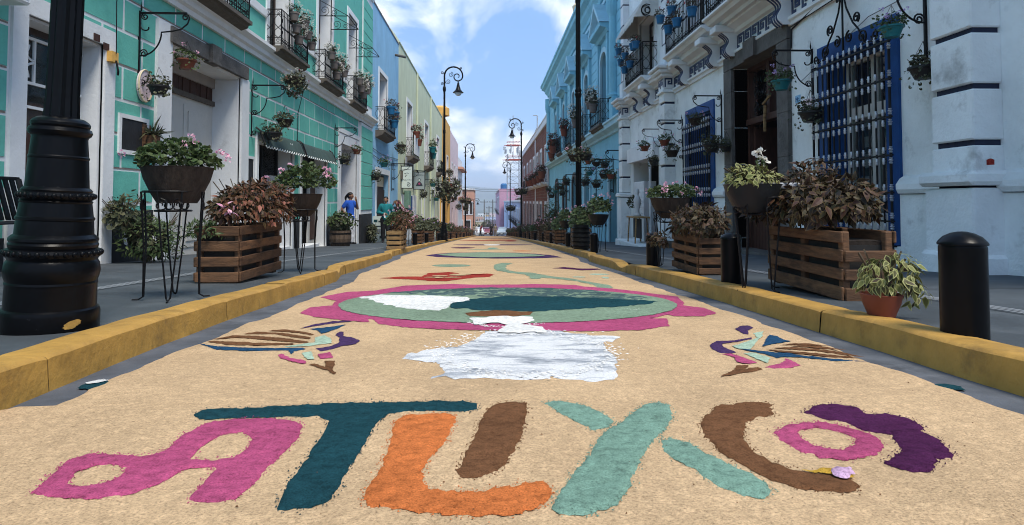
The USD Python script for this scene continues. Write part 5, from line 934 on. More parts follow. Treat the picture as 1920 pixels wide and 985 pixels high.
obj('cornice', sweep('R', X, [(0, 0.3), (0.2, 0.35), (0.25, 0.62), (0, 0.65)], 86.05, 199), M['white_plaster'], LV)
obj('roof_room', B().box((X + 0.8, 90, 0.2), (X + 4, 99, 2.6), 0.05), M['cream'], LV)
PK = thing('pink_house', 'bright pink house closing the right side of the street', 'house'); pw = [(206, 214), (226, 236), (250, 262), (280, 294)]
shell(PK, 'R', 3.0, 200, 330, 4.6, [rect(a, b_, -3.5, 1.8) for a, b_ in pw], M['pink'], depth=9)
for a, b_ in pw: window(PK, 'R', 3.0, a, b_, -3.5, 1.8, fw=0.5); balcony(PK, 'R', 3.0, a - 1, b_ + 1, -3.6, proj=0.8, hr=1.0, thick=0.2, pitch=1.0)
obj('cornice', sweep('R', 3.0, [(0, 4.1), (0.3, 4.2), (0.35, 4.6), (0, 4.7)], 200, 330), M['pale_pink'], PK)
obj('roof_tank', B().lathe([(0.05, 3.9), (1.1, 3.9), (1.1, 6.0), (0.7, 6.5), (0.05, 6.5)], (4.6, 206, 0), 14), M['tank_blue'], PK)
# radio mast behind the lavender house
ms = thing('radio_mast', 'red and white lattice mast with antennas above the far roofs', 'mast', (6.0, 160, -7.5))
z0, zt_ = 0.0, 24.2; r = 1.55
cs = [(-r, -r), (r, -r), (r, r), (-r, r)]
for c in cs: obj('mast_leg', B().tube([(c[0], c[1], 0), (c[0], c[1], zt_ - 4)], 0.08, 5), M['mast_grey'], ms)
for k in range(11):
    b = B(); z = 1.8 * k
    for i in range(4):
        a, c = cs[i], cs[(i + 1) % 4]; b.tube([(*a, z), (*c, z)], 0.045, 4).tube([(*a, z), (*c, z + 1.8)], 0.035, 4)
    obj('mast_brace', b, M['mast_grey'], ms)
for z, w in ((18.8, 3.1), (22.6, 2.6)):
    b = B()
    for i in range(4):
        a, c = np.array(cs[i]) * w / r / 1.0 * 0.62, np.array(cs[(i + 1) % 4]) * w / r * 0.62; b.tube([(*a, z), (*c, z)], 0.12, 5).tube([(*a, z + 0.9), (*c, z + 0.9)], 0.06, 4)
    b.box((-w * 0.9, -0.1, z - 0.1), (w * 0.9, 0.1, z + 0.08)); obj('mast_platform', b, M['mast_red'], ms)
rm = np.random.default_rng(3)
for k in range(16):
    a = rm.uniform(0, 6.28); rr = rm.uniform(1.5, 2.9); z = rm.uniform(18.6, 22.4); obj('antenna', B().bx((rr * math.cos(a), rr * math.sin(a), z), (0.35, 0.25, rm.uniform(0.8, 1.9)), a), M['mast_grey'] if k % 3 else M['white_plaster'], ms)
obj('mast_tip', B().tube([(0, 0, 18), (0, 0, 30.5)], 0.09, 5), M['mast_grey'], ms)
# ================================================================ plants
def leafmat(name, cols, rim, rim_at=0.8, rough=0.55, trans=0.12):
    c = [tuple(x) for x in cols]; n = len(c)
    M[name] = mat_nodes(name, {'uv': ('uvmap', {'attribute': 'st'}), 'sx': ('separate_xyz', {}),
        'r': ('rgb_ramp', {'ramp': [(i / (n - 1), c[i]) for i in range(n)]}), 'e': ('rgb_ramp', {'ramp': [(0, (0,) * 3), (rim_at - 0.12, (0.05,) * 3), (rim_at + 0.06, (1,) * 3), (1, (1,) * 3)]}),
        'm': ('mix', {'color2': tuple(rim)}), 'p': ('principled_bsdf', {'roughness': rough, 'specular_ior_level': 0.3}), 't': ('translucent_bsdf', {}), 'mx': ('mix_closure', {'fac': trans})},
        [('uv.UV', 'sx.vector'), ('sx.y', 'r.fac'), ('sx.x', 'e.fac'), ('r.color', 'm.color1'), ('e.color', 'm.fac'), ('m.color', 'p.base_color'), ('m.color', 't.color'), ('p.BSDF', 'mx.closure1'), ('t.BSDF', 'mx.closure2')], surface='mx.closure')
leafmat('coleus_copper', [(0.016, 0.007, 0.005), (0.04, 0.014, 0.008), (0.085, 0.028, 0.013), (0.038, 0.030, 0.010), (0.06, 0.035, 0.013), (0.15, 0.052, 0.028), (0.34, 0.125, 0.09)], (0.19, 0.115, 0.048), rim_at=0.94)
leafmat('coleus_dark', [(0.009, 0.005, 0.004), (0.026, 0.009, 0.007), (0.020, 0.019, 0.007), (0.052, 0.019, 0.012), (0.05, 0.042, 0.014), (0.016, 0.007, 0.005), (0.085, 0.036, 0.02)], (0.17, 0.115, 0.042), rim_at=0.95)
leafmat('coleus_lime', [(0.045, 0.025, 0.014), (0.07, 0.07, 0.02), (0.12, 0.14, 0.035), (0.16, 0.17, 0.05), (0.05, 0.03, 0.02)], (0.34, 0.34, 0.13), rim_at=0.7)
leafmat('green_leaf', [(0.015, 0.030, 0.010), (0.030, 0.058, 0.016), (0.052, 0.088, 0.024), (0.085, 0.115, 0.038), (0.028, 0.045, 0.016)], (0.08, 0.11, 0.04), rim_at=0.9)
leafmat('olive_leaf', [(0.022, 0.026, 0.012), (0.040, 0.050, 0.022), (0.070, 0.075, 0.034), (0.10, 0.095, 0.05)], (0.10, 0.11, 0.06), rim_at=0.9)
leafmat('dry_leaf', [(0.022, 0.014, 0.009), (0.045, 0.026, 0.014), (0.034, 0.036, 0.015), (0.08, 0.05, 0.026)], (0.10, 0.075, 0.04), rim_at=0.9)
leafmat('pink_petal', [(0.55, 0.14, 0.27), (0.72, 0.28, 0.42), (0.80, 0.45, 0.56), (0.62, 0.20, 0.34)], (0.82, 0.55, 0.64), rim_at=0.75, trans=0.25)
leafmat('white_petal', [(0.60, 0.58, 0.50), (0.72, 0.70, 0.64), (0.55, 0.50, 0.40), (0.78, 0.76, 0.72)], (0.8, 0.78, 0.72), trans=0.25)
leafmat('red_petal', [(0.30, 0.03, 0.03), (0.45, 0.06, 0.07), (0.35, 0.04, 0.08)], (0.5, 0.1, 0.1), trans=0.2)
leafmat('violet_petal', [(0.35, 0.22, 0.50), (0.5, 0.36, 0.62)], (0.55, 0.42, 0.66), trans=0.2)
# leaf templates: points (along, across, up), edge value, faces
def tmpl_pointed(w=0.25):
    s_ = np.array([0.0, 0.28, 0.62, 1.0]); hw = np.array([0.05, 1.0, 0.72, 0.0]) * w; dr = -0.22 * s_ ** 2
    v = [(a, 0, d) for a, d in zip(s_, dr)] + [(a, h, d + 0.10 * h) for a, h, d in zip(s_[:3], hw, dr)] + [(a, -h, d + 0.10 * h) for a, h, d in zip(s_[:3], hw, dr)]
    e = [0, 0, 0, 1] + [1] * 6
    f = [(0, 1, 4), (4, 1, 5), (5, 1, 2), (5, 2, 6), (6, 2, 3), (0, 7, 1), (7, 8, 1), (8, 2, 1), (8, 9, 2), (9, 3, 2)]
    return np.array(v, float), np.array(e, float), np.array(f)
def tmpl_round():
    a = np.linspace(-2.6, 2.6, 6); v = [(0.45, 0, -0.08)] + [(0.48 + 0.5 * math.cos(t), 0.5 * math.sin(t), 0.06 * (i % 2)) for i, t in enumerate(a)]
    return np.array(v, float), np.array([0] + [1] * 6, float), np.array([(0, i, i + 1) for i in range(1, 6)])
def tmpl_blade():
    v = [(0, -0.05, 0), (0, 0.05, 0), (0.5, 0.05, 0.05), (0.5, -0.05, 0.05), (1, 0, -0.15)]
    return np.array(v, float), np.array([0, 0, 0, 0, 1.0]), np.array([(0, 2, 1), (0, 3, 2), (3, 4, 2)])
TP, TR, TB = tmpl_pointed(), tmpl_round(), tmpl_blade()
TN = tmpl_pointed(0.19)
def leaves(r, P, D, U, size, T):
    """Leaves at P pointing along D with upper side U -> one array per quantity, leaf by leaf."""
    D = D / (np.linalg.norm(D, axis=1, keepdims=True) + 1e-9); S = np.cross(U, D); S /= np.linalg.norm(S, axis=1, keepdims=True) + 1e-9; U = np.cross(D, S)
    v, e, f = T; n, k = len(P), len(v); size = np.broadcast_to(size, (n,))[:, None, None]
    V = P[:, None] + size * (v[None, :, :1] * D[:, None] + v[None, :, 1:2] * S[:, None] + v[None, :, 2:] * U[:, None])
    uv = np.stack([np.broadcast_to(e, (n, k)), np.broadcast_to(r.random(n)[:, None], (n, k))], -1)
    return V, uv, f
def emit(V, uv, f): # joined
    n, k = V.shape[:2]; return V.reshape(-1, 3), (f[None] + (np.arange(n) * k)[:, None, None]).reshape(-1, 3), uv.reshape(-1, 2)
def join(parts):
    v, f, u, n = [], [], [], 0
    for a, b_, c in parts: v.append(a); f.append(b_ + n); u.append(c); n += len(a)
    return np.vstack(v), np.vstack(f), np.vstack(u)
def mound(r, n, rad, c=(0, 0, 0), lumps=7, shell_=0.55, low=-0.35, droop=0.6, lump=0.33):
    """Points, outward and up vectors of leaves on a lumpy mound."""
    q = r.normal(0, 1, (n * 3, 3)); q /= np.linalg.norm(q, axis=1, keepdims=True); q = q[q[:, 2] > low][:n]
    L = r.normal(0, 1, (lumps, 3)); L /= np.linalg.norm(L, axis=1, keepdims=True); amp = r.uniform(0.3, 1, lumps)
    bump_ = (amp[None] * np.clip((q @ L.T - 0.55) / 0.45, 0, 1)).max(1)
    rr = (1 - lump + lump * 1.5 * bump_) * (shell_ + (1 - shell_) * r.random(len(q)) ** 0.4)
    P = q * rr[:, None] * np.array(rad) + np.array(c)
    O = q / np.array(rad); O /= np.linalg.norm(O, axis=1, keepdims=True)
    D = O * 0.6 + np.array([0, 0, -droop]) + r.normal(0, 0.42, O.shape); U = O + np.array([0, 0, 0.55]) + r.normal(0, 0.38, O.shape)
    return P, D, U
def flowers(r, n, rad, c, size=0.02, heads=7, low=0.0, out=1.12):
    q = r.normal(0, 1, (n * 4, 3)); q /= np.linalg.norm(q, axis=1, keepdims=True); q = q[q[:, 2] > low][:n]
    H = q * np.array(rad) * r.uniform(out - 0.12, out + 0.12, (n, 1)) + np.array(c); P, D = [], []
    for h in H:
        k = heads + int(r.integers(0, 4)); d = r.normal(0, 1, (k, 3)) + [0, 0, 0.4]; d /= np.linalg.norm(d, axis=1, keepdims=True); P.append(h + d * size * 0.5); D.append(d)
    P, D = np.vstack(P), np.vstack(D); return P, D, r.normal(0, 1, D.shape)
def plant(t, r, spec):
    """spec: list of (part name, material, (P, D, U), size, template)."""
    groups = {}
    for nm, m_, pdu, size, T in spec:
        sz_ = size * r.uniform(0.65, 1.25, len(pdu[0])); groups.setdefault((nm, m_), []).append(emit(*leaves(r, *pdu, sz_, T)))
    for (nm, m_), parts in groups.items():
        v, f, u = join(parts); obj(nm, (v, f), M[m_], t, kind='stuff', uv=u)
def stems(t, r, c0, rad, n=10, mat_='olive_leaf', rr=0.004):
    b = B()
    for k in range(n):
        a = r.uniform(0, 6.28); e = np.array([rad[0] * math.cos(a) * 0.8, rad[1] * math.sin(a) * 0.8, rad[2] * r.uniform(0.3, 0.9)]); b.tube([c0 + e * [0.1, 0.1, -0.9], c0 + e * [0.5, 0.5, 0.2], c0 + e], rr, 4, cap=False)
    obj('stems', b, M['dry_wood'], t, kind='stuff')
M['dry_wood'] = mat('dry_wood', (0.07, 0.05, 0.03), var=0.3, bump=0)
def coleus(name, label, loc, rad, n, mat_, size=0.05, seed=1, single=170, view=(0, 0, 0.43), extra=None, group=None, lumps=9):
    """A mound of coleus; the leaves nearest to the street side are pieces of their own, the rest one mass."""
    r = np.random.default_rng(seed); t = thing(name, label, 'plant', loc, group=group); c = np.array([0, 0, rad[2] * 0.35])
    P, D, U = mound(r, n, rad, c, lumps=lumps)
    sz_ = size * np.clip(r.lognormal(-0.12, 0.33, len(P)), 0.4, 1.6); V, uv, f = leaves(r, P, D, U, sz_, TP)
    if single:
        vd = np.array(view) - np.array(loc); vd /= np.linalg.norm(vd); sc = (P - c) / np.array(rad) @ vd + 0.3 * np.linalg.norm((P - c) / np.array(rad), axis=1)
        order = np.argsort(-sc); one, rest = order[:single], order[single:]
        for i in one: obj('leaf', (V[i], f), M[mat_], t, uv=uv[i])
    else: rest = np.arange(len(P))
    v, ff, u = emit(V[rest], uv[rest], f); obj('foliage', (v, ff), M[mat_], t, kind='stuff', uv=u)
    P2, D2, U2 = mound(r, n // 3, np.array(rad) * 0.72, c, shell_=0.3); v, ff, u = emit(*leaves(r, P2, D2, U2, size, TP)); obj('inner_foliage', (v, ff), M['dry_leaf'], t, kind='stuff', uv=u)
    stems(t, r, c, rad)
    if extra: plant(t, r, extra(r, c, rad))
    return t
def geranium_spec(r, rad, c, n=260, petals='pink_petal', nf=10, leaf='green_leaf', size=0.04, fs=0.022, low=-0.2, droop=0.25):
    s = [('foliage', leaf, mound(r, n, rad, c, low=low, droop=droop, lump=0.35), size, TR)]
    if nf: s.append(('blossoms', petals, flowers(r, nf, rad, c, fs), fs, TR))
    return s
# ---------------------------------------------------------------- wooden crates
def crate(label, loc, W=0.30, D=0.83, H=0.41, seed=1, wood='slat_wood', n=4, rz=0.0, group=None):
    """A planter of pallet boards, its near left corner at loc; x across, y along the street."""
    r = np.random.default_rng(seed); t = thing('wooden_planter', label, 'planter', loc, rz, group); m_ = M[wood]; hs = H / (n + (n - 1) * 0.55 + 0.35); foot = 0.35 * hs
    for (cx, cy) in ((0.02, 0.03), (W - 0.02, 0.03), (0.02, D - 0.03), (W - 0.02, D - 0.03), (0.02, D * 0.5), (W - 0.02, D * 0.5)):
        obj('post', B().box((cx - 0.018, cy - 0.022, foot * 0.8), (cx + 0.018, cy + 0.022, H - 0.004), 0.004), m_, t)
    for i in range(n):
        z = foot + i * hs * 1.55
        for (a, b_) in (((-0.012, -0.004), (0.0005, D + 0.004)), ((W - 0.0005, -0.004), (W + 0.012, D + 0.004))):
            v = B().box((a[0], a[1], z + r.normal(0, 0.003)), (b_[0], b_[1], z + hs * r.uniform(0.92, 1.05)), 0.004); obj('slat', v, m_, t)
        if not (i == n - 1 and seed % 2 == 0):
            for y in (-0.016, D + 0.004):
                obj('slat', B().box((0.002, y, z + r.normal(0, 0.003)), (W - 0.002, y + 0.012, z + hs * r.uniform(0.92, 1.05)), 0.004), m_, t)
    for (cx, cy) in ((0.05, 0.06), (W - 0.05, 0.06), (0.05, D - 0.06), (W - 0.05, D - 0.06)): obj('foot', B().box((cx - 0.03, cy - 0.03, 0), (cx + 0.03, cy + 0.03, foot * 1.1), 0.004), m_, t)
    obj('liner', B().box((0.03, 0.04, foot + 0.02), (W - 0.03, D - 0.04, H * 0.8)), M['dark_inside'], t); obj('soil', B().box((0.032, 0.042, H * 0.8), (W - 0.032, D - 0.042, H * 0.86)), M['soil'], t)
    return t
zs = sz
cr1 = crate('brown slatted planter of pallet boards on the left kerb behind the lamp post', (-2.04, 4.34, zs(4.7)), seed=3)
cr2 = crate('largest brown slatted planter, near the small terracotta pot on the right', (1.79, 3.06, zs(3.5)), W=0.26, D=0.88, H=0.37, seed=8, rz=-0.03)
cr3 = crate('brown slatted planter between two black bollards on the right', (1.69, 4.95, zs(5.3)), W=0.26, D=0.68, H=0.32, seed=5)
cr4 = crate('pale slatted planter in front of the woman in teal', (-2.15, 12.9, zs(13.3)), seed=7, wood='slat_light', D=0.75, H=0.40)
coleus('coleus_plant', 'coppery coleus bush overflowing the left slatted planter', (-1.86, 4.78, zs(4.7) + 0.42), (0.32, 0.43, 0.29), 2100, 'coleus_copper', 0.046, 11, 230,
       extra=lambda r, c, rad: [('fern', 'green_leaf', mound(r, 420, (0.14, 0.12, 0.09), (-0.12, -0.42, -0.05), droop=0.1), 0.035, TN), ('pink_leaves', 'pink_petal', mound(r, 14, (0.06, 0.06, 0.06), (0.02, -0.40, 0.10)), 0.045, TP)])
coleus('coleus_plant', 'dark coleus bush with yellow leaf edges filling the largest right planter', (1.88, 3.66, zs(3.6) + 0.40), (0.27, 0.52, 0.255), 2100, 'coleus_dark', 0.051, 12, 240)
coleus('coleus_plant', 'tall dark coleus shoots rising behind in the largest right planter', (2.0, 3.80, zs(3.5) + 0.48), (0.20, 0.28, 0.23), 900, 'coleus_dark', 0.047, 13, 120)
coleus('coleus_plant', 'broad coleus with pale edges at the near end of the largest right planter', (1.97, 3.25, zs(3.2) + 0.42), (0.15, 0.14, 0.17), 380, 'coleus_dark', 0.053, 14, 120)
coleus('coleus_plant', 'olive brown coleus drooping over the right planter between the bollards', (1.80, 5.25, zs(5.3) + 0.33), (0.30, 0.40, 0.21), 1500, 'coleus_dark', 0.044, 15, 150,
       extra=lambda r, c, rad: [('trailing', 'coleus_dark', mound(r, 160, (0.10, 0.1, 0.10), (-0.28, 0.25, -0.08)), 0.045, TP)])
coleus('coleus_plant', 'reddish coleus with small pink blossoms in the pale planter near the woman in teal', (-1.84, 13.3, zs(13.3) + 0.42), (0.27, 0.48, 0.33), 620, 'coleus_copper', 0.06, 16, 0,
       extra=lambda r, c, rad: [('blossoms', 'pink_petal', flowers(r, 6, rad, c, 0.022), 0.024, TR)])
# ---------------------------------------------------------------- bowls on wire stands
def wire_stand(label, loc, h=0.56, r0=0.15, r1=0.14, group=None):
    t = thing('wire_stand', label, 'plant stand', loc, 0.35, group)
    obj('ring', B().tube([(r1 * math.cos(a), r1 * math.sin(a), h) for a in np.linspace(0, 2 * math.pi, 25)], 0.006, 5), M['iron'], t)
    obj('ring', B().tube([(r1 * 0.62 * math.cos(a), r1 * 0.62 * math.sin(a), h - 0.10) for a in np.linspace(0, 2 * math.pi, 21)], 0.005, 5), M['iron'], t)
    for k in range(4):
        a = k * math.pi / 2; ca, sa = math.cos(a), math.sin(a); b = B()
        for d in (-0.035, 0.035):
            b.tube([((r1 * ca - d * 1.6 * sa), (r1 * sa + d * 1.6 * ca), h), ((r1 * 0.9 * ca - d * sa), (r1 * 0.9 * sa + d * ca), h * 0.5), ((r0 * 0.86) * ca - d * 0.25 * sa, (r0 * 0.86) * sa + d * 0.25 * ca, 0.02), (r0 * ca, r0 * sa, 0.006), ((r0 + 0.03) * ca, (r0 + 0.03) * sa, 0.006)], 0.0045, 5)
        obj('leg', b, M['iron'], t)
        b = B()
        for s in (-1, 1):
            p = spiral((s * 0.04, h - 0.07), 0.034, 0.008, math.pi / 2, 1.3 * s, 14); b.tube(np.c_[r1 * ca - p[:, 0] * sa, r1 * sa + p[:, 0] * ca, p[:, 1]], 0.004, 4)
        obj('scroll', b, M['iron'], t)
    return t
def bowl(name, label, loc, R=0.19, h=0.18, mat_='pot_brown', group=None, flat=0.45):
    t = thing(name, label, 'bowl', loc, 0, group)
    prof = [(0.001, 0), (R * flat, 0.0), (R * 0.72, h * 0.28), (R * 0.92, h * 0.7), (R, h), (R * 1.03, h + 0.008), (R * 0.97, h + 0.01), (R * 0.9, h * 0.8), (0.001, h * 0.8)]
    obj('bowl_body', B().lathe(prof, n=26), M[mat_], t, smooth=45); obj('soil', B().lathe([(R * 0.93, h * 0.86), (0.001, h * 0.92)], n=20), M['soil'], t)
    return t
def geranium(label, loc, rad, seed=1, name='geranium', cat='plant', group=None, kind='pink', **k):
    r = np.random.default_rng(seed); t = thing(name, label, cat, loc, 0, group); c = np.array([0, 0, rad[2] * 0.25]); plant(t, r, geranium_spec(r, rad, c, petals=kind + '_petal', **k)); return t
wire_stand('tall wire stand with curled scrolls behind the left lamp post', (-1.665, 3.29, zs(3.29)), 0.56)
bowl('flower_bowl', 'wide brown basket bowl on the tall wire stand behind the left lamp post', (-1.645, 3.29, zs(3.29) + 0.50), 0.172, 0.18, flat=0.55)
geranium('pink geraniums over green leaves in the brown bowl behind the left lamp post', (-1.645, 3.29, zs(3.29) + 0.70), (0.225, 0.22, 0.105), 21, n=760, nf=9, size=0.032, fs=0.018)
wire_stand('wire stand right of the coppery coleus on the left', (-1.68, 5.5, zs(5.5)), 0.55)
bowl('flower_bowl', 'brown bowl on the wire stand right of the coppery coleus', (-1.68, 5.5, zs(5.5) + 0.49), 0.185, 0.19)
geranium('pink and white geraniums in the bowl right of the coppery coleus', (-1.66, 5.5, zs(5.5) + 0.74), (0.26, 0.25, 0.17), 22, n=760, nf=11, size=0.036, fs=0.021)
wire_stand('wire stand in front of the stone doorway on the right', (1.60, 3.62, zs(3.62)), 0.55, 0.13, 0.13)
bowl('flower_bowl', 'dark brown bowl in front of the stone doorway on the right', (1.57, 3.62, zs(3.62) + 0.46), 0.165, 0.16, 'pot_black')
coleus('coleus_plant', 'lime and brown coleus in the dark bowl before the stone doorway', (1.56, 3.62, zs(3.62) + 0.63), (0.19, 0.19, 0.09), 420, 'coleus_lime', 0.042, 17, 130)
tr = thing('plant_tray', 'white plastic plant tray beside the lime coleus bowl', 'tray', (1.70, 3.58, zs(3.6) + 0.60)); obj('tray_body', B().box((-0.12, -0.05, 0), (0.12, 0.05, 0.035), 0.008), M['curtain'], tr); obj('tray_soil', B().box((-0.11, -0.04, 0.034), (0.11, 0.04, 0.038)), M['soil'], tr)
geranium('single white flower above the lime coleus bowl', (1.62, 3.62, zs(3.62) + 0.73), (0.03, 0.03, 0.06), 23, n=14, nf=3, size=0.03, fs=0.03, kind='white')
wire_stand('wire stand beside the third bollard on the right', (1.75, 5.95, zs(5.9)), 0.54, 0.14, 0.14)
bowl('flower_bowl', 'brown bowl on the wire stand beside the third bollard on the right', (1.76, 5.95, zs(5.9) + 0.48), 0.19, 0.19)
geranium('pink geraniums in the bowl beside the third bollard on the right', (1.76, 5.95, zs(5.9) + 0.69), (0.25, 0.24, 0.11), 24, n=620, nf=13, size=0.034, fs=0.020)
pb = bowl('terracotta_pot', 'small terracotta pot standing on the sidewalk beside the near right bollard', (1.555, 2.40, zs(2.4)), 0.074, 0.088, 'terracotta', flat=0.62)
r_ = np.random.default_rng(31); t_ = thing('coleus_plant', 'straggly yellow green coleus in the small terracotta pot', 'plant', (1.56, 2.40, zs(2.4) + 0.13))
P, D, U = mound(r_, 210, (0.125, 0.12, 0.115), (0.02, 0, 0.04), low=-0.6, droop=0.9); V, uv, f = leaves(r_, P, D, U, 0.042 * r_.uniform(0.6, 1.35, len(P)), TP)
for i in range(110): obj('leaf', (V[i], f), M['coleus_lime'], t_, uv=uv[i])
v, ff, u = emit(V[110:], uv[110:], f); obj('foliage', (v, ff), M['coleus_lime'], t_, kind='stuff', uv=u); stems(t_, r_, np.array([0, 0, 0.03]), (0.1, 0.1, 0.12), 9)
P, D, U = mound(r_, 26, (0.05, 0.05, 0.06), (0.13, 0, -0.02), low=-1, droop=1.2); plant(t_, r_, [('trailing', 'coleus_lime', (P, D, U), 0.045, TP)])
# ---------------------------------------------------------------- bollards
bo = thing('bollard', 'black domed bollard nearest the camera at the right kerb', 'bollard', (1.553, 1.97, zs(1.97)), group=None)
R = 0.067
obj('bollard_body', B().lathe([(R, -0.02), (R, 0.292), (R * 0.97, 0.297), (R * 0.97, 0.300), (0.001, 0.300)], n=36), M['post_black'], bo, smooth=40)
obj('bollard_cap', B().lathe([(R * 0.97, 0.2985), (R * 1.05, 0.299), (R * 1.06, 0.304), (R * 1.0, 0.311), (R * 0.8, 0.326), (R * 0.5, 0.337), (R * 0.2, 0.342), (0.001, 0.343)], n=36), M['post_black'], bo, smooth=50)
dup(bo, (1.615, 4.07, zs(4.07)), label='black bollard between the two slatted planters on the right'); dup(bo, (1.68, 6.3, zs(6.3)), label='black bollard left of the right planter with olive coleus')
dup(bo, (1.80, 10.6, zs(10.6)), label='black bollard in front of the ribbed black barrel on the right')
# ---------------------------------------------------------------- far rows of planters, bollards and stands along both kerbs
rf_ = np.random.default_rng(77)
def far_plant_proto():
    ps = []
    for i, (m_, pet, nf) in enumerate((('coleus_copper', 'pink_petal', 10), ('green_leaf', 'pink_petal', 16), ('dry_leaf', 'pink_petal', 8), ('olive_leaf', 'violet_petal', 8))):
        r = np.random.default_rng(100 + i); ps.append((m_, pet, nf, r))
    return ps
protos = {}
def far_item(kind, x, y, s, lab, grp):
    loc = (x, y, zs(y) + 0.0)
    if kind in protos: return dup(protos[kind], loc, label=lab, group=grp, sc=(s, s, s))
    if kind == 'crate': o = crate(lab, loc, W=0.32, D=0.8, H=0.42, seed=9, group=grp)
    elif kind == 'barrel':
        o = thing('barrel_planter', lab, 'barrel', loc, group=grp); prof = [(0.15, 0), (0.175, 0.12), (0.18, 0.25), (0.17, 0.4), (0.16, 0.5), (0.145, 0.5), (0.14, 0.44), (0.001, 0.44)]
        obj('barrel_body', B().lathe(prof, n=20), M['pot_black'], o, smooth=40)
        for z in (0.06, 0.15, 0.24, 0.33, 0.42): obj('hoop', B().lathe([(0.165, z), (0.188, z + 0.01), (0.188, z + 0.03), (0.165, z + 0.04)], n=20), M['post_black'], o)
    elif kind == 'stand':
        o = wire_stand(lab, loc, 0.55, group=grp)
    elif kind == 'bowl':
        o = bowl('flower_bowl', lab, loc, 0.19, 0.19, 'pot_black', group=grp)
    elif kind == 'bollard': return dup(bo, loc, label=lab, group=grp, sc=(s, s, s))
    else:
        i = int(kind[-1]); m_, pet, nf, r = far_plant_proto()[i]; o = thing('planter_flowers', lab, 'plant', loc, group=grp); rad = (0.36, 0.48, 0.32)
        plant(o, r, [('foliage', m_, mound(r, 420, rad, (0, 0, 0.08)), 0.075, TP if i in (0, 2) else TR), ('filler', 'olive_leaf', mound(r, 160, np.array(rad) * 0.7, (0, 0, 0.05)), 0.08, TR), ('blossoms', pet, flowers(r, nf, rad, (0, 0, 0.1), 0.026), 0.028, TR)])
    UsdGeom.Xformable(o).GetOrderedXformOps()[2].Set(Gf.Vec3f(s, s, s)); protos[kind] = o; return o
far_item('barrel', 1.84, 12.4, 1.0, 'ribbed black barrel planter beside the tall lamp post on the right', None)
ORD = 'first second third fourth fifth sixth seventh eighth ninth tenth eleventh twelfth thirteenth fourteenth fifteenth sixteenth'.split()
def row(side, seq):
    cnt = {}
    sd = 'left' if side < 0 else 'right'
    for kind, y in seq:
        cnt[kind] = cnt.get(kind, -1) + 1; o_ = ORD[cnt[kind]]
        kx = float(kl(y) if side < 0 else kr(y)); x = kx + side * 0.34
        g = f'planters along the far {sd} kerb'
        if kind == 'c':
            far_item('crate', x - 0.16, y - 0.4, 1.0, f'{o_} wooden planter from the camera in the far {sd} kerb row', g + ', boxes'); o = far_item(f'plant{int(rf_.integers(0, 4))}', x, y, float(rf_.uniform(0.85, 1.1)), f'flowering bush in the {o_} wooden planter of the far {sd} kerb row', g + ', bushes')
            o.GetAttribute('xformOp:translate').Set(Gf.Vec3d(x, y, zs(y) + 0.52))
        elif kind == 'b': far_item('bollard', kx + side * 0.25, y, 1.05, f'{o_} black bollard from the camera in the far {sd} kerb row', g + ', bollards')
        elif kind == 's':
            far_item('stand', x, y, 1.0, f'{o_} wire plant stand from the camera in the far {sd} kerb row', g + ', stands')
            o = far_item('bowl', x, y, 1.0, f'black bowl on the {o_} wire stand of the far {sd} kerb row', g + ', bowls'); o.GetAttribute('xformOp:translate').Set(Gf.Vec3d(x, y, zs(y) + 0.48))
            o = far_item(f'plant{int(rf_.integers(1, 3))}', x, y, 0.72, f'flowers in the bowl on the {o_} wire stand of the far {sd} row', g + ', bowl flowers'); o.GetAttribute('xformOp:translate').Set(Gf.Vec3d(x, y, zs(y) + 0.76))
        elif kind == 'k':
            far_item('barrel', x, y, 1.0, f'black barrel planter just beyond the pale planter on the {sd}', g + ', barrels'); o = far_item('plant1', x, y, 0.8, f'geraniums in the black barrel beyond the pale planter on the {sd}', g + ', barrel flowers'); o.GetAttribute('xformOp:translate').Set(Gf.Vec3d(x, y, zs(y) + 0.60))
row(-1, [('k', 14.7), ('s', 16.3), ('b', 18.4), ('c', 20.2), ('b', 22.2), ('c', 24.3), ('s', 26.2), ('b', 28), ('c', 30), ('b', 32.2), ('c', 34.4), ('b', 36.6), ('s', 38.4), ('c', 40.5), ('b', 43), ('c', 45.5), ('b', 48), ('c', 50.5), ('s', 53), ('b', 55.5), ('c', 58), ('b', 61), ('c', 64), ('b', 67), ('c', 70), ('b', 73), ('c', 76.5), ('c', 81)])
row(1, [('s', 11.2), ('c', 13.8), ('b', 15.6), ('s', 17.2), ('c', 19.2), ('b', 21), ('c', 23), ('b', 24.8), ('c', 26.8), ('s', 28.6), ('b', 30.4), ('c', 32.6), ('b', 34.8), ('c', 37), ('b', 39.4), ('c', 41.8), ('s', 44.4), ('b', 46.8), ('c', 49.4), ('b', 52), ('c', 55), ('b', 58), ('c', 61), ('b', 64), ('c', 67), ('b', 70), ('c', 73.5), ('b', 77), ('c', 81)])
far_item('plant1', 1.84, 12.4, 0.75, 'pink geraniums in the ribbed black barrel on the right', None).GetAttribute('xformOp:translate').Set(Gf.Vec3d(1.84, 12.4, zs(12.4) + 0.62))
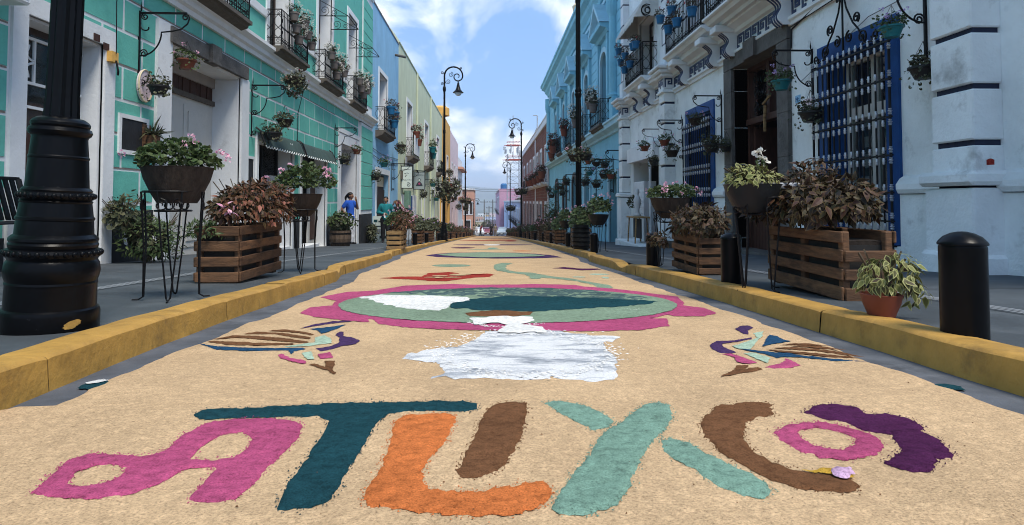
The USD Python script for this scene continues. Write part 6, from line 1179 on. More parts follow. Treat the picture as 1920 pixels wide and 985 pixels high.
# ---------------------------------------------------------------- wall brackets
def bracket(label, side, y, ztop, X, proj=0.62, h=0.95, first=[None], scale=1.0, group=None):
    rz = 0.0 if side == 'L' else math.pi
    if first[0] is not None: return dup(first[0], (X, y, ztop), rz, label, group, (scale, 1, scale))
    t = thing('wall_bracket', label, 'bracket', (X, y, ztop), rz, group, (scale, 1, scale)); first[0] = t
    obj('back_bar', B().box((0.0, -0.012, -h), (0.022, 0.012, 0.02)), M['iron'], t); obj('arm', B().box((0, -0.011, -0.02), (proj - 0.03, 0.011, 0.004)), M['iron'], t)
    u = lambda p: np.c_[p[:, 0], np.zeros(len(p)), p[:, 1]]
    a = np.linspace(0, 1, 16); c = np.c_[0.02 + 0.26 * np.sin(a * math.pi / 2) , -0.55 + 0.30 * (1 - np.cos(a * math.pi / 2)) * 1.0]
    p = np.r_[c, [[0.42, -0.235], [proj - 0.1, -0.21], [proj - 0.02, -0.14], [proj, -0.08]], spiral((proj - 0.045, -0.06), 0.045, 0.012, 0, 1.4, 14)]; obj('brace', B().tube(u(p), 0.010, 5), M['iron'], t)
    for (cx, cz, r, st, tr_) in ((0.075, -0.055, 0.045, 90, 1.5), (0.07, -0.52, 0.055, 180, -1.6), (0.055, -0.88, 0.045, 180, 1.5), (0.11, -0.18, 0.1, 150, 0.5)): obj('scroll', B().tube(u(spiral((cx, cz), r, 0.012, math.radians(st), tr_, 18)), 0.009, 5), M['iron'], t)
    obj('tip_finial', B().lathe([(0.001, 0.12), (0.007, 0.06), (0.012, 0.03), (0.006, 0.0), (0.001, -0.01)], (0.03, 0, 0.02), 8), M['iron'], t)
    return t
bracket('black scroll bracket left of the white double door', 'L', 7.77, 2.37 + A, LX); bracket('black scroll bracket left of the green awnings', 'L', 11.4, 2.15 + A, LX); bracket('black scroll bracket left of the last turquoise house door', 'L', 17.45, 2.09 + A, LX)
bracket('black scroll bracket between stone doorway and near blue window', 'R', 7.7, 1.95 + A, RX, scale=0.85); bracket('black scroll bracket beside the striped near pilaster', 'R', 5.64, 2.28 + A, RX, scale=1.05)
bracket('black scroll bracket between far blue window and stone doorway', 'R', 10.8, 1.9 + A, RX, scale=0.85); bracket('black scroll bracket left of the far blue window', 'R', 13.04, 1.76 + A, RX, scale=0.9); bracket('black scroll bracket over the far shop of the white house', 'R', 14.6, 1.75 + A, RX, scale=0.8)
for k, y in enumerate((19.5, 22.2, 25.8, 30.2, 34.6)): bracket(['nearest', 'second', 'third', 'fourth', 'last'][k] + ' black bracket on the light blue ornate house', 'R', y, 1.65 + A - 0.1 * k, BX, scale=1.3)
for k, y in enumerate((27.5, 31.0, 38.5, 44.7)): bracket(['black bracket on the sky blue house', 'black bracket above the hanging signs', 'black bracket in the middle of the green house', 'far black bracket on the green house'][k], 'L', y, 1.7 + A - 0.15 * k, LX, scale=1.3)
# ---------------------------------------------------------------- hanging pots
HP = {}
def hang(kind, label, x, y, z, s=1.0, group=None, wire=0.25, rz=None):
    """A hanging pot; z is its rim."""
    rz = float(rf_.uniform(0, 6.28)) if rz is None else rz
    if kind in HP: return dup(HP[kind], (x, y, z), rz, label, group, (s, s, s))
    t = thing('hanging_' + kind, label, 'hanging pot' if kind != 'flower_ball' else 'hanging basket', (x, y, z), rz, group, (s, s, s)); HP[kind] = t; r = np.random.default_rng(len(HP) + 400)
    if kind == 'flower_ball':
        plant(t, r, [('foliage', 'olive_leaf', mound(r, 520, (0.27, 0.27, 0.27), (0, 0, -0.1), low=-1), 0.045, TR), ('blossoms', 'white_petal', flowers(r, 34, (0.27, 0.27, 0.27), (0, 0, -0.1), 0.02, heads=3, low=-1, out=1.0), 0.022, TR), ('blossoms_red', 'red_petal', flowers(r, 12, (0.27, 0.27, 0.27), (0, 0, -0.1), 0.02, heads=2, low=-1, out=1.0), 0.02, TR)])
        obj('basket', B().lathe([(0.001, -0.2), (0.12, -0.17), (0.19, -0.05), (0.2, 0.0), (0.18, 0.0), (0.001, -0.03)], n=16), M['pot_brown'], t)
    else:
        mt, R, h = {'bowl_black': ('pot_black', 0.125, 0.10), 'pot_terracotta': ('terracotta', 0.115, 0.11), 'pot_green': ('pot_teal', 0.12, 0.11), 'basket_brown': ('pot_brown', 0.13, 0.11)}[kind]
        obj('pot', B().lathe([(0.001, -h), (R * 0.6, -h), (R * 0.93, -0.01), (R * 1.05, -0.008), (R * 1.05, 0.012), (R * 0.95, 0.012), (R * 0.9, -0.02), (0.001, -0.02)], n=20), M[mt], t, smooth=40)
        nf = {'bowl_black': 0, 'pot_terracotta': 3, 'pot_green': 5, 'basket_brown': 4}[kind]; lf = {'bowl_black': 'olive_leaf', 'pot_terracotta': 'green_leaf', 'pot_green': 'green_leaf', 'basket_brown': 'olive_leaf'}[kind]
        sp = [('foliage', lf, mound(r, 150, (0.17, 0.17, 0.12), (0, 0, 0.05), low=-0.2, lump=0.5), 0.036, TR), ('trailing', lf, mound(r, 70, (0.24, 0.14, 0.16), (0.03, 0, -0.04), low=-0.8, droop=1.0, lump=0.6), 0.034, TR)]
        if nf: sp.append(('blossoms', 'pink_petal' if kind != 'pot_green' else 'violet_petal', flowers(r, nf, (0.18, 0.18, 0.14), (0, 0, 0.05), 0.022), 0.022, TR))
        plant(t, r, sp); stems(t, r, np.array([0, 0, 0.0]), (0.18, 0.18, 0.14), 8, rr=0.003)
        b = B()
        for a in (0, 2.1, 4.2): b.tube([(R * math.cos(a), R * math.sin(a), 0.0), (0, 0, wire)], 0.0025, 3, cap=False)
        obj('hanger', b, M['iron'], t)
    return t
def hx(kind, label, px, py, X, s=1.0, **k): y, z = onx(px, py, X); return hang(kind, label, X, y, z, s, **k)
hx('bowl_black', 'black hanging bowl with trailing leaves beside the oval plaque', 297, 163, -4.15, 1.0); hx('pot_terracotta', 'round terracotta pot hanging under the stone lintel of the double door', 350, 114, -3.85, 1.0)
hx('flower_ball', 'large round ball of flowers hanging from the bracket before the balconies', 553, 146, -3.78, 1.0); hx('basket_brown', 'brown basket with trailing leaves above the green awnings', 534, 226, -4.0, 1.2); hx('bowl_black', 'dry trailing plant hanging before the near awning', 512, 250, -4.1, 1.3)
hx('pot_terracotta', 'small terracotta pot hanging beside the corner quoins', 669, 282, -4.0, 1.1); hx('bowl_black', 'dark geranium pot hanging before the last turquoise doorway', 646, 300, -4.05, 1.25)
hx('pot_green', 'green pot with lilac flowers hanging before the stone doorway', 1465, 153, 3.68, 1.0); hx('bowl_black', 'trailing leafy pot between stone doorway and near blue window', 1520, 212, 4.0, 1.15); hx('bowl_black', 'black bowl of pink flowers beside the striped near pilaster', 1732, 128, 3.98, 1.0); hx('pot_green', 'dark green pot hanging before the top of the near blue window', 1672, 52, 3.75, 0.85)
hx('pot_terracotta', 'terracotta pot hanging left of the far blue window', 1246, 264, 3.72, 1.0); hx('pot_terracotta', 'terracotta pot hanging furthest left over the far shop', 1209, 275, 3.72, 1.0); hx('basket_brown', 'brown basket with pink flowers left of the far blue window', 1260, 284, 3.85, 1.1); hx('bowl_black', 'dark bowl hanging over the far shop doorway', 1226, 302, 3.85, 1.0); hx('basket_brown', 'basket of flowers hanging over the far blue window', 1303, 224, 3.7, 0.9); hx('bowl_black', 'dry trailing plant across the far blue window', 1335, 272, 3.95, 1.3); hx('bowl_black', 'dry plant in a wall trough right of the far blue window', 1362, 274, 4.05, 1.0)
for k, (px, py, X, kd, s) in enumerate(((1103, 302, 3.9, 'pot_terracotta', 1.2), (1118, 305, 4.0, 'basket_brown', 1.3), (1134, 308, 3.9, 'bowl_black', 1.3), (1133, 327, 3.95, 'basket_brown', 1.4), (1146, 328, 4.0, 'pot_terracotta', 1.3), (1105, 323, 4.0, 'pot_green', 1.3), (1098, 342, 4.1, 'bowl_black', 1.5), (1118, 345, 4.1, 'basket_brown', 1.4), (1062, 342, 4.1, 'bowl_black', 1.6), (1050, 350, 4.1, 'basket_brown', 1.6), (1042, 358, 4.1, 'pot_green', 1.6), (1054, 362, 4.1, 'bowl_black', 1.6), (1034, 366, 4.15, 'basket_brown', 1.8), (1029, 356, 4.15, 'bowl_black', 1.8))):
    hx(kd, f'{ORD[k]} of the hanging pots before the ornate blue house, counted roughly from the right', px, py, X, s, group='pots hanging on the ornate blue house')
for k, (px, py, X, kd, s) in enumerate(((720, 306, -4.0, 'pot_green', 1.4), (703, 330, -4.2, 'bowl_black', 1.6), (752, 272, -4.0, 'flower_ball', 1.1), (812, 345, -4.0, 'pot_green', 1.9), (823, 355, -4.0, 'bowl_black', 1.9), (829, 366, -4.0, 'bowl_black', 2.2), (794, 365, -4.0, 'bowl_black', 1.8), (818, 372, -4.0, 'pot_green', 1.8), (843, 320, -4.0, 'flower_ball', 1.7), (845, 350, -4.0, 'flower_ball', 1.6), (852, 372, -4.0, 'bowl_black', 2.5), (826, 318, -4.1, 'bowl_black', 2.2), (858, 345, -4.0, 'bowl_black', 2.6), (860, 385, -4.0, 'flower_ball', 1.6))):
    hx(kd, ['green pot of flowers hanging over the blue house door', 'climbing plant beside the corner quoins', 'round ball of white flowers between blue and green house'][k] if k < 3 else f'{ORD[k - 3]} of the hanging pots on the green and farther left houses', px, py, X, s, group=None if k < 3 else 'pots hanging on the far left houses')
# pots on the balcony rails
RPOT = {}
def railpot(kind, label, x, y, z, s=1.0, group=None):
    if kind in RPOT: return dup(RPOT[kind], (x, y, z), float(rf_.uniform(0, 6)), label, group, (s, s, s))
    mt, pet, nf, lf = {'grey': ('pot_grey', 'white_petal', 34, 'olive_leaf'), 'blue': ('pot_blue', 'red_petal', 2, 'dry_leaf'), 'teal': ('pot_teal', 'pink_petal', 8, 'green_leaf'), 'clay': ('terracotta', 'red_petal', 9, 'dry_leaf')}[kind]
    t = thing('balcony_pot', label, 'flower pot', (x, y, z), 0, group, (s, s, s)); RPOT[kind] = t; r = np.random.default_rng(500 + len(RPOT)); R, h = 0.095, 0.17
    obj('pot', B().lathe([(0.001, -h), (R * 0.72, -h), (R * 0.95, -0.035), (R * 1.06, -0.033), (R * 1.06, 0.0), (R * 0.96, 0.0), (R * 0.9, -0.03), (0.001, -0.03)], n=20), M[mt], t, smooth=40)
    rad = (0.15, 0.15, 0.15); plant(t, r, [('foliage', lf, mound(r, 130, rad, (0, 0, 0.07), low=-0.3, lump=0.5), 0.04, TR if kind != 'blue' else TP), ('blossoms', pet, flowers(r, nf, rad, (0, 0, 0.08), 0.02, heads=4, low=-0.3), 0.022, TR)])
    stems(t, r, np.array([0, 0, 0.02]), (0.13, 0.13, 0.16), 8, rr=0.003); return t
for (pts, lab, kind, X, s) in ((((552, 24), (556, 47), (561, 68), (572, 40), (578, 60), (585, 80)), 'second balcony of the turquoise house', 'grey', -4.0, 1.0), (((622, 98), (627, 116), (632, 136), (640, 118), (646, 132)), 'third balcony of the turquoise house', 'grey', -4.0, 1.1), (((674, 147), (678, 161), (682, 173), (688, 152), (690, 165)), 'fourth balcony of the turquoise house', 'grey', -4.0, 1.2),
    (((1238, 30), (1259, 13), (1297, 14), (1269, 35), (1253, 49)), 'near balcony of the white house', 'blue', 3.68, 1.0), (((1172, 100), (1164, 112), (1181, 115), (1187, 82), (1171, 126), (1192, 78), (1160, 92)), 'far balcony of the white house', 'blue', 3.68, 1.05),
    (((733, 200), (741, 210), (739, 226)), 'balcony of the sky blue house', 'blue', -3.98, 1.9), (((781, 247), (785, 262)), 'first balcony of the green house', 'clay', -3.95, 2.1), (((811, 276), (812, 287)), 'second balcony of the green house', 'teal', -3.95, 2.4),
    (((1110, 182), (1112, 196), (1106, 190)), 'second balcony of the ornate house', 'grey', 4.0, 1.9), (((1078, 215), (1080, 225)), 'third balcony of the ornate house', 'grey', 4.0, 2.2), (((1057, 235), (1058, 243)), 'fourth balcony of the ornate house', 'clay', 4.0, 2.2), (((1036, 262), (1037, 275), (1034, 285)), 'last balcony of the ornate house', 'clay', 4.0, 2.6),
    (((1016, 322), (1012, 330), (1004, 335), (998, 338), (992, 340)), 'balconies of the brick house', 'clay', 3.95, 3.2)):
    for q_, (px, py) in enumerate(sorted(pts)):
        y, z = onx(px, py, X); railpot(kind, {'grey': 'grey', 'blue': 'blue', 'teal': 'teal', 'clay': 'clay'}[kind] + ' pot, ' + ORD[q_] + ' from left on the ' + lab, X, y, z, s, 'pots on the ' + lab)
# bushes and barrel by the house walls
def bush(label, loc, rad, n, leaf='green_leaf', size=0.05, seed=1, T=TN, name='bush'):
    r = np.random.default_rng(seed); t = thing(name, label, 'bush', loc); c = np.array([0, 0, rad[2] * 0.8]); plant(t, r, [('foliage', leaf, mound(r, n, rad, c, low=-0.9, droop=0.2, lump=0.45), size, T), ('inner_foliage', 'olive_leaf', mound(r, n // 3, np.array(rad) * 0.7, c, low=-0.9), size * 1.3, TR)]); stems(t, r, c, rad, 14); return t
bush('rounded dark green bush on the pavement before the white double door', (-4.0, 7.4, zs(7.4)), (0.36, 0.36, 0.36), 900, 'green_leaf', 0.06, 61)
bush('wispy bush growing above the black wall base left of the double door', (-4.2, 7.2, zs(7.2) + 0.35), (0.22, 0.36, 0.28), 330, 'olive_leaf', 0.06, 62)
br = thing('barrel_tub', 'weathered wooden barrel tub near the woman in blue', 'barrel', (-4.0, 16.6, zs(16.6)))
for k in range(16):
    a = k * math.pi / 8; prof = [(0.24, 0), (0.28, 0.2), (0.27, 0.42)]; b = B(); w = 0.052
    v = []
    for (R_, z) in prof:
        for rr in (R_ - 0.02, R_):
            for d in (-w, w): v.append((rr * math.cos(a) - d * math.sin(a) * R_ / 0.28, rr * math.sin(a) + d * math.cos(a) * R_ / 0.28, z))
    m_ = trimesh.convex.convex_hull(np.array(v)); obj('stave', (np.array(m_.vertices), np.array(m_.faces)), M['barrel_wood'], br)
for z in (0.08, 0.33): obj('hoop', B().lathe([(0.262 if z < 0.2 else 0.278, z), (0.29, z), (0.29, z + 0.03), (0.262, z + 0.03)], n=24), M['iron'], br)
obj('soil', B().lathe([(0.25, 0.36), (0.001, 0.38)], n=20), M['soil'], br)
bush('bushy green plant in the wooden barrel tub', (-4.0, 16.6, zs(16.6) + 0.36), (0.36, 0.38, 0.34), 520, 'green_leaf', 0.075, 63, TR)
bush('narrow upright shrub before the corner quoins of the turquoise house', (-4.12, 21.6, zs(21.6)), (0.2, 0.3, 0.48), 420, 'olive_leaf', 0.09, 64)
bush('conical shrub among the far planters on the right', (2.5, 24.5, zs(24.5) + 0.4), (0.35, 0.4, 0.7), 420, 'green_leaf', 0.1, 65)
# ================================================================ street lamps
def lamp(label, loc, flip=False, sc=(1, 1, 1), first=[None]):
    rz = math.pi if flip else 0.0; grp = None
    if first[0] is not None: return dup(first[0], loc, rz, label, grp, sc)
    t = thing('street_lamp', label, 'street lamp', loc, rz, None, sc); first[0] = t
    prof = [(0.001, -0.03), (0.207, -0.03), (0.209, 0.0), (0.209, 0.062), (0.203, 0.078), (0.192, 0.084), (0.190, 0.17), (0.193, 0.178), (0.190, 0.186), (0.196, 0.20), (0.201, 0.225), (0.196, 0.255), (0.186, 0.268), (0.190, 0.275), (0.200, 0.283), (0.203, 0.296), (0.197, 0.308), (0.182, 0.312),
            (0.186, 0.318), (0.188, 0.328), (0.182, 0.336), (0.187, 0.343), (0.186, 0.352), (0.176, 0.360), (0.166, 0.366), (0.161, 0.42), (0.165, 0.424), (0.165, 0.432), (0.159, 0.436), (0.150, 0.488), (0.154, 0.494), (0.148, 0.5), (0.158, 0.506), (0.163, 0.517), (0.158, 0.529), (0.148, 0.532), (0.150, 0.538), (0.143, 0.545), (0.135, 0.55), (0.126, 0.66), (0.129, 0.664), (0.129, 0.670), (0.125, 0.674), (0.118, 0.742), (0.120, 0.75), (0.131, 0.757), (0.137, 0.769), (0.131, 0.782), (0.121, 0.786), (0.126, 0.793), (0.126, 0.803), (0.118, 0.812), (0.1, 0.822), (0.07, 0.826)]
    obj('base', B().lathe(prof, n=56), M['post_black'], t, smooth=32)
    for z, r, n in ((0.296, 0.199, 34), (0.517, 0.158, 30)):
        b = B()
        for k in range(n):
            a = 2 * math.pi * k / n; m_ = trimesh.creation.icosphere(1, 0.0125); v = np.array(m_.vertices) * [1, 1, 0.95] + [r * math.cos(a), r * math.sin(a), z]; b.add(v, m_.faces)
        obj('beading', b, M['post_black'], t, kind='stuff', smooth=True)
    cut = []
    for (z, k) in ((0.82, 0.078), (0.9, 0.072), (7.3, 0.046)):
        cut.append([((k if i % 2 == 0 else k * 0.86) * math.cos(2 * math.pi * i / 24), (k if i % 2 == 0 else k * 0.86) * math.sin(2 * math.pi * i / 24), z) for i in range(24)])
    v = np.array(cut).reshape(-1, 3); i, j = np.meshgrid(np.arange(2), np.arange(24), indexing='ij'); obj('shaft', (v, np.stack([i * 24 + j, i * 24 + (j + 1) % 24, (i + 1) * 24 + (j + 1) % 24, (i + 1) * 24 + j], -1).reshape(-1, 4)), M['post_black'], t)
    for z, r in ((3.2, 0.085), (5.2, 0.075), (7.25, 0.085)): obj('collar', B().lathe([(0.05, z - 0.12), (r * 0.8, z - 0.1), (r, z - 0.03), (r * 0.8, z), (r, z + 0.04), (r * 0.7, z + 0.1), (0.04, z + 0.16)], n=16), M['post_black'], t, smooth=50)
    a = np.linspace(math.pi, -0.1, 22); p = np.r_[[[0, 7.2], [0, 7.6]], np.c_[0.435 + 0.435 * np.cos(a), 7.89 + 0.435 * np.sin(a)]]
    q = spiral((0.62, 7.86), 0.25, 0.05, -0.1, -1.15, 22); obj('crook', B().tube(np.c_[np.r_[p, q][:, 0], np.zeros(len(p) + 22), np.r_[p, q][:, 1]], np.r_[np.linspace(0.045, 0.034, len(p)), np.linspace(0.034, 0.02, 22)], 8), M['post_black'], t, smooth=60)
    for (cx, cz, r, st, tr_) in ((0.17, 7.62, 0.13, 180, 1.6), (0.3, 7.95, 0.13, 90, -1.6), (-0.1, 7.5, 0.08, 0, 1.5), (-0.1, 8.05, 0.08, 0, -1.5), (0.78, 8.27, 0.06, 200, 1.4)): 
        s_ = spiral((cx, cz), r, 0.02, math.radians(st), tr_, 16); obj('scroll', B().tube(np.c_[s_[:, 0], np.zeros(16), s_[:, 1]], 0.014, 5), M['post_black'], t)
    c = 0.66
    ln = obj('lantern', B().lathe([(0.012, 7.66), (0.03, 7.64), (0.025, 7.58), (0.05, 7.54), (0.06, 7.46), (0.085, 7.36), (0.13, 7.22), (0.20, 7.14), (0.255, 7.10), (0.25, 7.07), (0.17, 7.08)], (c, 0, 0), 18), M['post_black'], t, smooth=50)
    obj('lantern_glass', B().lathe([(0.165, 7.08), (0.15, 7.0), (0.1, 6.94), (0.001, 6.92)], (c, 0, 0), 16), M['lamp_glass'], ln, smooth=True)
    return t
l0_ = lamp('huge black lamp post with ringed bell base, nearest on the left', (-1.602, 2.31, zs(2.31)), sc=(0.725, 0.725, 0.93))
UsdGeom.Xformable(l0_).AddRotateYOp().Set(2.1)
sp_ = B()                                             # a splash of yellow kerb paint on its foot
for k, (px, py, rr) in enumerate(((152, 606, 0.021), (158, 603, 0.022), (165, 602, 0.022), (172, 600, 0.020), (160, 607, 0.018), (146, 609, 0.013), (177, 599, 0.012))):
    a = -0.55 + (px - 160) * 0.0085; c = np.array([0.2092 * math.cos(a), 0.2092 * math.sin(a), 0.033 + (604 - py) * 0.0016]); n = np.array([math.cos(a), math.sin(a), 0]); tt = np.array([-n[1], n[0], 0])
    ang = np.linspace(0, 2 * math.pi, 15)[:-1]; v = [c + n * (0.0006 + 0.0002 * k)] + [c + n * (0.0004 + 0.0002 * k - 0.0004) + tt * rr * math.cos(x) * (0.85 + 0.3 * math.sin(5 * x + k)) + np.array([0, 0, 1]) * rr * 0.62 * math.sin(x) for x in ang]
    sp_.add(np.array(v), [[0, 1 + i, 1 + (i + 1) % 14] for i in range(14)])
obj('paint_splash', sp_, M['yellow'], stage.GetPrimAtPath('/World/street_lamp'))
lamp('tall curled street lamp rising above the pale green house', (-2.2, 29.4, zs(29.4))); lamp('curled street lamp before the far pink and salmon houses', (-2.42, 60, zs(60)), sc=(1.05, 1, 1.09)); lamp('smallest curled street lamp at the far left street end', (-2.5, 92, zs(92)), sc=(1, 1, 0.66))
lamp('black lamp post crossing the ornate blue house on the right', (2.1, 14.5, zs(14.5)), True, (1, 1, 1.15)); lamp('curled street lamp in front of the brick house', (2.42, 47.6, zs(47.6)), True, (1.1, 1, 1.11)); lamp('curled street lamp in front of the radio mast', (2.58, 78.7, zs(78.7)), True, (1.1, 1, 1.14))
for (x, y, px, py, s, kd, lab) in ((2.1, 14.5, 1078, 292, 1.3, 'basket_brown', 'left basket on the lamp post before the ornate house'), (2.1, 14.5, 1098, 291, 1.3, 'bowl_black', 'right basket on the lamp post before the ornate house'), (-2.2, 29.4, 828, 352, 2.3, 'bowl_black', 'left flower bunch on the tall lamp by the pale green house'), (-2.2, 29.4, 841, 345, 2.4, 'flower_ball', 'right flower bunch on the tall lamp by the pale green house'),
    (2.42, 47.6, 972, 360, 2.2, 'basket_brown', 'left basket on the lamp post before the brick house'), (2.42, 47.6, 983, 359, 2.2, 'bowl_black', 'right basket on the lamp post before the brick house'), (-2.42, 60, 868, 376, 2.6, 'basket_brown', 'left basket on the far left lamp post'), (-2.42, 60, 878, 377, 2.6, 'basket_brown', 'right basket on the far left lamp post'), (-2.42, 60, 873, 390, 2.4, 'bowl_black', 'lower basket on the far left lamp post'),
    (2.58, 78.7, 954, 391, 3, 'bowl_black', 'left basket on the lamp post before the mast'), (2.58, 78.7, 961, 391, 3, 'bowl_black', 'right basket on the lamp post before the mast')):
    xx, z = ony(px, py, y - 0.02); hang(kd, lab, xx, y - 0.02, z, s)

# ================================================================ the bench at the left edge
bn = thing('park_bench', 'black slatted metal bench at the left edge behind the lamp post', 'bench', (-4.12, 4.52, zs(5.1)))
for y in (0.05, 1.12):
    obj('leg', B().tube([(0.34, y, 0), (0.34, y, 0.42)], 0.022, 6), M['iron'], bn); obj('leg', B().tube([(-0.02, y, 0), (0.0, y, 0.42), (-0.10, y, 0.80)], 0.022, 6), M['iron'], bn)
    obj('armrest', B().tube([(-0.02, y, 0.50), (0.2, y, 0.57), (0.36, y, 0.56), (0.39, y, 0.50), (0.34, y, 0.42)], 0.024, 8), M['iron'], bn)
for k in range(5): obj('seat_slat', B().box((0.0 + 0.072 * k, 0.03, 0.42), (0.06 + 0.072 * k, 1.14, 0.436), 0.005), M['iron'], bn)
for k in range(15):
    y = 0.07 + 0.074 * k; obj('back_slat', B().add([(-0.005, y, 0.44), (-0.005, y + 0.046, 0.44), (-0.105, y, 0.8), (-0.105, y + 0.046, 0.8), (-0.02, y, 0.44), (-0.02, y + 0.046, 0.44), (-0.12, y, 0.8), (-0.12, y + 0.046, 0.8)], [[0, 1, 3, 2], [4, 6, 7, 5], [0, 2, 6, 4], [1, 5, 7, 3], [2, 3, 7, 6], [0, 4, 5, 1]]), M['post_black'], bn)
obj('top_rail', B().box((-0.125, 0.03, 0.79), (-0.098, 1.14, 0.82), 0.006), M['iron'], bn)

# ================================================================ signs
def hanging_sign(label, px0, px1, py0, py1, Y, face, frame, draw):
    x0, zt = ony(px0, py0, Y); x1, zb = ony(px1, py1, Y); t = thing('hanging_sign', label, 'sign', ((x0 + x1) / 2, Y, zb)); w, h = (x1 - x0), zt - zb
    obj('board', B().box((-w / 2 + 0.03, -0.02, 0.03), (w / 2 - 0.03, 0.02, h - 0.03)), M[face], t)
    b = B(); 
    for (a, c) in (((-w / 2, -0.03, 0), (w / 2, 0.03, 0.035)), ((-w / 2, -0.03, h - 0.035), (w / 2, 0.03, h)), ((-w / 2, -0.03, 0.035), (-w / 2 + 0.035, 0.03, h - 0.035)), ((w / 2 - 0.035, -0.03, 0.035), (w / 2, 0.03, h - 0.035))): b.box(a, c)
    obj('sign_frame', b, M[frame], t); obj('sign_bracket', B().tube([(-w / 2, 0, h), ((LX + 0.01) - (x0 + x1) / 2, 0, h + 0.06)], 0.02, 5).tube([(w / 2, 0, h + 0.02), ((LX + 0.01) - (x0 + x1) / 2, 0, h + 0.1)], 0.02, 5), M['iron'], t)
    draw(t, w, h); return t
fs_ = lambda cx, z0: (lambda v: np.c_[cx + v[:, 0], -0.021 - v[:, 2], z0 + v[:, 1]])
def draw1(t, w, h):
    scribble(t, 'lettering', fs_(0, h * 0.82), w * 0.8, 0.055, M['text_dark'], 11, 0.05); scribble(t, 'lettering', fs_(0, h * 0.36), w * 0.85, 0.06, M['text_dark'], 12, 0.05)
    r = np.random.default_rng(2)
    for k in range(5): x, z = r.uniform(-0.15, 0.15), r.uniform(0.5, 0.75) * h; obj('sign_mark', B().box((x, -0.023, z), (x + r.uniform(0.03, 0.1), -0.02, z + 0.03)), M['text_dark'], t)
    p = spiral((0.08, h * 0.17), 0.11, 0.02, 2.2, -1.3, 18); obj('sign_swirl', B().tube(np.c_[p[:, 0], np.full(18, -0.022), p[:, 1]], 0.012, 5), M['text_dark'], t)
def draw2(t, w, h):
    scribble(t, 'lettering', fs_(0, h * 0.77), w * 0.8, 0.085, M['text_dark'], 13, 0.03)
    pr = lambda poly, m_, d: obj('sign_figure', B().prism(poly, lambda u, w_, dd: (u, -0.021 - dd, w_), 0, d), M[m_], t)
    pr(Polygon([(-0.2, h * 0.2), (0.2, h * 0.2), (0.14, h * 0.34), (0.06, h * 0.44), (-0.06, h * 0.44), (-0.14, h * 0.34)]), 'text_dark', 0.003); pr(Point(0, h * 0.54).buffer(0.085), 'text_dark', 0.003); pr(Point(0, h * 0.53).buffer(0.055), 'sign_white', 0.006); pr(Point(0, h * 0.33).buffer(0.06), 'saw_pink', 0.006)
hanging_sign('pale hanging shop sign with dark lettering and a swirl', 752, 774, 311, 354, 30.3, 'sign_white', 'black_paint', draw1)
hanging_sign('dark framed hanging shop sign showing a seated doll', 775.5, 797, 322, 356, 35.2, 'sign_grey', 'black_paint', draw2)
ab = thing('sidewalk_board', 'white advertising board leaning on the pavement behind the woman in teal', 'sign board', (-4.05, 23.0, zs(23)))
obj('board', B().bx((0, 0, 0.5), (0.62, 0.03, 0.95)), M['sign_white'], ab)
for k, (x, z, w, h) in enumerate(((-0.2, 0.8, 0.14, 0.1), (0.05, 0.78, 0.3, 0.06), (0, 0.6, 0.45, 0.04), (-0.1, 0.42, 0.3, 0.16), (0.1, 0.2, 0.3, 0.1))): obj('print', B().bx((x, -0.017, z), (w, 0.004, h)), M[['saw_navy', 'text_dark', 'text_dark', 'saw_grey', 'text_dark'][k]], ab)
for s in (-1, 1): obj('foot', B().bx((s * 0.25, 0.06, 0.03), (0.05, 0.35, 0.05)), M['iron'], ab)
ov = thing('oval_plaque', 'pinkish oval plaque on the turquoise wall behind the hanging bowl', 'plaque', (LX + 0.02, 7.86, 1.46 + A))
obj('plaque_face', B().prism(Polygon([(0.15 * math.cos(a), 0.2 * math.sin(a)) for a in np.linspace(0, 2 * math.pi, 29)[:-1]]), lambda u, w, d: (d, u, w), 0, 0.03), M['pale_pink'], ov); obj('plaque_rim', B().tube([(0.03, 0.15 * math.cos(a), 0.2 * math.sin(a)) for a in np.linspace(0, 2 * math.pi, 29)], 0.012, 5), M['cream'], ov)
wp = thing('wall_planter', 'small wooden wall planter with spiky plant left of the double door', 'planter', (LX + 0.06, 7.95, 0.78 + A)); obj('box', B().box((-0.05, -0.09, -0.3), (-0.03, 0.09, 0.2)).box((-0.03, -0.07, -0.05), (0.1, 0.07, 0.06)), M['slat_wood'], wp)
r_ = np.random.default_rng(71); P, D, U = mound(r_, 60, (0.12, 0.16, 0.14), (0.06, 0, 0.08), low=-0.2, droop=0.1); plant(wp, r_, [('foliage', 'olive_leaf', (P * 0.3 + np.array([0.04, 0, 0.05]), D, U), 0.2, TB)])
tb = thing('display_table', 'dark folding display board on wooden legs before the far shop', 'display board', (RX - 0.32, 15.9, zs(16) + 0.1)); obj('board', B().box((-0.03, -0.5, 0.12), (0.0, 0.3, 0.62)), M['black_paint'], tb); obj('top', B().box((-0.2, -0.55, 0.64), (0.2, 0.35, 0.68), 0.006), M['slat_light'], tb)
for (x, y) in ((-0.17, -0.5), (0.17, -0.5), (-0.17, 0.3), (0.17, 0.3)): obj('leg', B().tube([(x, y, 0), (x * 0.8, y * 0.94, 0.64)], 0.02, 5), M['slat_light'], tb)
st_ = thing('shop_statue', 'white figurine standing among leaves on the display table', 'figurine', (RX - 0.3, 15.95, zs(16) + 0.78)); obj('figure', B().lathe([(0.001, 0), (0.1, 0.0), (0.09, 0.05), (0.05, 0.12), (0.08, 0.28), (0.1, 0.42), (0.06, 0.52), (0.035, 0.56), (0.06, 0.62), (0.05, 0.69), (0.001, 0.72)], n=12), M['white_plaster'], st_, smooth=True)
geranium('leafy pot plant on the display table by the far shop', (RX - 0.3, 16.2, zs(16) + 1.0), (0.2, 0.25, 0.3), 72, n=160, nf=0, leaf='olive_leaf', size=0.07)

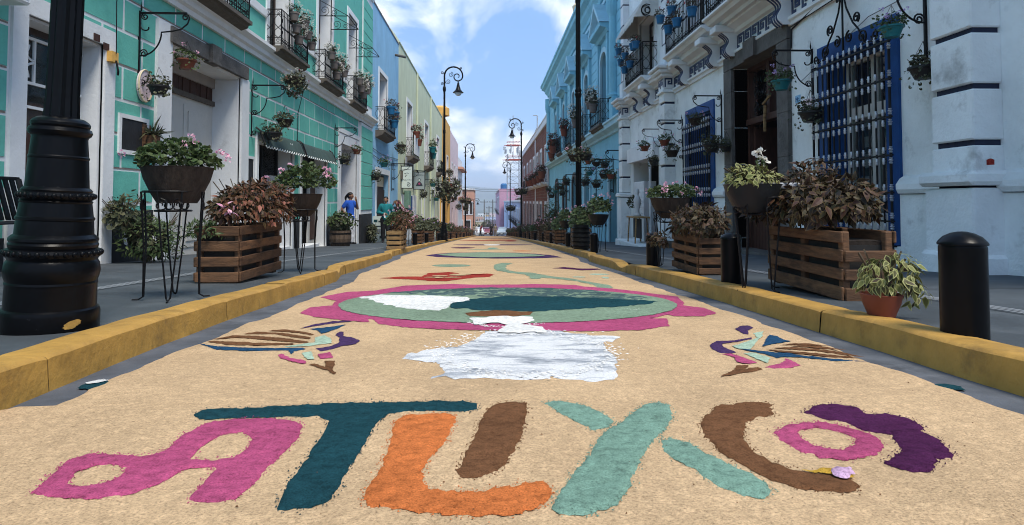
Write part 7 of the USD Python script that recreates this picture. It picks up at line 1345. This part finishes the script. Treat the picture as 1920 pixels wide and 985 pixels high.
# ================================================================ people
import manifold3d as mf
M['skin'] = mat('skin', (0.30, 0.155, 0.095), rough=0.55, var=0.06, bump=0)
M['hair_black'] = mat('hair_black', (0.012, 0.010, 0.010), rough=0.45, var=0.2, stretch=(30, 30, 3))
for n_, c_ in (('cloth_blue', (0.02, 0.10, 0.50)), ('cloth_white', (0.60, 0.61, 0.64)), ('cloth_teal', (0.006, 0.15, 0.17)), ('cloth_black', (0.012, 0.012, 0.015)), ('cloth_grey', (0.16, 0.16, 0.17)), ('cloth_tan', (0.30, 0.24, 0.17)), ('cloth_red', (0.22, 0.03, 0.04)), ('cloth_mint', (0.20, 0.42, 0.42))): M[n_] = mat(n_, c_, rough=0.85, var=0.15, bump=0.25, bscale=25)
def blob(bones, inflate=0.0, refine=0.03, it=6):
    """One skin over a skeleton of bones ((p, r), (p, r))."""
    ms = []
    for (p, r), (q, s) in bones:
        pts = []
        for c, rr in ((p, r), (q, s)):
            m = trimesh.creation.icosphere(1, rr + inflate); pts.append(np.array(m.vertices) + np.array(c))
        ms.append(mf.Manifold.hull_points(np.vstack(pts)))
    u = mf.Manifold.batch_boolean(ms, mf.OpType.Add).refine_to_length(refine); g = u.to_mesh(); t = trimesh.Trimesh(g.vert_properties[:, :3], g.tri_verts)
    trimesh.smoothing.filter_taubin(t, 0.5, 0.53, it); return np.array(t.vertices), np.array(t.faces)
def person(label, loc, rz, H, top, bottom, arms, hair='bun', sleeve=1.0, stride=0.0, lean=0.0, held=None, legs_skin=False, turn=0.0, fine=True, group=None):
    """A standing figure facing -y. arms: (elbow, wrist) per side (right, left) in units of height."""
    t = thing('person', label, 'person', loc, rz, group, (H, H, H)); V3 = lambda *a: np.array(a, float)
    up = lambda z, y=0.0: V3(0, y - lean * max(0, z - 0.52), z)
    hipL, hipR = V3(0.048, 0, 0.50), V3(-0.048, 0, 0.50); ank = {1: V3(0.05, -stride, 0.045), -1: V3(-0.055, stride, 0.045)}; knee = {s: V3(0.052 * s, -stride * s * 0.55 - 0.012, 0.275) for s in (1, -1)}
    sh = {s: up(0.805) + V3(0.098 * s, 0, 0) for s in (1, -1)}
    torso = [((up(0.52), 0.078), (up(0.60), 0.066)), ((up(0.60), 0.066), (up(0.72), 0.073)), ((up(0.72), 0.073), (up(0.79), 0.062)), ((sh[1], 0.036), (sh[-1], 0.036)), ((sh[1], 0.034), (up(0.68), 0.06)), ((sh[-1], 0.034), (up(0.68), 0.06)), ((hipL, 0.064), (hipR, 0.064)), ((hipL, 0.06), (up(0.58), 0.062)), ((hipR, 0.06), (up(0.58), 0.062))]
    neck = [((up(0.80), 0.033), (up(0.88, -0.008), 0.029))]; hc = up(0.935, -0.012)
    ct, s_t = math.cos(turn), math.sin(turn); hp = lambda x, y, z: hc + V3(x * ct - y * s_t, x * s_t + y * ct, z)
    head = [((hp(0, 0.012, 0.012), 0.050), (hp(0, -0.012, 0.008), 0.047)), ((hp(0, -0.016, -0.014), 0.040), (hp(0, -0.024, -0.040), 0.024))]
    legs = []
    for s, hp_ in ((1, hipL), (-1, hipR)): legs += [((hp_, 0.062), (knee[s], 0.040)), ((knee[s], 0.039), (knee[s] * 0.55 + ank[s] * 0.45 + V3(0, 0.008, 0), 0.036)), ((knee[s] * 0.5 + ank[s] * 0.5, 0.035), (ank[s], 0.022))]
    feet = []
    for s in (1, -1): feet += [((ank[s] + V3(0, 0.012, -0.018), 0.022), (ank[s] + V3(0.006 * s, -0.085, -0.028), 0.016))]
    ab_, hands = [], []
    for s, (e, w) in zip((-1, 1), arms):
        e, w = V3(*e), V3(*w); ab_.append((s, [((sh[s], 0.033), (e, 0.025)), ((e, 0.0245), (w, 0.016))])); d = (w - e) / np.linalg.norm(w - e); side = np.cross(d, V3(0, 1, 0.3)); side /= np.linalg.norm(side) + 1e-9
        hands += [((w, 0.015), (w + d * 0.045, 0.019))]
        if fine:
            for k, (o, L) in enumerate(((-0.016, 0.040), (-0.005, 0.048), (0.006, 0.046), (0.016, 0.036))): kn = w + d * (0.05 + L * 0.5) + side * o * 1.1; hands += [((w + d * 0.045 + side * o, 0.0062), (kn, 0.0058)), ((kn, 0.0058), (kn + d * L * 0.45 + np.cross(side, d) * 0.012, 0.0048))]
            hands += [((w + d * 0.018 + side * 0.014, 0.007), (w + d * 0.045 + side * 0.036, 0.0055))]
    body = torso + neck + head + legs + feet + hands + [x for _, a in ab_ for x in a]
    obj('body', blob(body, 0, 0.022 if fine else 0.05, 3), M['skin'], t, smooth=True)
    tops = torso + [((up(0.79), 0.045), (up(0.80), 0.04))]
    for s, a in ab_:
        e0, e1 = a[0]; tops.append(((e0[0], e0[1] + 0.004), (e0[0] + (e1[0] - e0[0]) * min(1, sleeve * 2), e1[1] + 0.006)))
        if sleeve > 0.5: f0, f1 = a[1]; tops.append(((f0[0], f0[1] + 0.004), (f0[0] + (f1[0] - f0[0]) * (sleeve * 2 - 1) * 0.92, f1[1] + 0.005)))
    obj('shirt', blob(tops, 0.010, 0.03 if fine else 0.06, 4), M[top], t, smooth=True)
    obj('trousers', blob(legs + [((hipL, 0.066), (hipR, 0.066)), ((up(0.50), 0.07), (up(0.545), 0.076))], 0.009, 0.03 if fine else 0.06, 4), M[bottom], t, smooth=True)
    for s in (1, -1): obj('shoe', blob([((ank[s] + V3(0, 0.014, -0.022), 0.025), (ank[s] + V3(0.006 * s, -0.088, -0.030), 0.019))], 0.002, 0.03, 2), M['cloth_black'], t, smooth=True)
    hb = [((hp(0, 0.02, 0.022), 0.054), (hp(0, -0.002, 0.028), 0.050)), ((hp(0, 0.024, 0.0), 0.049), (hp(0, 0.026, -0.02), 0.040))]
    if hair == 'ponytail': hb += [((hp(0, 0.07, 0.02), 0.020), (hp(0, 0.10, -0.03), 0.024)), ((hp(0, 0.10, -0.03), 0.024), (hp(0, 0.095, -0.10), 0.010))]
    if hair == 'bun': hb += [((hp(0.0, 0.055, 0.03), 0.026), (hp(0, 0.06, 0.02), 0.024))]
    if hair == 'long': hb += [((hp(0, 0.04, 0), 0.045), (hp(0, 0.06, -0.12), 0.038))]
    obj('hair', blob(hb, 0, 0.02 if fine else 0.04, 3), M['hair_black'], t, smooth=True)
    if fine:
        fc = B()
        for s in (-1, 1): m_ = trimesh.creation.icosphere(1, 0.0075); fc.add(np.array(m_.vertices) * [1.2, 0.7, 0.7] + hp(0.02 * s, -0.054, 0.0), m_.faces)
        obj('eyes', fc, M['hair_black'], t, kind=None) if False else [obj('eye', (np.array(trimesh.creation.icosphere(1, 0.0075).vertices) * [1.2, 0.7, 0.7] + hp(0.02 * s, -0.053, 0.0), np.array(trimesh.creation.icosphere(1, 0.0075).faces)), M['hair_black'], t) for s in (-1, 1)]
        obj('nose', blob([((hp(0, -0.055, -0.002), 0.006), (hp(0, -0.064, -0.018), 0.009))], 0, 0.01, 1), M['skin'], t, smooth=True); obj('mouth', B().bx(hp(0, -0.0535, -0.034), (0.026, 0.006, 0.006), turn, 0.002), M['cloth_red'], t)
        for s in (-1, 1): obj('ear', blob([((hp(0.05 * s, 0.004, 0.004), 0.009), (hp(0.049 * s, 0.006, -0.012), 0.007))], 0, 0.01, 1), M['skin'], t, smooth=True)
    if held: held(t)
    return t
p1_ = onx(655, 454, -4.42)
person('woman in bright blue top and white trousers standing in the last turquoise doorway', (-4.40, p1_[0], zs(p1_[0])), math.radians(62), 1.62, 'cloth_blue', 'cloth_white', (((-0.17, 0.075, 0.67), (-0.10, -0.01, 0.56)), ((0.15, -0.055, 0.69), (0.05, -0.105, 0.84))), 'ponytail', sleeve=0.28, lean=-0.02, turn=0.3)
def bag(t): obj('paper', B().bx((-0.03, -0.145, 0.60), (0.03, 0.012, 0.11), 0.1), M['text_white'], t); obj('shoulder_bag', B().bx((0.135, 0.03, 0.53), (0.05, 0.13, 0.13), 0, 0.012), M['cloth_black'], t)
person('woman in teal long sleeved top and black trousers walking on the left sidewalk', (-3.78, 22.4, zs(22.4)), math.radians(14), 1.66, 'cloth_teal', 'cloth_black', (((-0.16, 0.03, 0.66), (-0.045, -0.115, 0.63)), ((0.165, 0.02, 0.65), (0.15, -0.05, 0.52))), 'bun', sleeve=0.95, stride=0.03, held=bag, turn=-0.35)
def phone(t): obj('phone', B().bx((0.12, -0.20, 0.945), (0.085, 0.012, 0.045), 0.1), M['saw_pink'], t)
person('woman in dark clothes raising a pink phone behind the woman in teal', (-3.55, 23.6, zs(23.6)), math.radians(-10), 1.60, 'cloth_black', 'cloth_black', (((-0.15, -0.10, 0.78), (-0.02, -0.19, 0.92)), ((0.19, -0.09, 0.82), (0.14, -0.18, 0.93))), 'long', sleeve=0.3, held=phone)
low = (((-0.13, 0.01, 0.64), (-0.13, -0.05, 0.48)), ((0.13, 0.01, 0.64), (0.13, -0.05, 0.48)))
for (px, y, H_, tp, bt, st, lab, rz, lean) in ((921, 90, 1.72, 'cloth_black', 'cloth_black', 0.09, 'walker in black crossing the far end of the sand carpet', 0.3, 0), (929, 90, 1.75, 'cloth_tan', 'cloth_tan', 0.07, 'walker in tan clothes at the far end of the sand carpet', 0.2, 0), (894, 89, 1.62, 'cloth_white', 'cloth_white', 0.02, 'person in white by the far left planters', 1.2, 0), (901, 88, 1.7, 'cloth_red', 'cloth_black', 0.05, 'person in dark red stooping by the far left planters', 1.3, 0.35), (889, 91, 1.7, 'cloth_tan', 'cloth_grey', 0.02, 'person in pale shirt at the far left corner', 2.6, 0), (973, 74, 1.75, 'cloth_mint', 'cloth_grey', 0.02, 'person in mint shirt behind the far right planters', 0.4, 0), (1011, 47, 1.70, 'cloth_grey', 'cloth_black', 0.02, 'person in grey behind the right planters before the brick house', 0.5, 0)):
    person(lab, ((px - 919) / F * y, y, (gz(y) if y > 86 else zs(y))), rz, H_, tp, bt, low, 'short', sleeve=0.4, stride=st, lean=lean, fine=False)

# ================================================================ cars at the end of the street
for n_, c_ in (('car_white', (0.62, 0.63, 0.65)), ('car_red', (0.16, 0.02, 0.03)), ('car_silver', (0.34, 0.40, 0.44))): M[n_] = mat(n_, c_, rough=0.25, spec=0.6, var=0.03, bump=0, coat=0.6)
M['tyre'] = mat('tyre', (0.02, 0.02, 0.02), rough=0.9); M['car_glass'] = mat('car_glass', (0.02, 0.025, 0.03), rough=0.08, spec=0.7, bump=0); M['head_lamp'] = mat('head_lamp', (0.7, 0.7, 0.7), rough=0.1, bump=0)
def car(label, loc, rz, paint):
    """Nose towards -y."""
    t = thing('parked_car', label, 'car', loc, rz); W = 0.83
    def loft(prof, w0, w1):
        pl = Polygon(prof); b = B(); v, f = trimesh.creation.triangulate_polygon(pl, engine='earcut'); n = len(prof); p = np.array(prof); zt = p[:, 1].max(); zb = p[:, 1].min()
        def ring(s): w = w0 + (w1 - w0) * (p[:, 1] - zb) / (zt - zb); return np.c_[s * w, p[:, 0], p[:, 1]]
        b.add(np.vstack([ring(-1), ring(1)]), [[i, (i + 1) % n, n + (i + 1) % n, n + i] for i in range(n)])
        for s in (-1, 1): w = w0 + (w1 - w0) * (v[:, 1] - zb) / (zt - zb); b.add(np.c_[s * w, v[:, 0], v[:, 1]], f)
        return b
    obj('body', loft([(-2.0, 0.35), (-2.05, 0.6), (-1.9, 0.78), (-0.95, 0.9), (1.5, 0.93), (2.0, 0.88), (2.05, 0.5), (1.95, 0.3), (-1.9, 0.28)], W, W * 0.94), M[paint], t)
    cb_ = obj('cabin', loft([(-0.95, 0.9), (-0.3, 1.38), (0.2, 1.45), (1.0, 1.43), (1.65, 0.93)], W * 0.93, W * 0.72), M[paint], t)
    obj('windscreen', B().add([(-0.68, -0.86, 0.96), (0.68, -0.86, 0.96), (0.56, -0.33, 1.36), (-0.56, -0.33, 1.36)], [[0, 1, 2, 3]]), M['car_glass'], cb_)
    for s in (-1, 1):
        obj('side_window', B().add([(s * (W * 0.935), -0.7, 0.97), (s * (W * 0.935), 1.3, 0.98), (s * (W * 0.765), 0.95, 1.38), (s * (W * 0.765), -0.22, 1.38)], [[0, 1, 2, 3]]), M['car_glass'], cb_)
        obj('headlight', B().bx((s * 0.6, -2.0, 0.68), (0.3, 0.12, 0.14), 0, 0.03), M['head_lamp'], t); obj('mirror', B().bx((s * 0.92, -0.6, 0.98), (0.16, 0.1, 0.12), 0, 0.03), M[paint], t)
        for y in (-1.25, 1.25):
            w = obj('wheel', B().prism(Point(y, 0.31).buffer(0.31), lambda u, w_, d: (s * (W - 0.16 + d), u, w_), 0, 0.19), M['tyre'], t); obj('rim', B().prism(Point(y, 0.31).buffer(0.19), lambda u, w_, d: (s * (W + 0.03 + d), u, w_), 0, 0.012), M['mast_grey'], w)
    obj('grille', B().bx((0, -2.03, 0.55), (0.8, 0.05, 0.14)), M['tyre'], t); obj('number_plate', B().bx((0, -2.06, 0.42), (0.34, 0.02, 0.12)), M['text_white'], t)
    return t
car('white car at the far end of the street on the left', (-1.9, 104, gz(104)), 0.05, 'car_white'); car('dark red car waiting beside the white car at the street end', (-0.6, 112, gz(112)), 0.1, 'car_red'); car('silver car parked at the far right end of the street', (2.1, 103, gz(103)), -0.1, 'car_silver'); car('pale car behind the silver car at the street end', (3.0, 113, gz(113)), -0.05, 'car_white')

# ================================================================ the far end: low houses, trees, poles and wires, haze
ft = np.random.default_rng(9)
def far_tree(label, loc, h, w, leaf='green_leaf', seed=1, group=None):
    r = np.random.default_rng(seed); t = thing('tree', label, 'tree', loc, group=group); obj('trunk', B().tube([(0, 0, -0.3), (0.05 * h, 0, h * 0.3), (0.0, 0.02 * h, h * 0.6)], [h * 0.035, h * 0.028, h * 0.012], 7).tube([(0.04 * h, 0, h * 0.28), (0.2 * w, 0.1 * w, h * 0.6)], [h * 0.02, h * 0.008], 5).tube([(0.04 * h, 0, h * 0.28), (-0.25 * w, -0.1 * w, h * 0.58)], [h * 0.02, h * 0.008], 5), M['dry_wood'], t)
    plant(t, r, [('crown', leaf, mound(r, 700, (w / 2, w / 2, h * 0.36), (0, 0, h * 0.62), low=-0.8, lump=0.5, shell_=0.4, droop=0.2), h * 0.07, TR)]); return t
far_tree('small bright green tree beside the cars at the street end', (-3.6, 118, gz(118)), 2.8, 2.6, seed=91); far_tree('dark tree on the roof line beside the blue tank', (6.4, 128, gz(128) + 5.4), 2.6, 3.2, seed=92); far_tree('round tree in the valley left of the pink house', (-2, 260, gz(260)), 6, 7, seed=93); far_tree('tree in the valley beyond the salmon house', (-8, 330, -17.5), 8, 9, seed=94)
for k in range(13):
    y = 250 + 55 * k + ft.uniform(-15, 15); px = (898, 915, 926, 905, 920, 899, 911, 925, 903, 917, 930, 908, 922)[k]; x = (px - 919) / F * y; w = ft.uniform(5, 9); gzz = -SL * min(y, 300) - 6 * (1 - math.exp(-max(y - 300, 0) / 250)) - 0.4; h = ft.uniform(3.2, 6) * (1 + y / 1600)
    nw = [(x - w / 2 + 0.8 + i * w / 3, x - w / 2 + 0.8 + i * w / 3 + w / 7, gzz + h * 0.45, gzz + h * 0.75) for i in range(3)]
    col = ['cream', 'pale_pink', 'white_plaster', 'ochre', 'lavender', 'salmon'][k % 6]; d_ = ['nearest', 'second', 'third', 'fourth', 'fifth', 'sixth', 'seventh', 'eighth', 'ninth', 'tenth', 'eleventh', 'twelfth', 'farthest'][k]
    front_house('valley_house', f'{d_} of the low valley houses under the hill, {dict(cream="cream", pale_pink="pale pink", white_plaster="white", ochre="ochre", lavender="lavender", salmon="salmon")[col]} walls', x - w / 2, x + w / 2, y, gzz + h, col, nw, depth=9, zb=gzz - 1)
for k, (px, y) in enumerate(((908, 150), (917, 185), (924, 150), (913, 240))):
    x = (px - 919) / F * y; t = thing('utility_pole', ['nearest wooden utility pole left of the street end', 'second utility pole beyond the cars', 'utility pole right of the street end', 'farthest utility pole under the hill'][k], 'utility pole', (x, y, gz(y))); obj('pole', B().tube([(0, 0, 0), (0, 0, 8.6)], [0.13, 0.09], 7), M['dry_wood'], t); obj('crossarm', B().bx((0, 0, 8.0), (1.9, 0.1, 0.12)), M['dry_wood'], t)
    for s in (-0.8, 0, 0.8): obj('insulator', B().lathe([(0.03, 8.06), (0.06, 8.1), (0.03, 8.2), (0.001, 8.22)], (s, 0, 0), 8), M['pot_grey'], t)
for k, (z0, z1) in enumerate(((2.75, 2.45), (2.45, 2.15))):
    xs_ = np.linspace(-4.3, 4.6, 16); t = thing('overhead_wire', ['upper wire strung across the far street end', 'lower wire strung across the far street end'][k], 'wire'); obj('wire', B().tube(np.c_[xs_, np.full(16, 100.0), z0 + (z1 - z0) * (xs_ + 4.3) / 8.9 - 0.25 * (1 - (xs_ / 4.5) ** 2)], 0.022, 4), M['iron'], t)
# a little air between here and the hill
hz = mat_nodes('haze_air', {'v': ('principled_volume', {'color': (0.86, 0.92, 1.0), 'density': 0.00045, 'anisotropy': 0.2})}, [], volume='v.volume')
obj('haze', B().box((-5200, -60, -30), (5200, 6600, 130)), hz, label='thin pale air fading the far hill', cat='haze', kind='stuff')
